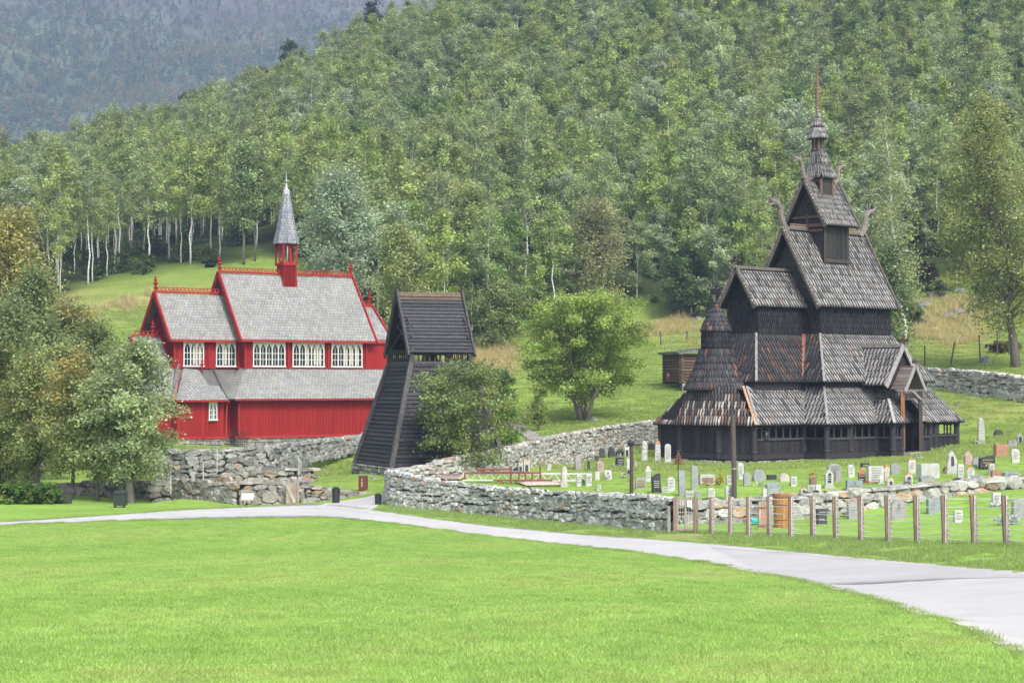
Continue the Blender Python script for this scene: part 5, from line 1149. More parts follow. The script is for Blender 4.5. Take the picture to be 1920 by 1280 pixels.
HS = [
 (928, 876, 15, 8, 'low', 'brown', 'small dark brown block by the back wall, leftmost of the graves'), (946, 877, 9, 20, 'pillar', 'white', 'slim white marker behind the red scaffold frame', None, (DK, 3)),
 (959, 877, 15, 12, 'rough', 'pale', 'broken pale stone leaning beside the slim white marker'), (975, 885, 8, 20, 'slab', 'pale', 'narrow pale stone with black plaque behind the scaffold', (.6, .6, .1, 'black'), None, 1), (987, 885, 12, 25, 'slab', 'pale', 'pale stone with black plaque and broad orange lichen top', (.5, .6, .1, 'black'), None, 1),
 (1028, 881, 8, 12, 'slab', 'pale', 'small tilted pale stone alone on the grass', None, None, None, False, None, .2), (1057, 912, 12, 39, 'pillar', 'lich', 'tall weathered pillar on a rough block, next to the lattice truss', (.45, .5, .3, 'white'), None, None, True),
 (1084, 881, 12, 27, 'arch', 'purple', 'tall round-topped brown-grey stone in front of the white obelisk'), (1090, 866, 10, 34, 'pillar', 'white', 'tall white obelisk close to the back wall', None, (DK, 3)), (1054, 867, 13, 16, 'slab', 'white', 'squat white slab by the back wall', None, (DK, 3)),
 (1071, 868, 8, 20, 'pillar', 'white', 'short white pillar right of the squat white slab'), (1104, 882, 5, 19, 'slab', 'dark', 'very thin dark upright stone'), (1125, 886, 13, 23, 'arch', 'pink', 'pink round-topped stone in the middle rows', None, ((.25, .2, .18), 3)),
 (1129, 858, 13, 20, 'rough', 'dark', 'rough black stone below the back wall, left of three'), (1147, 857, 13, 20, 'rough', 'dark', 'rough black stone below the back wall, middle of three'), (1162, 856, 14, 15, 'gable', 'dark', 'pointed black stone below the back wall, right of three'),
 (1162, 877, 15, 20, 'slab', 'black', 'black slab with white lettering and a white edge', None, (LT, 3)), (1119, 865, 8, 12, 'slab', 'dark', 'tiny dark stone with white flowers before it'), (1175, 857, 9, 20, 'slab', 'white', 'white stone framing a black plaque, left of the lamp post', (.55, .75, .12, 'black')),
 (1178, 882, 8, 24, 'pillar', 'white', 'narrow white pillar partly behind the lamp post'), (1191, 878, 7, 14, 'slab', 'grey', 'grey slab just right of the lamp post'), (1208, 865, 11, 40, 'pillar', 'white', 'tall white pillar on a pink rubble foot, by the back wall', None, (DK, 3, .8, .4), None, True),
 (1222, 844, 12, 13, 'slab', 'dark', 'dark slab between the two tallest white pillars'), (1233, 867, 12, 42, 'pillar', 'white', 'tallest white pillar, dark speckles and orange top', None, (DK, 5, .85, .3), 1, True), (1252, 869, 12, 38, 'arch', 'white', 'white round-topped stone beside the black church corner', None, (DK, 7, .82, .3), None, True),
 (1215, 902, 12, 30, 'cross', 'white', 'white stone shaped like a cross with short arms', None, (DK, 3, .6, .3)), (1179, 889, 10, 13, 'slab', 'pale', 'pale stone with black plaque right beside the lamp post foot', (.75, .7, .15, 'black')), (1201, 916, 21, 22, 'slab', 'grey', 'wide grey stone with a brown panel, right of the lamp post', (.72, .72, .16, 'brown'), ((.6, .5, .2), 2, .6, .4)),
 (1231, 923, 17, 37, 'slant', 'black', 'large black polished stone with slanting top and white text', None, (LT, 4, .6, .3)), (1258, 920, 15, 27, 'arch', 'white', 'white round-topped stone right of the large black one', None, (DK, 3)), (1248, 923, 16, 12, 'low', 'white', 'low white stone behind the front wall', None, (DK, 2)),
 (1279, 929, 13, 48, 'slab', 'grey', 'tall narrow grey slab by the front wall end', None, None, None, False, .25), (1302, 918, 13, 46, 'slab', 'grey', 'tall grey granite slab beneath the rusty finial', None, None, None, False, .2), (1122, 919, 8, 11, 'slab', 'white', 'tiny white slab just behind the front wall', None, (DK, 2)),
 (1119, 900, 9, 17, 'slab', 'white', 'small leaning white slab in the middle of the grass'), (1140, 899, 14, 19, 'slab', 'white', 'white slab with a dark carved leaf and flowers', (.2, .2, .6, 'dark'), (DK, 2, .45, .25)), (1085, 911, 9, 23, 'slab', 'white', 'white upright stone at the right end of the truss', None, (DK, 3)), (1103, 911, 11, 24, 'slab', 'white', 'wider white upright stone, right of its twin at the truss', None, (DK, 4)),
 (1325, 908, 30, 20, 'slab', 'pale', 'broad pale stone framing a dark brown panel, flowers before it', (.78, .7, .15, 'brown')), (1292, 931, 17, 12, 'slab', 'pale', 'low pale block behind the wooden gate', None, (DK, 1, .5, .4)), (1309, 932, 14, 13, 'rough', 'grey', 'rough grey lump right of the low pale block'), (1333, 939, 13, 26, 'arch', 'white', 'white round-topped stone over the first fence posts', None, (DK, 3)),
 (1369, 907, 15, 17, 'slab', 'pale', 'pale slab touching the tall brown pole', None, (DK, 2)), (1367, 937, 15, 27, 'slab', 'white', 'white slab with a small cross and flat cap by the tall pole', (.12, .2, .55, 'dark'), (DK, 2, .4, .25)), (1389, 898, 11, 32, 'arch', 'white', 'slim white round-topped stone right of the tall pole', None, (DK, 6, .8, .3)),
 (1400, 910, 13, 26, 'arch', 'grey', 'speckled dark grey stone in front of the slim white one'), (1424, 901, 26, 23, 'rough', 'grey', 'big grey rounded boulder stone'), (1447, 899, 19, 10, 'slab', 'black', 'low black polished bench-like stone'), (1449, 929, 28, 27, 'low', 'blue', 'broad blue-grey stone with a white cross and text', (.05, .25, .62, 'white'), (LT, 3, .5, .25)),
 (1471, 902, 20, 17, 'rough', 'lich', 'lichen-spotted rough grey stone, right of the black bench-like one'), (1488, 911, 12, 19, 'slab', 'white', 'small white slab with an orange flower at its foot', None, (DK, 3)), (1524, 911, 13, 21, 'arch', 'brown', 'brown arched stone with orange flowers round it', None, None, 1), (1435, 930, 11, 16, 'arch', 'white', 'small white arched stone left of the barrel'),
 (1506, 926, 13, 14, 'gable', 'lich', 'small gabled stone with orange roof and black niche, above fence', (.5, .6, .05, 'black', 1), None, 1), (1520, 922, 16, 14, 'slab', 'pale', 'pale slab with faint text beside the small gabled niche', None, (DK, 3)), (1533, 921, 11, 14, 'slab', 'white', 'bright white slab at the right of the faint pale slab'),
 (1554, 915, 16, 37, 'gable', 'pale', 'tall gabled pale stone with arched black plaque', (.42, .5, .3, 'black', 1), (LT, 3, .65, .45), None, True), (1564, 893, 25, 25, 'low', 'grey', 'broad grey stone with wavy top behind the tall gabled one', None, (DK, 3)), (1571, 902, 12, 20, 'slab', 'purple', 'plain purplish slab half hidden behind the gabled stone'),
 (1596, 894, 13, 24, 'arch', 'white', 'white stone with clipped corners, alone on the grass', None, (DK, 3)), (1602, 916, 33, 17, 'slab', 'blue', 'long low blue-grey slab on the wall edge', (.04, .3, .5, 'dark'), (DK, 1, .35, .3)), (1622, 875, 17, 8, 'slab', 'black', 'low shiny black stone nearest the church wall', None, (LT, 1, .5, .4)),
 (1616, 906, 14, 30, 'gable', 'rust', 'gabled stone with orange roof and large black plaque', (.75, .6, .12, 'black'), (LT, 2, .5, .3), 1), (1641, 906, 32, 33, 'slab', 'white', 'largest white slab, many text lines, red flowers at foot', None, (DK, 6, .9, .25)), (1662, 900, 13, 30, 'cross', 'lich', 'lichen-covered cross-shaped stone right of the largest white slab', None, None, 1),
 (1679, 888, 19, 21, 'arch', 'grey', 'grey arched stone with carved lines, near church door', None, (LT, 3, .75, .35)), (1669, 910, 16, 18, 'rough', 'lich', 'small rough stone with orange top and black hollow', (.35, .5, .1, 'black'), None, 1), (1709, 888, 15, 30, 'arch', 'white', 'white arched stone with orange top below the church door', None, (DK, 3, .7, .4), 1),
 (1703, 912, 17, 28, 'gable', 'pale', 'gabled pale stone with brown roof and black niche on the wall edge', (.5, .58, .12, 'black', 1), (LT, 3, .5, .3), 1), (1741, 897, 41, 29, 'slab', 'pale', 'widest pale stone with streaked face'), (1738, 906, 30, 16, 'low', 'blue', 'blue-grey arched slab with gold text in front of the widest stone', None, (GD, 2, .5, .35)),
 (1785, 887, 21, 43, 'rough', 'pale', 'tall irregular pale stone with oval dark plaque', (.3, .42, .35, 'dark', 1), None, None, True), (1801, 898, 12, 29, 'slab', 'white', 'narrow white stone right of the tall irregular one', None, (DK, 3), None, True), (1820, 898, 15, 24, 'arch', 'white', 'white stone with orange lichen on its rounded top', None, (DK, 3), 1),
 (1834, 903, 34, 15, 'rough', 'grey', 'wide low grey dome stone on the wall edge'), (1815, 871, 16, 26, 'gable', 'pink', 'pinkish irregular stone with orange plants before it'), (1831, 872, 18, 17, 'rough', 'grey', 'plain rough grey stone right of the pinkish one'), (1850, 879, 31, 26, 'slant', 'black', 'wide black stone with red and white flowers before it', None, (GD, 2, .7, .5)),
 (1859, 890, 11, 22, 'slab', 'white', 'white slab below the wide black stone', None, (DK, 3)), (1867, 894, 20, 14, 'slab', 'rust', 'red-brown low slab on the wall edge'), (1897, 894, 35, 12, 'low', 'blue', 'long low grey stone at the right edge of the wall', None, (DK, 1, .5, .4)), (1877, 857, 28, 25, 'slab', 'rust', 'pinkish brown wide slab on the right-hand grass'),
 (1898, 839, 18, 14, 'slab', 'grey', 'grey slab behind the pinkish brown one', None, (DK, 1)), (1904, 867, 16, 27, 'arch', 'white', 'white arched stone at the right edge of the photo', None, (DK, 4)), (1912, 832, 12, 21, 'gable', 'grey', 'small grey gabled niche stone, uppermost at the right', (.5, .55, .15, 'black', 1)),
 (1872, 821, 20, 17, 'rough', 'dark', 'dark purplish block high on the slope'), (1840, 831, 14, 49, 'pillar', 'pale', 'tall pale tapering obelisk alone on the slope', None, (DK, 5, .85, .4), None, True),
 (1600, 972, 23, 34, 'slant', 'grey', 'grey-green stone with slanting top behind the wire fence', None, (LT, 2, .75, .6)), (1684, 973, 29, 38, 'arch', 'purple', 'rough purplish arched stone behind the wire fence', (.08, .3, .55, 'dark')), (1751, 962, 28, 28, 'slab', 'blue', 'plain square grey slab behind the wire fence'),
 (1796, 979, 17, 24, 'slab', 'white', 'small white slab standing low behind the wire fence', None, (DK, 3)), (1868, 950, 17, 28, 'slab', 'white', 'white stone on plinth with pale plants, behind fence at right', None, (DK, 4), None, True), (1908, 970, 24, 38, 'slant', 'grey', 'dark grey stone beside the silvery bush at the right edge'), (1541, 982, 20, 30, 'slab', 'dark', 'dark grey slab right of the barrel behind the fence', None, (LT, 2)), (1935, 960, 20, 40, 'slab', 'grey', 'grey slab at the very right edge')]
for h_ in HS[:-1]: headstone(*h_)

# ---------------------------------------------------------------- flowers and small plants on graves
def bloom(px, yb, wp, hp, leafc, petals, label, name='grave_flowers', n=60, cat='flowers', lf=.07, grp='flowers on the graves'):
    g = ground(px, yb); s = g.y / F; w, h = wp * s, hp * s; r = np.random.RandomState(int(px) % 1000 + 7); t = thing(name, label, cat, g, grp)
    def blob(k, sz): q = r.normal(size=(k, 3)) * np.array([w * .28, w * .22, h * .26]) + np.array([0, 0, h * .5]); q[:, 2] = np.abs(q[:, 2]); return leaf_quads(q, sz, r), k
    V, k = blob(n, lf); me = quads_mesh('leaves', V, np.array(leafc)[None] * r.uniform(.6, 1.4, k)[:, None], MAT['leafp']); c = bpy.data.objects.new('leaves', me); COL.objects.link(c); c.parent = t
    if petals:
        V, k = blob(n // 2, lf * 1.1); V[:, :, 2] += .04; pc = np.array([petals[i % len(petals)] for i in range(k)]); me = quads_mesh('petals', V, pc * r.uniform(.7, 1.2, k)[:, None], MAT['flower']); c = bpy.data.objects.new('petals', me); COL.objects.link(c); c.parent = t
RDp, ORp, WHp, YEp = (.6, .05, .03), (.7, .25, .03), (.7, .7, .68), (.7, .5, .05)
for b in [(1640, 907, 34, 5, (.08, .14, .04), [RDp, ORp], 'row of red flowers at the foot of the largest white slab'), (1800, 879, 34, 13, (.2, .2, .05), [YEp, ORp], 'yellow-orange plants right of the tall irregular pale stone'), (1850, 880, 20, 12, (.1, .16, .05), [RDp, WHp], 'red and white flowers in front of the wide black stone'),
          (1830, 879, 14, 10, (.1, .18, .06), [WHp], 'white flowers left of the red ones at the black stone'), (1345, 910, 16, 14, (.12, .16, .05), [ORp, RDp], 'orange and red flowers by the broad brown-panelled stone'), (1352, 906, 8, 22, (.3, .25, .03), [YEp], 'yellow plants with an orange lantern shape behind the pole'),
          (1322, 913, 18, 10, (.12, .12, .05), [YEp], 'brownish plants under the broad brown-panelled stone'), (1162, 860, 12, 7, (.1, .2, .06), [WHp], 'white flowers below the pointed black stone'), (1146, 878, 14, 8, (.12, .22, .08), [WHp], 'white bunch beside the black slab with white edge'), (1073, 880, 18, 8, (.25, .32, .28), [WHp], 'silvery white plants left of the brown-grey arch'),
          (1138, 900, 12, 8, (.2, .28, .15), [WHp], 'white flowers left of the carved-leaf slab'), (1170, 897, 14, 9, (.05, .1, .03), [WHp], 'dark green clump with white flowers at the lamp post'), (1095, 908, 7, 10, (.07, .16, .03), None, 'green plant between the twin white stones'), (1425, 912, 18, 8, (.5, .52, .5), [WHp], 'heap of pale stones and white flowers'),
          (1522, 898, 20, 14, (.12, .18, .05), [ORp, RDp], 'orange flowers hanging over the brown arched stone'), (1484, 911, 6, 5, (.1, .15, .05), [ORp], 'single orange bunch at the small white slab'), (1830, 833, 20, 7, (.12, .2, .06), [WHp], 'low white flowers left of the tall obelisk'), (1708, 907, 8, 4, (.1, .15, .05), [RDp], 'red bunch between the gabled stone and the gold-lettered slab'),
          (818, 880, 10, 8, (.4, .42, .05), [YEp], 'yellow-green plant at the left end of the graveyard'), (1868, 951, 26, 7, (.4, .46, .4), [WHp], 'pale silvery plants at the plinth of the white stone'), (1771, 884, 6, 8, (.1, .12, .05), [ORp], 'rusty orange bunch left of the tall irregular stone'), (1582, 968, 10, 6, (.1, .15, .05), [(.6, .2, .25)], 'pink flowers by the slanting grey-green stone')]: bloom(*b)
bloom(1890, 983, 46, 16, (.45, .50, .50), None, 'silvery blue cushion bush behind the last fence post', 'cushion_bush', 500, 'bush', .08, None)
bloom(1650, 1012, 1, 1, (.1, .2, .05), None, 'small weed', n=2) if 0 else None

# ---------------------------------------------------------------- wire fence with gate
fence_pts = [(1334, 1001, 932), (1370, 1004, 931), (1404, 1005, 930), (1443, 1006, 930), (1484, 1008, 930), (1525, 1008, 930), (1568, 1012, 930), (1616, 1015, 928), (1667, 1016, 928), (1721, 1018, 928), (1774, 1021, 928), (1829, 1021, 928), (1889, 1023, 928), (1953, 1027, 927), (2020, 1031, 927), (2090, 1036, 926), (2165, 1041, 925)]
FYs = np.linspace(66.5, 49.5, 13).tolist() + [48.2, 47]
rgt = ground(1889, 1023)
WF = thing('wire_fence', 'wire fence with paired brown posts along the path on the right', 'fence', ground(1334, 1001))
tops = []; wd = MAT['wood']
for i, (px, yb, yt) in enumerate(fence_pts):
    g = ground(px, yb); h = at(px, yt, g.y).z - g.z; tops.append((g, h)); m = MB((.23, .15, .12)); lean_ = -.012 * (i - 3)
    d = Vector((.8, -.6, 0)); m.hexa([g + Vector((-.085 + x, y, -.3)) for x, y in ((0, -.06), (.075, -.06), (.075, .06), (0, .06))] + [g + Vector((-.085 + x + lean_ * .6, y, h)) for x, y in ((0, -.06), (.075, -.06), (.075, .06), (0, .06))], (.22, .145, .115))
    m.hexa([g + Vector((.01 + x, y, -.3)) for x, y in ((0, -.06), (.065, -.06), (.065, .06), (0, .06))] + [g + Vector((.01 + x + lean_ * .6, y, h)) for x, y in ((0, -.06), (.065, -.06), (.065, .06), (0, .06))], (.42, .38, .37))
    m.build('post', wd, WF)
    m = MB((.6, .6, .6))
    for k in range(9): m.box(g + Vector((.0425 + lean_ * .6 * k / 9, -.065, h * (.1 + .1 * k))), (.02, .012, .03), (.12, .11, .1))
    m.box(g + Vector((.0 + lean_ * .3, -.0615, h * .5)), (.018, .008, h * .96), (.62, .60, .60)); m.build('wire_clip', MAT['metal'], WF)
for k, fz in enumerate((.93, .76, .58, .45, .33, .22, .12)):
    m = MB((.7, .7, .7)); pts = []
    for i in range(len(tops) - 1):
        a, b = tops[i][0] + Vector((0, 0, tops[i][1] * fz)), tops[i + 1][0] + Vector((0, 0, tops[i + 1][1] * fz)); pts += [a, a.lerp(b, .5) - Vector((0, 0, .012))]
    pts.append(tops[-1][0] + Vector((0, 0, tops[-1][1] * fz))); s0 = ground(1305, 998); pts = [s0 + Vector((0, 0, 1.1 * fz))] + pts; m.tube(pts, .011 if k < 3 else .008, 4); m.build('wire', MAT['metal'], WF)
gA, gB = ground(1266, 999), ground(1305, 999); gh = at(1266, 932, gA.y).z - gA.z
GT = thing('wooden_gate', 'weathered two-leaf wooden wire gate with a small white notice at the wall end', 'gate', gA); GWC = (.34, .29, .26)
for t in (0, 1): m = MB((.26, .18, .15)); p = gA.lerp(gB, t); m.beam(p + Vector((0, 0, -.2)), p + Vector((0, 0, gh)), .12, .12); m.build('gate_post', wd, GT)
m = MB((.20, .14, .12)); p = gA + Vector((-.2, .1, 0)); m.beam(p + Vector((0, 0, -.2)), p + Vector((0, 0, gh * .75)), .16, .1, (.28, .27, .25)); m.build('side_board', wd, GT)
dx = (gB - gA)
for t0, t1 in ((.12, .49), (.53, .9)):
    m = MB(GWC); a, b = gA + dx * t0, gA + dx * t1; z0_, z1_ = .12, gh * .95
    for p in (a, b): m.beam(p + Vector((0, 0, z0_)), p + Vector((0, 0, z1_)), .07, .05)
    for z in (z0_, z1_): m.beam(a + Vector((0, .02, z)), b + Vector((0, .02, z)), .06, .08)
    lf_ = m.build('gate_leaf', wd, GT); m = MB((.6, .6, .6))
    for k in range(6): z = z0_ + (z1_ - z0_) * (k + 1) / 7; m.tube([a + Vector((0, -.03, z)), b + Vector((0, -.03, z))], .006, 4)
    for k in (.33, .66): p, q = a.lerp(b, k) + Vector((0, -.03, z0_)), a.lerp(b, k) + Vector((0, -.03, z1_)); m.tube([p, q], .005, 4)
    m.build('wire_mesh', MAT['metal'], lf_)
m = MB((.72, .72, .72)); pn_ = gA + dx * .68 + Vector((0, -.07, gh * .83)); m.box(pn_, (.16, .012, .2)); no = m.build('notice', MAT['white'], GT)
m = MB((.15, .15, .15))
for k in range(4): m.box(pn_ + Vector((0, -.008, .06 - .04 * k)), (.11, .004, .01))
m.build('notice_text', MAT['white'], no)

# ---------------------------------------------------------------- barrel, crate and can behind the fence
g = at(1468, 978, 68.5); g.z = H(g.x, g.y); s = g.y / F; BR = thing('wooden_barrel', 'tall orange-brown wooden stave barrel with lid behind the wire fence', 'barrel', g); rad = 18.5 * s; hh = 57 * s; m = MB()
for k in range(22):
    a0, a1 = 2 * math.pi * k / 22 + .012, 2 * math.pi * (k + 1) / 22 - .012; kk = rs.uniform(.75, 1.2); P = lambda a, r_, z: g + Vector((math.cos(a) * r_, math.sin(a) * r_, z))
    m.mesh([P(a0, rad * .93, 0), P(a1, rad * .93, 0), P(a1, rad, hh), P(a0, rad, hh), P(a0, rad * .87, 0), P(a1, rad * .87, 0), P(a1, rad * .93, hh), P(a0, rad * .93, hh)], [(0, 1, 2, 3), (3, 2, 6, 7), (0, 3, 7, 4), (1, 5, 6, 2), (5, 4, 7, 6)], (.50 * kk, .24 * kk, .085 * kk))
m.build('staves', wd, BR)
m = MB((.30, .15, .08)); m.lathe(g, [(rad * .9, hh * .96), (rad * 1.07, hh), (rad * 1.07, hh + .05)], 22); m.lathe(g, [(rad * .97, hh + .055), (rad * .97, hh + .12)], 8, (.36, .19, .1)); m.build('lid', wd, BR)
for z in (.25, .72): m = MB((.10, .08, .07)); r_ = rad * (.935 + .07 * z); m.lathe(g, [(r_ * 1.0, hh * z), (r_ * 1.02, hh * z + .005), (r_ * 1.02, hh * z + .035), (r_, hh * z + .04)], 22); m.build('hoop', MAT['metal'], BR)
g = at(1433, 980, 67.5); g.z = H(g.x, g.y); CR_ = thing('wooden_bin', 'pinkish upright plank bin standing left of the barrel', 'bin', g)
for k in range(4): m = MB(); kk = rs.uniform(.85, 1.15); m.box(g + Vector((-.15 + .1 * k, rs.uniform(-.01, .01), .44)), (.09, .3, .9), (.46 * kk, .28 * kk, .22 * kk)); m.build('plank', wd, CR_)
for z in (.15, .75): m = MB((.3, .2, .16)); m.box(g + Vector((0, -.17, z)), (.42, .03, .05)); m.build('batten', wd, CR_)
g = ground(1416, 983); WCn = thing('watering_can', 'turquoise plastic watering can lying on the grass behind the fence', 'watering can', g); m = MB((.02, .42, .42)); m.tube([g + Vector((-.12, 0, .11)), g + Vector((.1, 0, .12)), g + Vector((.13, 0, .12))], [.11, .12, .09], 12); m.build('body', MAT['white'], WCn)
m = MB((.02, .38, .38)); m.tube([g + Vector((-.1, 0, .06)), g + Vector((-.25, 0, .05)), g + Vector((-.38, 0, .03))], [.03, .02, .018], 6); m.tube([g + Vector((-.38, 0, .03)), g + Vector((-.42, 0, .03))], [.018, .04], 8); m.build('spout', MAT['white'], WCn)
m = MB((.03, .3, .3)); m.tube([g + Vector((-.05, 0, .22)), g + Vector((.0, 0, .3)), g + Vector((.12, 0, .28)), g + Vector((.14, 0, .14))], .016, 5); m.build('handle', MAT['white'], WCn)

# ---------------------------------------------------------------- lamp post, tall pole, rusty grave marker, spotlight
g = ground(1184, 926); s = g.y / F; t = thing('lamp_post', 'dark brown lamp post with round black lamp and side arm in the graveyard', 'lamp post', g); m = MB((.07, .045, .045)); top = (926 - 836) * s; m.tube([g + Vector((0, 0, -.2)), g + Vector((.0, 0, top))], [.085, .07], 8); m.build('pole', MAT['metal'], t)
m = MB((.02, .02, .025)); q = g + Vector((-.03, 0, top)); m.lathe(q, [(.05, -.02), (.14, .05), (.15, .14), (.09, .22), (.03, .26)], 10); m.build('lamp_head', MAT['metal'], t)
m = MB((.08, .07, .07)); m.tube([q + Vector((.1, .1, .08)), q + Vector((.45, .2, .1))], [.08, .06], 8); m.build('side_arm', MAT['metal'], t)
g = ground(1377, 938); s = g.y / F; t = thing('tall_pole', 'tall plain brown pole rising in front of the black church', 'pole', g); m = MB((.085, .065, .065)); top = (938 - 777) * s; m.tube([g + Vector((0, 0, -.2)), g + Vector((-.02, 0, top * .5)), g + Vector((-.05, 0, top))], [.10, .10, .095], 8); m.build('shaft', MAT['metal'], t)
m = MB((.4, .4, .4)); m.lathe(g + Vector((-.015, 0, top * .365)), [(.104, 0), (.104, .04)], 8); m.build('band', MAT['metal'], t)
g = ground(1272, 912); s = g.y / F; t = thing('iron_grave_marker', 'rusty iron finial marker shaped like a small fir on a thin stem', 'grave marker', g); m = MB((.15, .07, .05)); zt_ = (912 - 845) * s; m.tube([g, g + Vector((0, 0, zt_))], .03, 6); m.build('stem', MAT['metal'], t)
m = MB((.20, .09, .06))
for k in range(6):
    z = zt_ * .62 + k * zt_ * .055; w = .28 * (1 - k / 6.5)
    for a in (0, 1.05, 2.1): m.tube([g + Vector((-w * math.cos(a), -w * math.sin(a), z)), g + Vector((0, 0, z + .06)), g + Vector((w * math.cos(a), w * math.sin(a), z))], .02, 4)
m.build('scrollwork', MAT['metal'], t)
g = at(960, 842, ground(960, 871).y); t = thing('spotlight', 'small black floodlight standing on the back wall', 'floodlight', g - Vector((0, 0, .1))); m = MB((.015, .016, .02)); m.tube([g + Vector((-.13, -.05, .14)), g + Vector((.1, .0, .16)), g + Vector((.16, 0, .16))], [.13, .11, .06], 10); m.build('housing', MAT['metal'], t)
m = MB((.03, .03, .03)); m.beam(g - Vector((0, 0, .15)), g + Vector((0, 0, .1)), .04, .04); m.build('bracket', MAT['metal'], t)

# ---------------------------------------------------------------- scaffold parts lying in the graveyard
Yt = ground(985, 905).y
def bar(m, a, b, r=.025, col=None, dy=0): m.tube([at(a[0], a[1], Yt + dy), at(b[0], b[1], Yt + dy)], r, 5, col)
t = thing('lattice_truss', 'long white lattice truss lying on the graveyard grass', 'truss', at(985, 903, Yt))
for y in (887.5, 900.5): m = MB((.62, .63, .65)); bar(m, (868, y), (1108, y + 1), .032); m.build('chord', MAT['white'], t)
for k in range(20):
    x = 870 + 12 * k; m = MB((.60, .61, .63)); bar(m, (x, 900.5 if k % 2 else 887.5), (x + 12, 887.5 if k % 2 else 900.5), .018); m.build('diagonal', MAT['white'], t)
t = thing('scaffold_frame', 'rust-red steel scaffold frame lying across the white truss', 'scaffold frame', at(950, 903, Yt - .6))
for a, b in (((872, 887), (1014, 886)), ((895, 880), (960, 879)), ((908, 885), (992, 885)), ((925, 900), (1036, 900)), ((872, 886), (871, 899)), ((958, 874), (958, 906)), ((1013, 874), (1013, 901)), ((973, 887), (973, 901)), ((998, 887), (998, 901)), ((895, 879), (897, 885)), ((985, 887), (985, 900)), ((930, 899), (945, 905)), ((908, 878), (908, 886))):
    m = MB((.21, .075, .06)); bar(m, a, b, .04, None, -.6); m.build('tube', MAT['metal'], t)
t = thing('plank_pile', 'pile of pale pinkish planks left of the scaffold', 'planks', ground(840, 900))
for k in range(6): m = MB(); kk = rs.uniform(.8, 1.1); a = ground(806 + 4 * k, 892 + 1.6 * k) + Vector((0, 0, .08)); b = ground(872 - 2 * k, 894 + 1.5 * k) + Vector((0, 0, .12)); m.beam(a, b, .2, .07, (.55 * kk, .43 * kk, .38 * kk)); m.build('plank', wd, t)
t = thing('plank_pile', 'loose pale boards in front of the scaffold by the pillar', 'planks', ground(1010, 912))
for k in range(5): m = MB(); kk = rs.uniform(.8, 1.1); a = ground(965 + 5 * k, 906 + 1.6 * k) + Vector((0, 0, .1)); b = ground(1045 + 2 * k, 905 + 1.8 * k) + Vector((0, 0, .12)); m.beam(a, b, .18, .06, (.58 * kk, .48 * kk, .43 * kk)); m.build('plank', wd, t)
t = thing('white_poles', 'bundle of white plastic poles leaning beside the planks', 'poles', ground(845, 888))
for a, b in (((828, 888), (827, 873)), ((837, 884), (836, 873)), ((840, 888), (850, 879)), ((846, 888), (853, 880)), ((834, 887), (846, 880))): m = MB((.66, .66, .66)); p, q = ground(*a), None; q = at(b[0], b[1], p.y); m.tube([p, q], .03, 5); m.build('pole', MAT['white'], t)
t = thing('blue_ball', 'turquoise tarpaulin bundle by the wall corner', 'bundle', ground(792, 884)); m = MB((.03, .33, .28)); m.lathe(ground(792, 884), [(.1, 0), (.16, .06), (.12, .14), (.03, .18)], 7); m.build('cover', MAT['white'], t)

# ---------------------------------------------------------------- bins, boxes, boards and rails by the path
def litter_bin(px, yb, wp, hp, label, lid=True):
    g = ground(px, yb); s = g.y / F; w, h = wp * s, hp * s; t = thing('litter_bin', label, 'bin', g, 'black litter bins by the path'); m = MB((.018, .02, .022)); m.lathe(g, [(w * .42, 0), (w * .46, .03), (w * .5, h * .82), (w * .5, h * .84)], 12); m.build('body', MAT['metal'], t)
    m = MB((.025, .027, .03)); m.lathe(g, [(w * .56, h * .85), (w * .56, h * .89), (w * .36, h * .9), (w * .34, h * .98), (w * .12, h)], 12); m.build('lid', MAT['metal'], t)
litter_bin(630, 943, 15, 31, 'taller black litter bin in front of the low rough wall'); litter_bin(709, 946, 13, 22, 'shorter black litter bin by the wall corner')
g = ground(681, 919); s = g.y / F; t = thing('info_box', 'rusty red-brown steel box with pale symbols on the grass', 'box', g); m = MB((.12, .03, .025)); m.box(g + Vector((0, 0, 14 * s)), (17 * s, .3, 27 * s)); m.build('case', MAT['metal'], t)
m = MB((.5, .45, .42)); q = g + Vector((-2 * s, -.155, 0))
for z, w, h in ((20, 1.6, 4), (15, 3, 2), (12, 1.5, 3), (9, 2.5, 2)): m.box(q + Vector((0, 0, z * s)), (w * s, .008, h * s))
m.build('symbol', MAT['white'], t)
g = ground(226, 951); s = g.y / F; t = thing('waste_container', 'dark green wheeled container under the grey-green tree', 'container', g); m = MB((.02, .035, .032)); m.hexa([g + Vector((x * 10.5 * s, y * .3, z)) for z in (.08, 26 * s) for x, y in ((-1, -1), (1, -1), (1, 1), (-1, 1))]); m.build('body', MAT['metal'], t)
m = MB((.03, .04, .04)); m.hexa([g + Vector((x * 11.5 * s, y * .34, z + (.06 if y > 0 else 0))) for z in (26.2 * s, 29 * s) for x, y in ((-1, -1), (1, -1), (1, 1), (-1, 1))]); m.build('lid', MAT['metal'], t)
for x in (-.18, .18): m = MB((.01, .01, .01)); m.tube([g + Vector((x - .03, -.2, .07)), g + Vector((x + .03, -.2, .07))], .07, 10); m.build('wheel', MAT['metal'], t)
g = ground(117, 944); s = g.y / F; t = thing('board_stack', 'stack of dark weathered boards against a grey panel under the trees', 'boards', g)
for k in range(3): m = MB((.055, .053, .055)); m.box(g + Vector((.05 + .03 * k, .1 * k, (5 + 9.5 * k) * s)), (30 * s, .16, 7.5 * s)); m.build('board', wd, t)
m = MB((.13, .13, .13)); m.box(g + Vector((-15 * s, .2, 17 * s)), (2.5 * s, .5, 34 * s)); m.build('end_panel', wd, t)
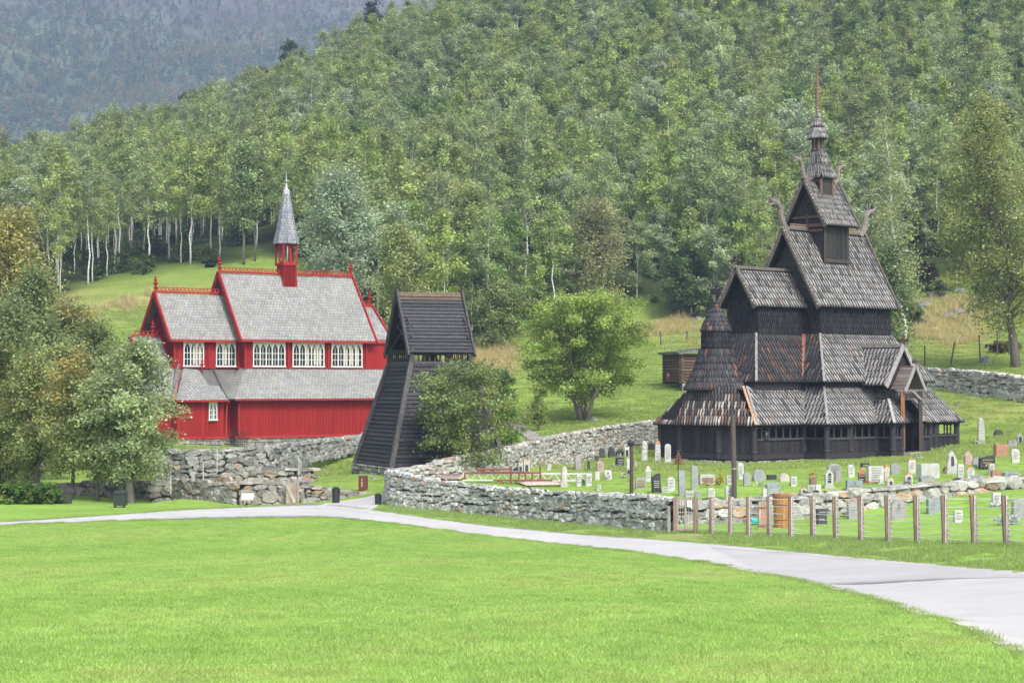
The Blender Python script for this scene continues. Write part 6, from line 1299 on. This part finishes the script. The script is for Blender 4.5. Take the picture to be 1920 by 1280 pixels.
g = ground(49, 934); s = g.y / F; t = thing('mail_box', 'small white box with dark patches on a post in the hedge', 'box', g); m = MB((.62, .62, .62)); m.box(g + Vector((0, 0, 12 * s)), (15 * s, .3, 13 * s)); m.build('box', MAT['white'], t)
m = MB((.1, .1, .1)); m.box(g + Vector((3 * s, -.16, 14 * s)), (4 * s, .01, 4 * s)); m.box(g + Vector((-2 * s, -.16, 9 * s)), (3 * s, .01, 3 * s)); m.build('mark', MAT['white'], t)
m = MB((.12, .11, .1)); m.beam(g - Vector((0, 0, .2)), g + Vector((0, 0, 6 * s)), .08, .08); m.build('post', wd, t)
m = MB((.2, .2, .2)); m.hexa([g + Vector((x * 9 * s, y * .2, z)) for z in (18.6 * s, 20 * s) for x, y in ((-1, -1), (1, -1), (1, 1), (-1, 1))]); m.build('roof', MAT['metal'], t)
g = ground(464, 948); s = g.y / F; t = thing('info_board', 'tilted pale information board on two short legs before the terrace wall', 'information board', g)
m = MB((.42, .38, .35)); c = g + Vector((0, 0, 17 * s)); m.hexa([c + Vector((x * 12 * s, y * .2, y * .12 + z)) for z in (-.02, .02) for x, y in ((-1, -1), (1, -1), (1, 1), (-1, 1))]); bo = m.build('panel', wd, t)
m = MB((.6, .6, .58)); m.hexa([c + Vector((x * 10 * s, y * .16, y * .096 + z)) for z in (.024, .03) for x, y in ((-1, -1), (1, -1), (1, 1), (-1, 1))]); m.build('sheet', MAT['white'], bo)
for x in (-8, 8): m = MB((.25, .2, .18)); m.beam(g + Vector((x * s, 0, -.1)), g + Vector((x * s, 0, 16 * s)), .05, .07); m.build('leg', wd, t)
g = at(547, 945, 83.8); s = g.y / F; t = thing('wooden_door', 'weathered plank door with diagonal brace set in the terrace wall', 'door', g)
for k in range(5): m = MB(); kk = rs.uniform(.85, 1.15); m.box(g + Vector(((-8.5 + 4.2 * k) * s, 0, 20 * s)), (4.0 * s, .05, 39 * s), (.36 * kk, .30 * kk, .25 * kk)); m.build('plank', wd, t)
m = MB((.44, .38, .33)); m.beam(g + Vector((-9 * s, -.05, 36 * s)), g + Vector((6 * s, -.05, 3 * s)), .03, .12); m.build('brace', wd, t)
m = MB((.3, .24, .2)); m.beam(g + Vector((12 * s, -.03, -.1)), g + Vector((12 * s, -.03, 42 * s)), .1, .1); m.build('door_post', wd, t)
def stake(px, yb, yt, label, Y, r=.028, col=(.45, .46, .48)):
    g = at(px, yb, Y); t = thing('metal_pole', label, 'pole', g, 'thin grey poles at the terrace walls'); m = MB(col); m.tube([g, at(px, yt, Y)], r, 6); m.build('shaft', MAT['metal'], t); m = MB((.3, .3, .32)); q = at(px, yt, Y); m.lathe(q, [(r * 1.5, -.03), (r * 1.5, .02), (r * .6, .04)], 6); m.build('cap', MAT['metal'], t)
stake(320, 926, 868, 'thin grey metal pole at the left end of the terrace', 87); stake(381, 908, 866, 'thin grey metal pole above the middle terrace wall', 93); stake(407, 886, 839, 'thin grey metal pole in front of the upper terrace wall', 98); stake(560, 905, 855, 'thin grey metal pole near the wooden door', 84.5, .015)
# iron railing between sacristy and nave
p = RF(-2.9, 5.7, -4.3); q = RF(-1.3, 5.6, -4.3); t = thing('iron_railing', 'black iron railing at the recess of the red church', 'railing', p); m = MB((.02, .02, .02))
m.beam(p + Vector((0, 0, .95)), q + Vector((0, 0, .95)), .04, .04); m.beam(p + Vector((0, 0, .15)), q + Vector((0, 0, .15)), .04, .04)
for k in range(10): a = p.lerp(q, k / 9); m.beam(a, a + Vector((0, 0, 1.0)), .03, .03)
m.build('railing_panel', MAT['metal'], t)

# ---------------------------------------------------------------- log shed and sign up the slope
LS = Frame(*at(1298, 720, 156)[:2], 20); zb = H(LS.o.x, LS.o.y); t = thing('log_shed', 'small low log shed with plank roof left of the black church', 'shed', Vector((LS.o.x, LS.o.y, zb)))
m = MB((.12, .075, .05)); Ls, Ws, nz = 1.6, 1.5, 10
for k in range(nz):
    z = zb + .35 + k * .23; kk = rs.uniform(.7, 1.3); c = (.12 * kk, .08 * kk, .055 * kk)
    for cc in (Ws, -Ws): m.tube([LS(-Ls - .2, cc, z), LS(3.2, cc, z + rs.uniform(-.02, .02))], .115, 7, c)
    for aa in (-Ls, 3.0): m.tube([LS(aa, -Ws - .2, z + .11), LS(aa, Ws + .2, z + .11)], .115, 7, c)
m.build('log_wall', wd, t)
m = MB((.22, .21, .20)); slab(m, [LS(-2.0, 1.9, zb + 2.6), LS(3.5, 1.9, zb + 3.15), LS(3.5, -1.9, zb + 3.15), LS(-2.0, -1.9, zb + 2.6)], .12)
for k in range(14): a = -2.0 + 5.5 * k / 13; m.beam(LS(a, 1.95, zb + 2.64 + .55 * k / 13), LS(a, -1.95, zb + 2.64 + .55 * k / 13), .3, .05, (.30 * rs.uniform(.7, 1.2),) * 3)
m.build('plank_roof', wd, t)
m = MB(); course_wall(m, LS(-Ls, Ws + .05, 0), LS(3.0, Ws + .05, 0), zb - .5, zb + .3, rs, sz=(.4, .2)); m.build('stone_footing', MAT['stone'], t)
g = ground(1255, 729); s = g.y / F; t = thing('info_box', 'small dark red information box on legs beside the log shed', 'box', g); m = MB((.12, .035, .03)); m.box(g + Vector((0, 0, 24 * s)), (13 * s, .25, 19 * s)); m.build('case', MAT['metal'], t)
m = MB((.5, .45, .42)); m.box(g + Vector((-2 * s, -.13, 26 * s)), (3 * s, .01, 6 * s)); m.build('symbol', MAT['white'], t)
for x in (-4, 4): m = MB((.06, .04, .04)); m.beam(g + Vector((x * s, 0, -.1)), g + Vector((x * s, 0, 15 * s)), .05, .05); m.build('leg', MAT['metal'], t)
# old posts of the pasture fence
for px, yb, yt, lean_, lb in ((1734, 687, 650, 0, 'thin dark fence post just right of the black church porch'), (1781, 687, 643, 9, 'leaning dark fence post above the slope wall'), (1838, 676, 630, -2, 'grey fence post beside the boulder'), (1870, 665, 622, 0, 'thin fence post left of the leaning birch'), (1892, 664, 629, 0, 'short fence post at the trunk of the leaning birch'), (1240, 648, 622, -2, 'thin fence post left of the black church above the shed'), (1288, 640, 622, 0, 'tiny fence post in the dry grass near the turret')):
    g = ground(px, yb); s = g.y / F; t = thing('fence_post', lb, 'fence post', g, 'old pasture fence posts'); m = MB((.10, .085, .07)); m.tube([g - Vector((0, 0, .2)), g + Vector((lean_ * s, 0, (yb - yt) * s))], [.07, .055], 6); m.build('shaft', wd, t)
    m = MB((.08, .07, .06)); m.box(g + Vector((lean_ * s, 0, (yb - yt) * s + .02)), (.16, .12, .07)); m.build('head', wd, t)
m = None
# rocks
def boulder(px, yb, wp, hp, label, col=(.19, .19, .175), Y=None, dp=.7):
    g = ground(px, yb); s = g.y / F; w, h = wp * s, hp * s; r = np.random.RandomState(int(px + yb)); bmv = []; m = MB(col); nA, nB = 10, 5
    for j in range(nB + 1):
        ph = math.pi / 2 * j / nB
        for i in range(nA): th = 2 * math.pi * i / nA; k = r.uniform(.82, 1.12); bmv.append(g + Vector((w / 2 * math.cos(th) * math.cos(ph) ** .7 * k, w / 2 * dp * math.sin(th) * math.cos(ph) ** .7 * k, h * math.sin(ph) * k - .06)))
    m.mesh(bmv, [(j * nA + i, j * nA + (i + 1) % nA, (j + 1) * nA + (i + 1) % nA, (j + 1) * nA + i) for j in range(nB) for i in range(nA)]); o = m.build('boulder', MAT['stone'], loc=g); tag(o, label, 'rock', 'rocks on the slopes')
for b in [(1113, 789, 22, 9, 'grey rock at the foot of the rowan'), (1797, 592, 30, 16, 'dark grey boulder with yellow moss in the clearing'), (1779, 597, 28, 12, 'paler boulder just left of the mossy one'), (1847, 681, 24, 15, 'slanted grey boulder beside the pasture post'), (1733, 608, 26, 8, 'flat grey rock at the left of the clearing'), (1760, 560, 50, 14, 'long grey rock ledge up in the clearing'), (1735, 575, 34, 12, 'small rock ledge below the long one'),
          (1800, 548, 30, 10, 'rock half in the undergrowth above the clearing'), (1305, 592, 18, 8, 'upper grey rock behind the turret cross'), (1310, 600, 16, 8, 'lower grey rock behind the turret cross'), (1288, 757, 14, 4, 'flat rock on the grass left of the church skirt'), (1797, 759, 18, 6, 'flat rock in the green right of the black church'), (612, 888, 22, 7, 'flat slab in the bank left of the bell tower'), (668, 884, 12, 3, 'small flat stone by the bell tower foot'), (702, 898, 18, 7, 'rock under the bell tower footing'), (1722, 862, 26, 11, 'mossy boulder by the porch of the black church')]: boulder(*b)
# ---------------------------------------------------------------- single trees and bushes one can tell apart
def solo(name, px, yb, yt, wp, seed, label, cat='tree', Y=None, nleaf=9000, leaf=.16, kind='round', col=GG, start=.15, bark='x', barkcol=(.14, .12, .10), stem='trunk', group=None, **kw):
    g = ground(px, yb) if Y is None else at(px, yb, Y)
    if Y is not None: g.z = H(g.x, g.y)
    top = at(px, yt, g.y).z; h = top - g.z; w = wp * g.y / F
    ms = make_tree(name, seed, h, w / 2 * .92, start, nleaf, leaf, kind, col, bark=bark, barkcol=barkcol, leafmat='leafp', **kw)
    return plant(name, ms, g - Vector((0, 0, .05)), label, cat, 0, 1, None, group, stem)
# rowan
solo('rowan_tree', 1092, 789, 553, 285, 101, 'round many-stemmed rowan tree alone on the green slope', nleaf=44000, leaf=.17, kind='round', col=(.31, .43, .10), start=.17, stems=7, spread=.25, nbr=110, sig=.27, droop=.12, tips=((.42, .42, .09), .14), vari=.28, barkcol=(.20, .17, .14), trad=.26, crooked=.04, stemheight=.82, offs=.12)
# bush in front of the bell tower
solo('shrub', 875, 872, 682, 232, 102, 'wide arching shrub in front of the bell tower', 'shrub', Y=91, nleaf=15000, leaf=.13, kind='round', col=(.20, .27, .10), start=.06, stems=8, spread=.28, nbr=90, sig=.23, droop=.15, tips=((.36, .36, .10), .12), vari=.35, trad=.08, crooked=.1, hue=((.27, .30, .10), .16), stem='stems')
solo('shrub', 945, 812, 745, 62, 103, 'small fresh green bush at the end of the hill path', 'shrub', Y=99, nleaf=2500, leaf=.13, kind='round', col=(.17, .30, .06), start=.05, stems=4, nbr=24, trad=.04, stem='stems')
solo('shrub', 940, 720, 688, 50, 104, 'dark green round bush left of the rowan crown', 'shrub', Y=150, nleaf=2500, leaf=.18, kind='round', col=(.07, .16, .03), start=.05, stems=4, nbr=24, trad=.05, stem='stems')
solo('shrub', 1010, 748, 715, 40, 109, 'small yellowish bush beside the left stem of the rowan', 'shrub', Y=136, nleaf=1500, leaf=.15, kind='round', col=(.22, .28, .06), start=.05, stems=3, nbr=18, trad=.04, stem='stems')
# big trees at the left
B1 = dict(leaf=.125, vari=.35, droop=.35)
solo('birch_tree', 245, 948, 632, 195, 111, 'large grey-green tree overlapping the red church', Y=86.5, nleaf=21000, kind='oval', col=(.36, .44, .21), start=.16, nbr=110, sig=.25, bark='x', trad=.2, tips=((.32, .36, .2), .1), crooked=.06, barkcol=(.2, .18, .16), **B1)
solo('birch_tree', 182, 948, 700, 130, 112, 'crooked white-stemmed birch in the middle of the left group', Y=87.5, nleaf=14000, kind='birch', col=(.38, .44, .18), start=.2, nbr=60, sig=.24, bark='birch', trad=.09, crooked=.2, **B1)
solo('birch_tree', 134, 947, 640, 150, 113, 'birch with orange-yellow crown top at the left', Y=88.5, nleaf=14000, kind='oval', col=(.30, .33, .13), start=.22, nbr=70, sig=.25, bark='birch', trad=.09, hue=((.46, .38, .13), .3), **B1)
solo('birch_tree', 70, 945, 655, 150, 114, 'dense dark olive tree left of the orange-topped birch', Y=92, nleaf=15000, kind='oval', col=(.33, .38, .15), start=.12, nbr=90, sig=.26, hue=((.25, .24, .07), .2), trad=.14, **B1)
solo('birch_tree', -10, 940, 640, 170, 115, 'half-cut tree at the very left edge, low', Y=95, nleaf=18000, kind='oval', col=(.18, .22, .07), start=.05, nbr=80, sig=.36, trad=.14, **B1)
solo('alder_tree', 62, 890, 500, 150, 116, 'tall mid green tree rising behind the left group', Y=118, nleaf=20000, kind='birch', col=(.24, .30, .12), start=.1, nbr=80, sig=.4, vari=.35, leaf=.18, trad=.2)
solo('alder_tree', 18, 880, 385, 170, 117, 'golden yellow-green tree at the upper left edge', Y=132, nleaf=22000, kind='oval', col=(.40, .40, .14), start=.15, nbr=70, sig=.45, vari=.2, leaf=.2, hue=((.48, .42, .14), .3), trad=.2)
solo('alder_tree', 120, 860, 560, 130, 118, 'green and gold speckled tree between the left group and the meadow', Y=125, nleaf=13000, kind='oval', col=(.30, .33, .13), start=.1, nbr=60, sig=.4, vari=.3, leaf=.17, hue=((.42, .36, .12), .2), trad=.16)
solo('alder_tree', 175, 850, 600, 110, 119, 'pale green tree peeping above the big grey-green one', Y=122, nleaf=9000, kind='oval', col=(.19, .24, .09), start=.1, nbr=50, sig=.4, vari=.3, leaf=.17, trad=.14)
solo('alder_tree', 20, 860, 560, 130, 120, 'mid green tree in the dark left thicket', Y=108, nleaf=13000, kind='oval', col=(.24, .29, .12), start=.05, nbr=60, sig=.4, vari=.35, leaf=.16, trad=.16)
for i, (x, w, lb) in enumerate(((20, 90, 'low bright green hedge bush at the left edge of the lawn'), (75, 80, 'low green hedge bush before the stack of boards'), (-25, 90, 'outermost low hedge bush at the left edge'))):
    solo('hedge_bush', x, 950, 905, w, 130 + i, lb, 'bush', Y=84 + i * .3, nleaf=5000, leaf=.11, kind='round', col=(.10, .19, .04), start=.02, stems=5, nbr=40, trad=.03, stem='stems', hue=((.2, .26, .06), .25))
# trees behind and beside the churches
solo('aspen_tree', 635, 640, 322, 150, 141, 'large silvery round tree behind the red church steeple', Y=176, nleaf=20000, leaf=.24, kind='oval', col=(.34, .43, .27), start=.1, nbr=80, sig=.45, droop=.1, trad=.2, tips=((.42, .5, .38), .2))
solo('aspen_tree', 457, 497, 262, 62, 142, 'pale-trunked aspen standing at the top of the meadow', nleaf=6000, leaf=.28, kind='slim', col=(.30, .40, .17), start=.32, nbr=36, bark='birch', trad=.17, sig=.4)
solo('birch_tree', 477, 490, 300, 45, 143, 'slim tree beside the pale-trunked aspen', nleaf=4000, leaf=.26, kind='slim', col=(.16, .21, .06), start=.4, nbr=30, bark='birch', trad=.12)
solo('birch_tree', 755, 600, 418, 110, 144, 'yellow-green tree behind the bell tower roof', Y=168, nleaf=11000, leaf=.22, kind='oval', col=(.36, .41, .15), start=.08, nbr=60, sig=.42, trad=.14)
solo('birch_tree', 885, 612, 350, 95, 145, 'dark-trunked tree right of the bell tower with a tall crown', nleaf=9000, leaf=.25, kind='birch', col=(.28, .33, .12), start=.3, nbr=50, bark='birch', trad=.16, sig=.42)
solo('alder_tree', 935, 655, 525, 110, 146, 'rounded dark green tree left behind the rowan', nleaf=9000, leaf=.22, kind='round', col=(.27, .33, .12), start=.04, nbr=50, sig=.42, trad=.14)
solo('birch_tree', 1120, 600, 372, 125, 147, 'broad hazy birch above the rowan', nleaf=12000, leaf=.24, kind='oval', col=(.37, .38, .18), start=.14, nbr=60, sig=.45, bark='birch', trad=.13)
solo('alder_tree', 1281, 592, 462, 100, 148, 'dark green round tree with bare trunk above the turret cross', nleaf=9000, leaf=.24, kind='oval', col=(.11, .18, .065), start=.16, nbr=50, trad=.15, sig=.42, barkcol=(.2, .19, .17))
solo('birch_tree', 1692, 640, 205, 135, 149, 'tall birch with long white trunk right of the black spire', Y=168, nleaf=6500, leaf=.2, kind='birch', col=(.36, .41, .16), start=.12, nbr=80, bark='birch', trad=.21, sig=.34, lean=(-1.3, 0), barkcol=(.8, .78, .74), crooked=.03)
solo('birch_tree', 1672, 650, 440, 90, 150, 'drooping grey-green birch behind the nave corner', Y=150, nleaf=10000, leaf=.2, kind='oval', col=(.22, .29, .13), start=.04, nbr=60, trad=.12, sig=.42, droop=.5)
solo('birch_tree', 1906, 690, 170, 270, 151, 'big leaning birch with dark trunk at the right edge', nleaf=30000, leaf=.2, kind='birch', col=(.31, .36, .13), start=.16, nbr=130, trad=.34, sig=.36, lean=(-2.8, -.5), droop=.45, barkcol=(.17, .15, .13), hue=((.28, .30, .08), .2), crooked=.06)
solo('birch_tree', 1800, 548, 310, 110, 152, 'birch above the boulder clearing', nleaf=9000, leaf=.24, kind='birch', col=(.33, .38, .13), start=.25, nbr=50, bark='birch', trad=.12, sig=.42)
for i, (x, y, lb) in enumerate(((545, 120, 'dark pine on the crest, tallest of the left skyline'), (490, 140, 'dark conifer on the crest just left of the tallest'), (355, 185, 'small dark conifer further down the left crest'), (700, 15, 'dark conifer group tree at the top of the crest'))):
    solo('conifer_tree', x, y + 40, y - 14 - 30 * (i == 0), 50, 160 + i, lb, Y=385, nleaf=3000, leaf=.4, kind='oval', col=(.07, .11, .05), start=.25, nbr=60, droop=.1, trad=.16)
for i, (x, y, w, h, c) in enumerate(((175, 525, 45, 26, (.07, .14, .04)), (395, 500, 26, 14, (.05, .07, .03)), (1715, 610, 60, 36, (.09, .14, .05)), (1755, 560, 60, 34, (.12, .14, .06)), (1850, 560, 70, 40, (.10, .14, .04)), (1735, 530, 60, 40, (.14, .12, .09)), (1880, 660, 60, 20, (.20, .17, .07)))):
    solo('shrub', x, y, y - h, w, 170 + i, ['round dark bush at the top left of the meadow', 'small black-green bush near the pale-trunked aspen', 'green bush at the foot of the tall white-trunked birch', 'reddish-green bush above the long rock ledge', 'green bush under the leaning birch crown', 'purplish bare-twigged bush at the wood edge on the right', 'brownish scrub at the root of the leaning birch'][i], 'bush', nleaf=2200, leaf=.2, kind='round', col=c, start=.03, stems=4, nbr=24, trad=.04, stem='stems')

# ---------------------------------------------------------------- grass
def blades_mesh(name, seed, size, n, h, w, cols, lean=.35, hv=.4):
    r = np.random.RandomState(seed); b = np.c_[r.uniform(-size / 2, size / 2, (n, 2)), np.zeros(n)]; hh = h * r.uniform(1 - hv, 1 + hv, n); az = r.uniform(0, 6.28, n); d = np.c_[np.cos(az), np.sin(az), np.zeros(n)]
    l = np.c_[r.normal(size=(n, 2)) * lean * hh[:, None], hh]; ww = (w * r.uniform(.6, 1.3, n))[:, None]
    V = np.stack([b - d * ww / 2, b + d * ww / 2, b + l + d * ww * .12, b + l - d * ww * .12], 1); V[:, :2, 2] -= .01
    C = np.array(cols)[r.randint(0, len(cols), n)] * r.uniform(.75, 1.25, n)[:, None]
    return bpy.data.objects.new(name, quads_mesh(name, V, C, MAT['blade']))
LG = [(.35, .55, .12), (.39, .58, .14), (.32, .52, .10), (.44, .54, .20)]
near = source_collection('lawn_sources', [blades_mesh('lawn_patch_%d' % i, 40 + i, .75, 1300, .021, .008, [tuple(a * b for a, b in zip(c, t)) for c in LG], .9) for i, t in enumerate(((.9, .93, .85), (1, 1, 1), (1.1, 1.04, 1.1), (1.2, 1.02, 1.2)))])
tall = source_collection('tuft_sources', [blades_mesh('tuft_%d' % i, 50 + i, .5, 170, .075, .012, [(.28, .42, .10), (.36, .50, .13), (.24, .37, .09), (.42, .42, .2)], .55) for i in range(2)])
dryc = source_collection('dry_sources', [blades_mesh('dry_tuft_%d' % i, 60 + i, .9, 130, .42, .03, [(.66, .54, .28), (.58, .47, .23), (.70, .60, .34), (.42, .42, .16)], .4) for i in range(2)])
past = source_collection('pasture_sources', [blades_mesh('pasture_%d' % i, 70 + i, 1.6, 260, .11, .035, [(.33, .46, .10), (.38, .50, .12), (.29, .40, .09), (.44, .44, .19)], .7) for i in range(2)])
lo_x, lo_y = [p[0] for p in lower], [p[1] for p in lower]; up_x, up_y = [p[0] for p in upper], [p[1] for p in upper]
def pxpy(P, z): d = P[:, 1] * CP + z * SP; return 960 + F * P[:, 0] / d, 640 - F * (-P[:, 1] * SP + z * CP) / d
def field(y0, y1, st, wid=.27, pad=3., jit=.5):
    o = []
    for y in np.arange(y0, y1, st):
        for x in np.arange(-wid * y - pad, wid * y + pad, st): o.append((x + rr.uniform(-jit, jit) * st, y + rr.uniform(-jit, jit) * st))
    return np.array(o)
P = field(13.5, 74, .56); z = Hs(P); px, py = pxpy(P, z); mrg = .22 * (-z) * F / P[:, 1] ** 2 + .5
ok = py > np.interp(px, lo_x, lo_y) + mrg; ok &= ~((np.hypot((px - 1310) / 130, (py - 1075) / 14) < 1) & (rr.uniform(size=len(px)) < .8))
P, z = P[ok], z[ok]; scatter('lawn_grass', np.c_[P, z], rr.uniform(0, 6, len(P)), rr.uniform(.8, 1.25, len(P)), np.clip(np.round(1.5 + 1.1 * smooth_noise(P[:, 0], P[:, 1], 6, 44) + 1.2 * np.sin(P[:, 0] * 1.3 - P[:, 1] * .5) * .5 + rr.uniform(-.8, .8, len(P))), 0, 3).astype(int), near, 'short mown bright green lawn grass', 'grass')
P = field(40, 84, .42, .30); z = Hs(P); px, py = pxpy(P, z)
vx = [-400, 0, 200, 560, 700, 735, 790, 893, 1032, 1153, 1262, 1300, 1334, 1443, 1568, 1667, 1774, 1889, 2020, 2300]; vy = [950, 948, 950, 946, 960, 948, 955, 965, 978, 990, 999, 1004, 1001, 1006, 1012, 1016, 1021, 1023, 1031, 1040]
ok = (py < np.interp(px, up_x, up_y) - 3) & (py > np.interp(px, vx, vy) + 0) & (px > 690); edge_ = np.abs(py - np.interp(px, vx, vy)) < 6
ok &= (smooth_noise(P[:, 0], P[:, 1], 1.6, 31) > -.35) | edge_
ok |= (px > 1270) & (py < np.interp(px, vx, vy)) & (py > np.interp(px, vx, vy) - 5) ; ok &= ~((np.abs(px - 1270) < 55) & (py > 1000))
P, z = P[ok], z[ok]; scatter('verge_grass', np.c_[P, z], rr.uniform(0, 6, len(P)), rr.uniform(.6, 1.25, len(P)), rr.randint(0, 2, len(P)), tall, 'longer tufty grass on the verge between path, wall and fence', 'grass')
# edge tufts creeping over the path rims
E_ = []
for (ex, ey, sg) in ((lo_x, lo_y, 1.2), (up_x, up_y, -1.2)):
    for x in np.arange(20, 1950, 5.):
        if rr.uniform() < .6: q = ground(x, float(np.interp(x, ex, ey)) + sg * rr.uniform(-.4, 1.2)); E_.append(tuple(q))
E_ = np.array(E_); scatter('path_edge_grass', E_, rr.uniform(0, 6, len(E_)), rr.uniform(.35, .8, len(E_)), rr.randint(0, 2, len(E_)), tall, 'small ragged tufts along the path rims', 'grass')
P = field(60, 200, 1.15, .28, 2); z = Hs(P); px, py = pxpy(P, z); yin = np.interp(px, [0, 735, 1262, 1312, 1920], [930, 925, 925, 1000, 1020])
ok = (py < yin) & (py < 948) & (py > forest_foot(px) - 5) & ~((px > 20) & (px < 130) & (py < 900)) ; ok &= ~((px > 250) & (px < 700) & (py > 815) & (py < 950) & (P[:, 1] > 120))
lawnish = (P[:, 1] < 100); ok &= ~(lawnish & (rr.uniform(size=len(P)) < .35))
# keep building floors and the hill path free
def infr(fr, a0, a1, c0, c1): d = P - np.array([fr.o.x, fr.o.y]); a = d @ np.array(fr.a[:2]); c = d @ np.array(fr.c[:2]); return (a > a0) & (a < a1) & (c > c0) & (c < c1)
ok &= ~(infr(SF, -8.2, 9.6, -5, 5) | infr(SF, 1.5, 5.1, 4, 6.2) | infr(RF, -8, 12.2, -5.4, 6) | infr(BF, -1.6, 4.4, -3, 3))
hp = np.array([tuple(ground(x, y))[:2] for x, y in ((1018, 834), (995, 815), (970, 798), (948, 795), (926, 792), (902, 791))])
for q0, q1 in zip(hp[:-1], hp[1:]):
    t_ = np.clip(((P - q0) @ (q1 - q0)) / ((q1 - q0) @ (q1 - q0)), 0, 1)[:, None]; ok &= np.linalg.norm(P - (q0 + t_ * (q1 - q0)), axis=1) > 1.5
hgt = np.where(lawnish, .35, 1.0)
P, z, hgt = P[ok], z[ok], hgt[ok]; scatter('meadow_grass', np.c_[P, z], rr.uniform(0, 6, len(P)), rr.uniform(.7, 1.2, len(P)) * hgt, rr.randint(0, 2, len(P)), past, 'green meadow grass on the graveyard and slopes', 'grass')
P = field(125, 235, 1.0, .28, 2); z = Hs(P); px, py = pxpy(P, z)
dr = (gauss(px, py, 1265, 622, 75, 28) + 1.3 * gauss(px, py, 900, 680, 70, 45) + 1.2 * gauss(px, py, 1800, 600, 100, 52) + .35 * gauss(px, py, 200, 585, 90, 40) + .45 * gauss(px, py, 330, 560, 120, 30) + .8 * gauss(px, py, 1360, 650, 30, 40))
ok = (dr * (.8 + .5 * smooth_noise(P[:, 0], P[:, 1], 5, 1)) > .32 + .3 * rr.uniform(size=len(P))) & (py < 745)
P, z = P[ok], z[ok]; scatter('dry_grass', np.c_[P, z], rr.uniform(0, 6, len(P)), rr.uniform(.6, 1.5, len(P)), rr.randint(0, 2, len(P)), dryc, 'tall straw-coloured dry grass on the upper pasture', 'grass')
# ---------------------------------------------------------------- the air
hb = MB((1, 1, 1)); hb.box((-150, 950, 240), (2600, 2160, 760))
m, nt, out = newmat('haze_air'); pv = nt.nodes.new('ShaderNodeVolumePrincipled')
pv.inputs['Color'].default_value = (.50, .66, 1.0, 1); pv.inputs['Density'].default_value = .00036; pv.inputs['Anisotropy'].default_value = .1
nt.links.new(pv.outputs[0], out.inputs['Volume'])
hz = hb.build('haze', m); tag(hz, 'thin blue haze in the air over the valley', 'haze', kind='stuff')
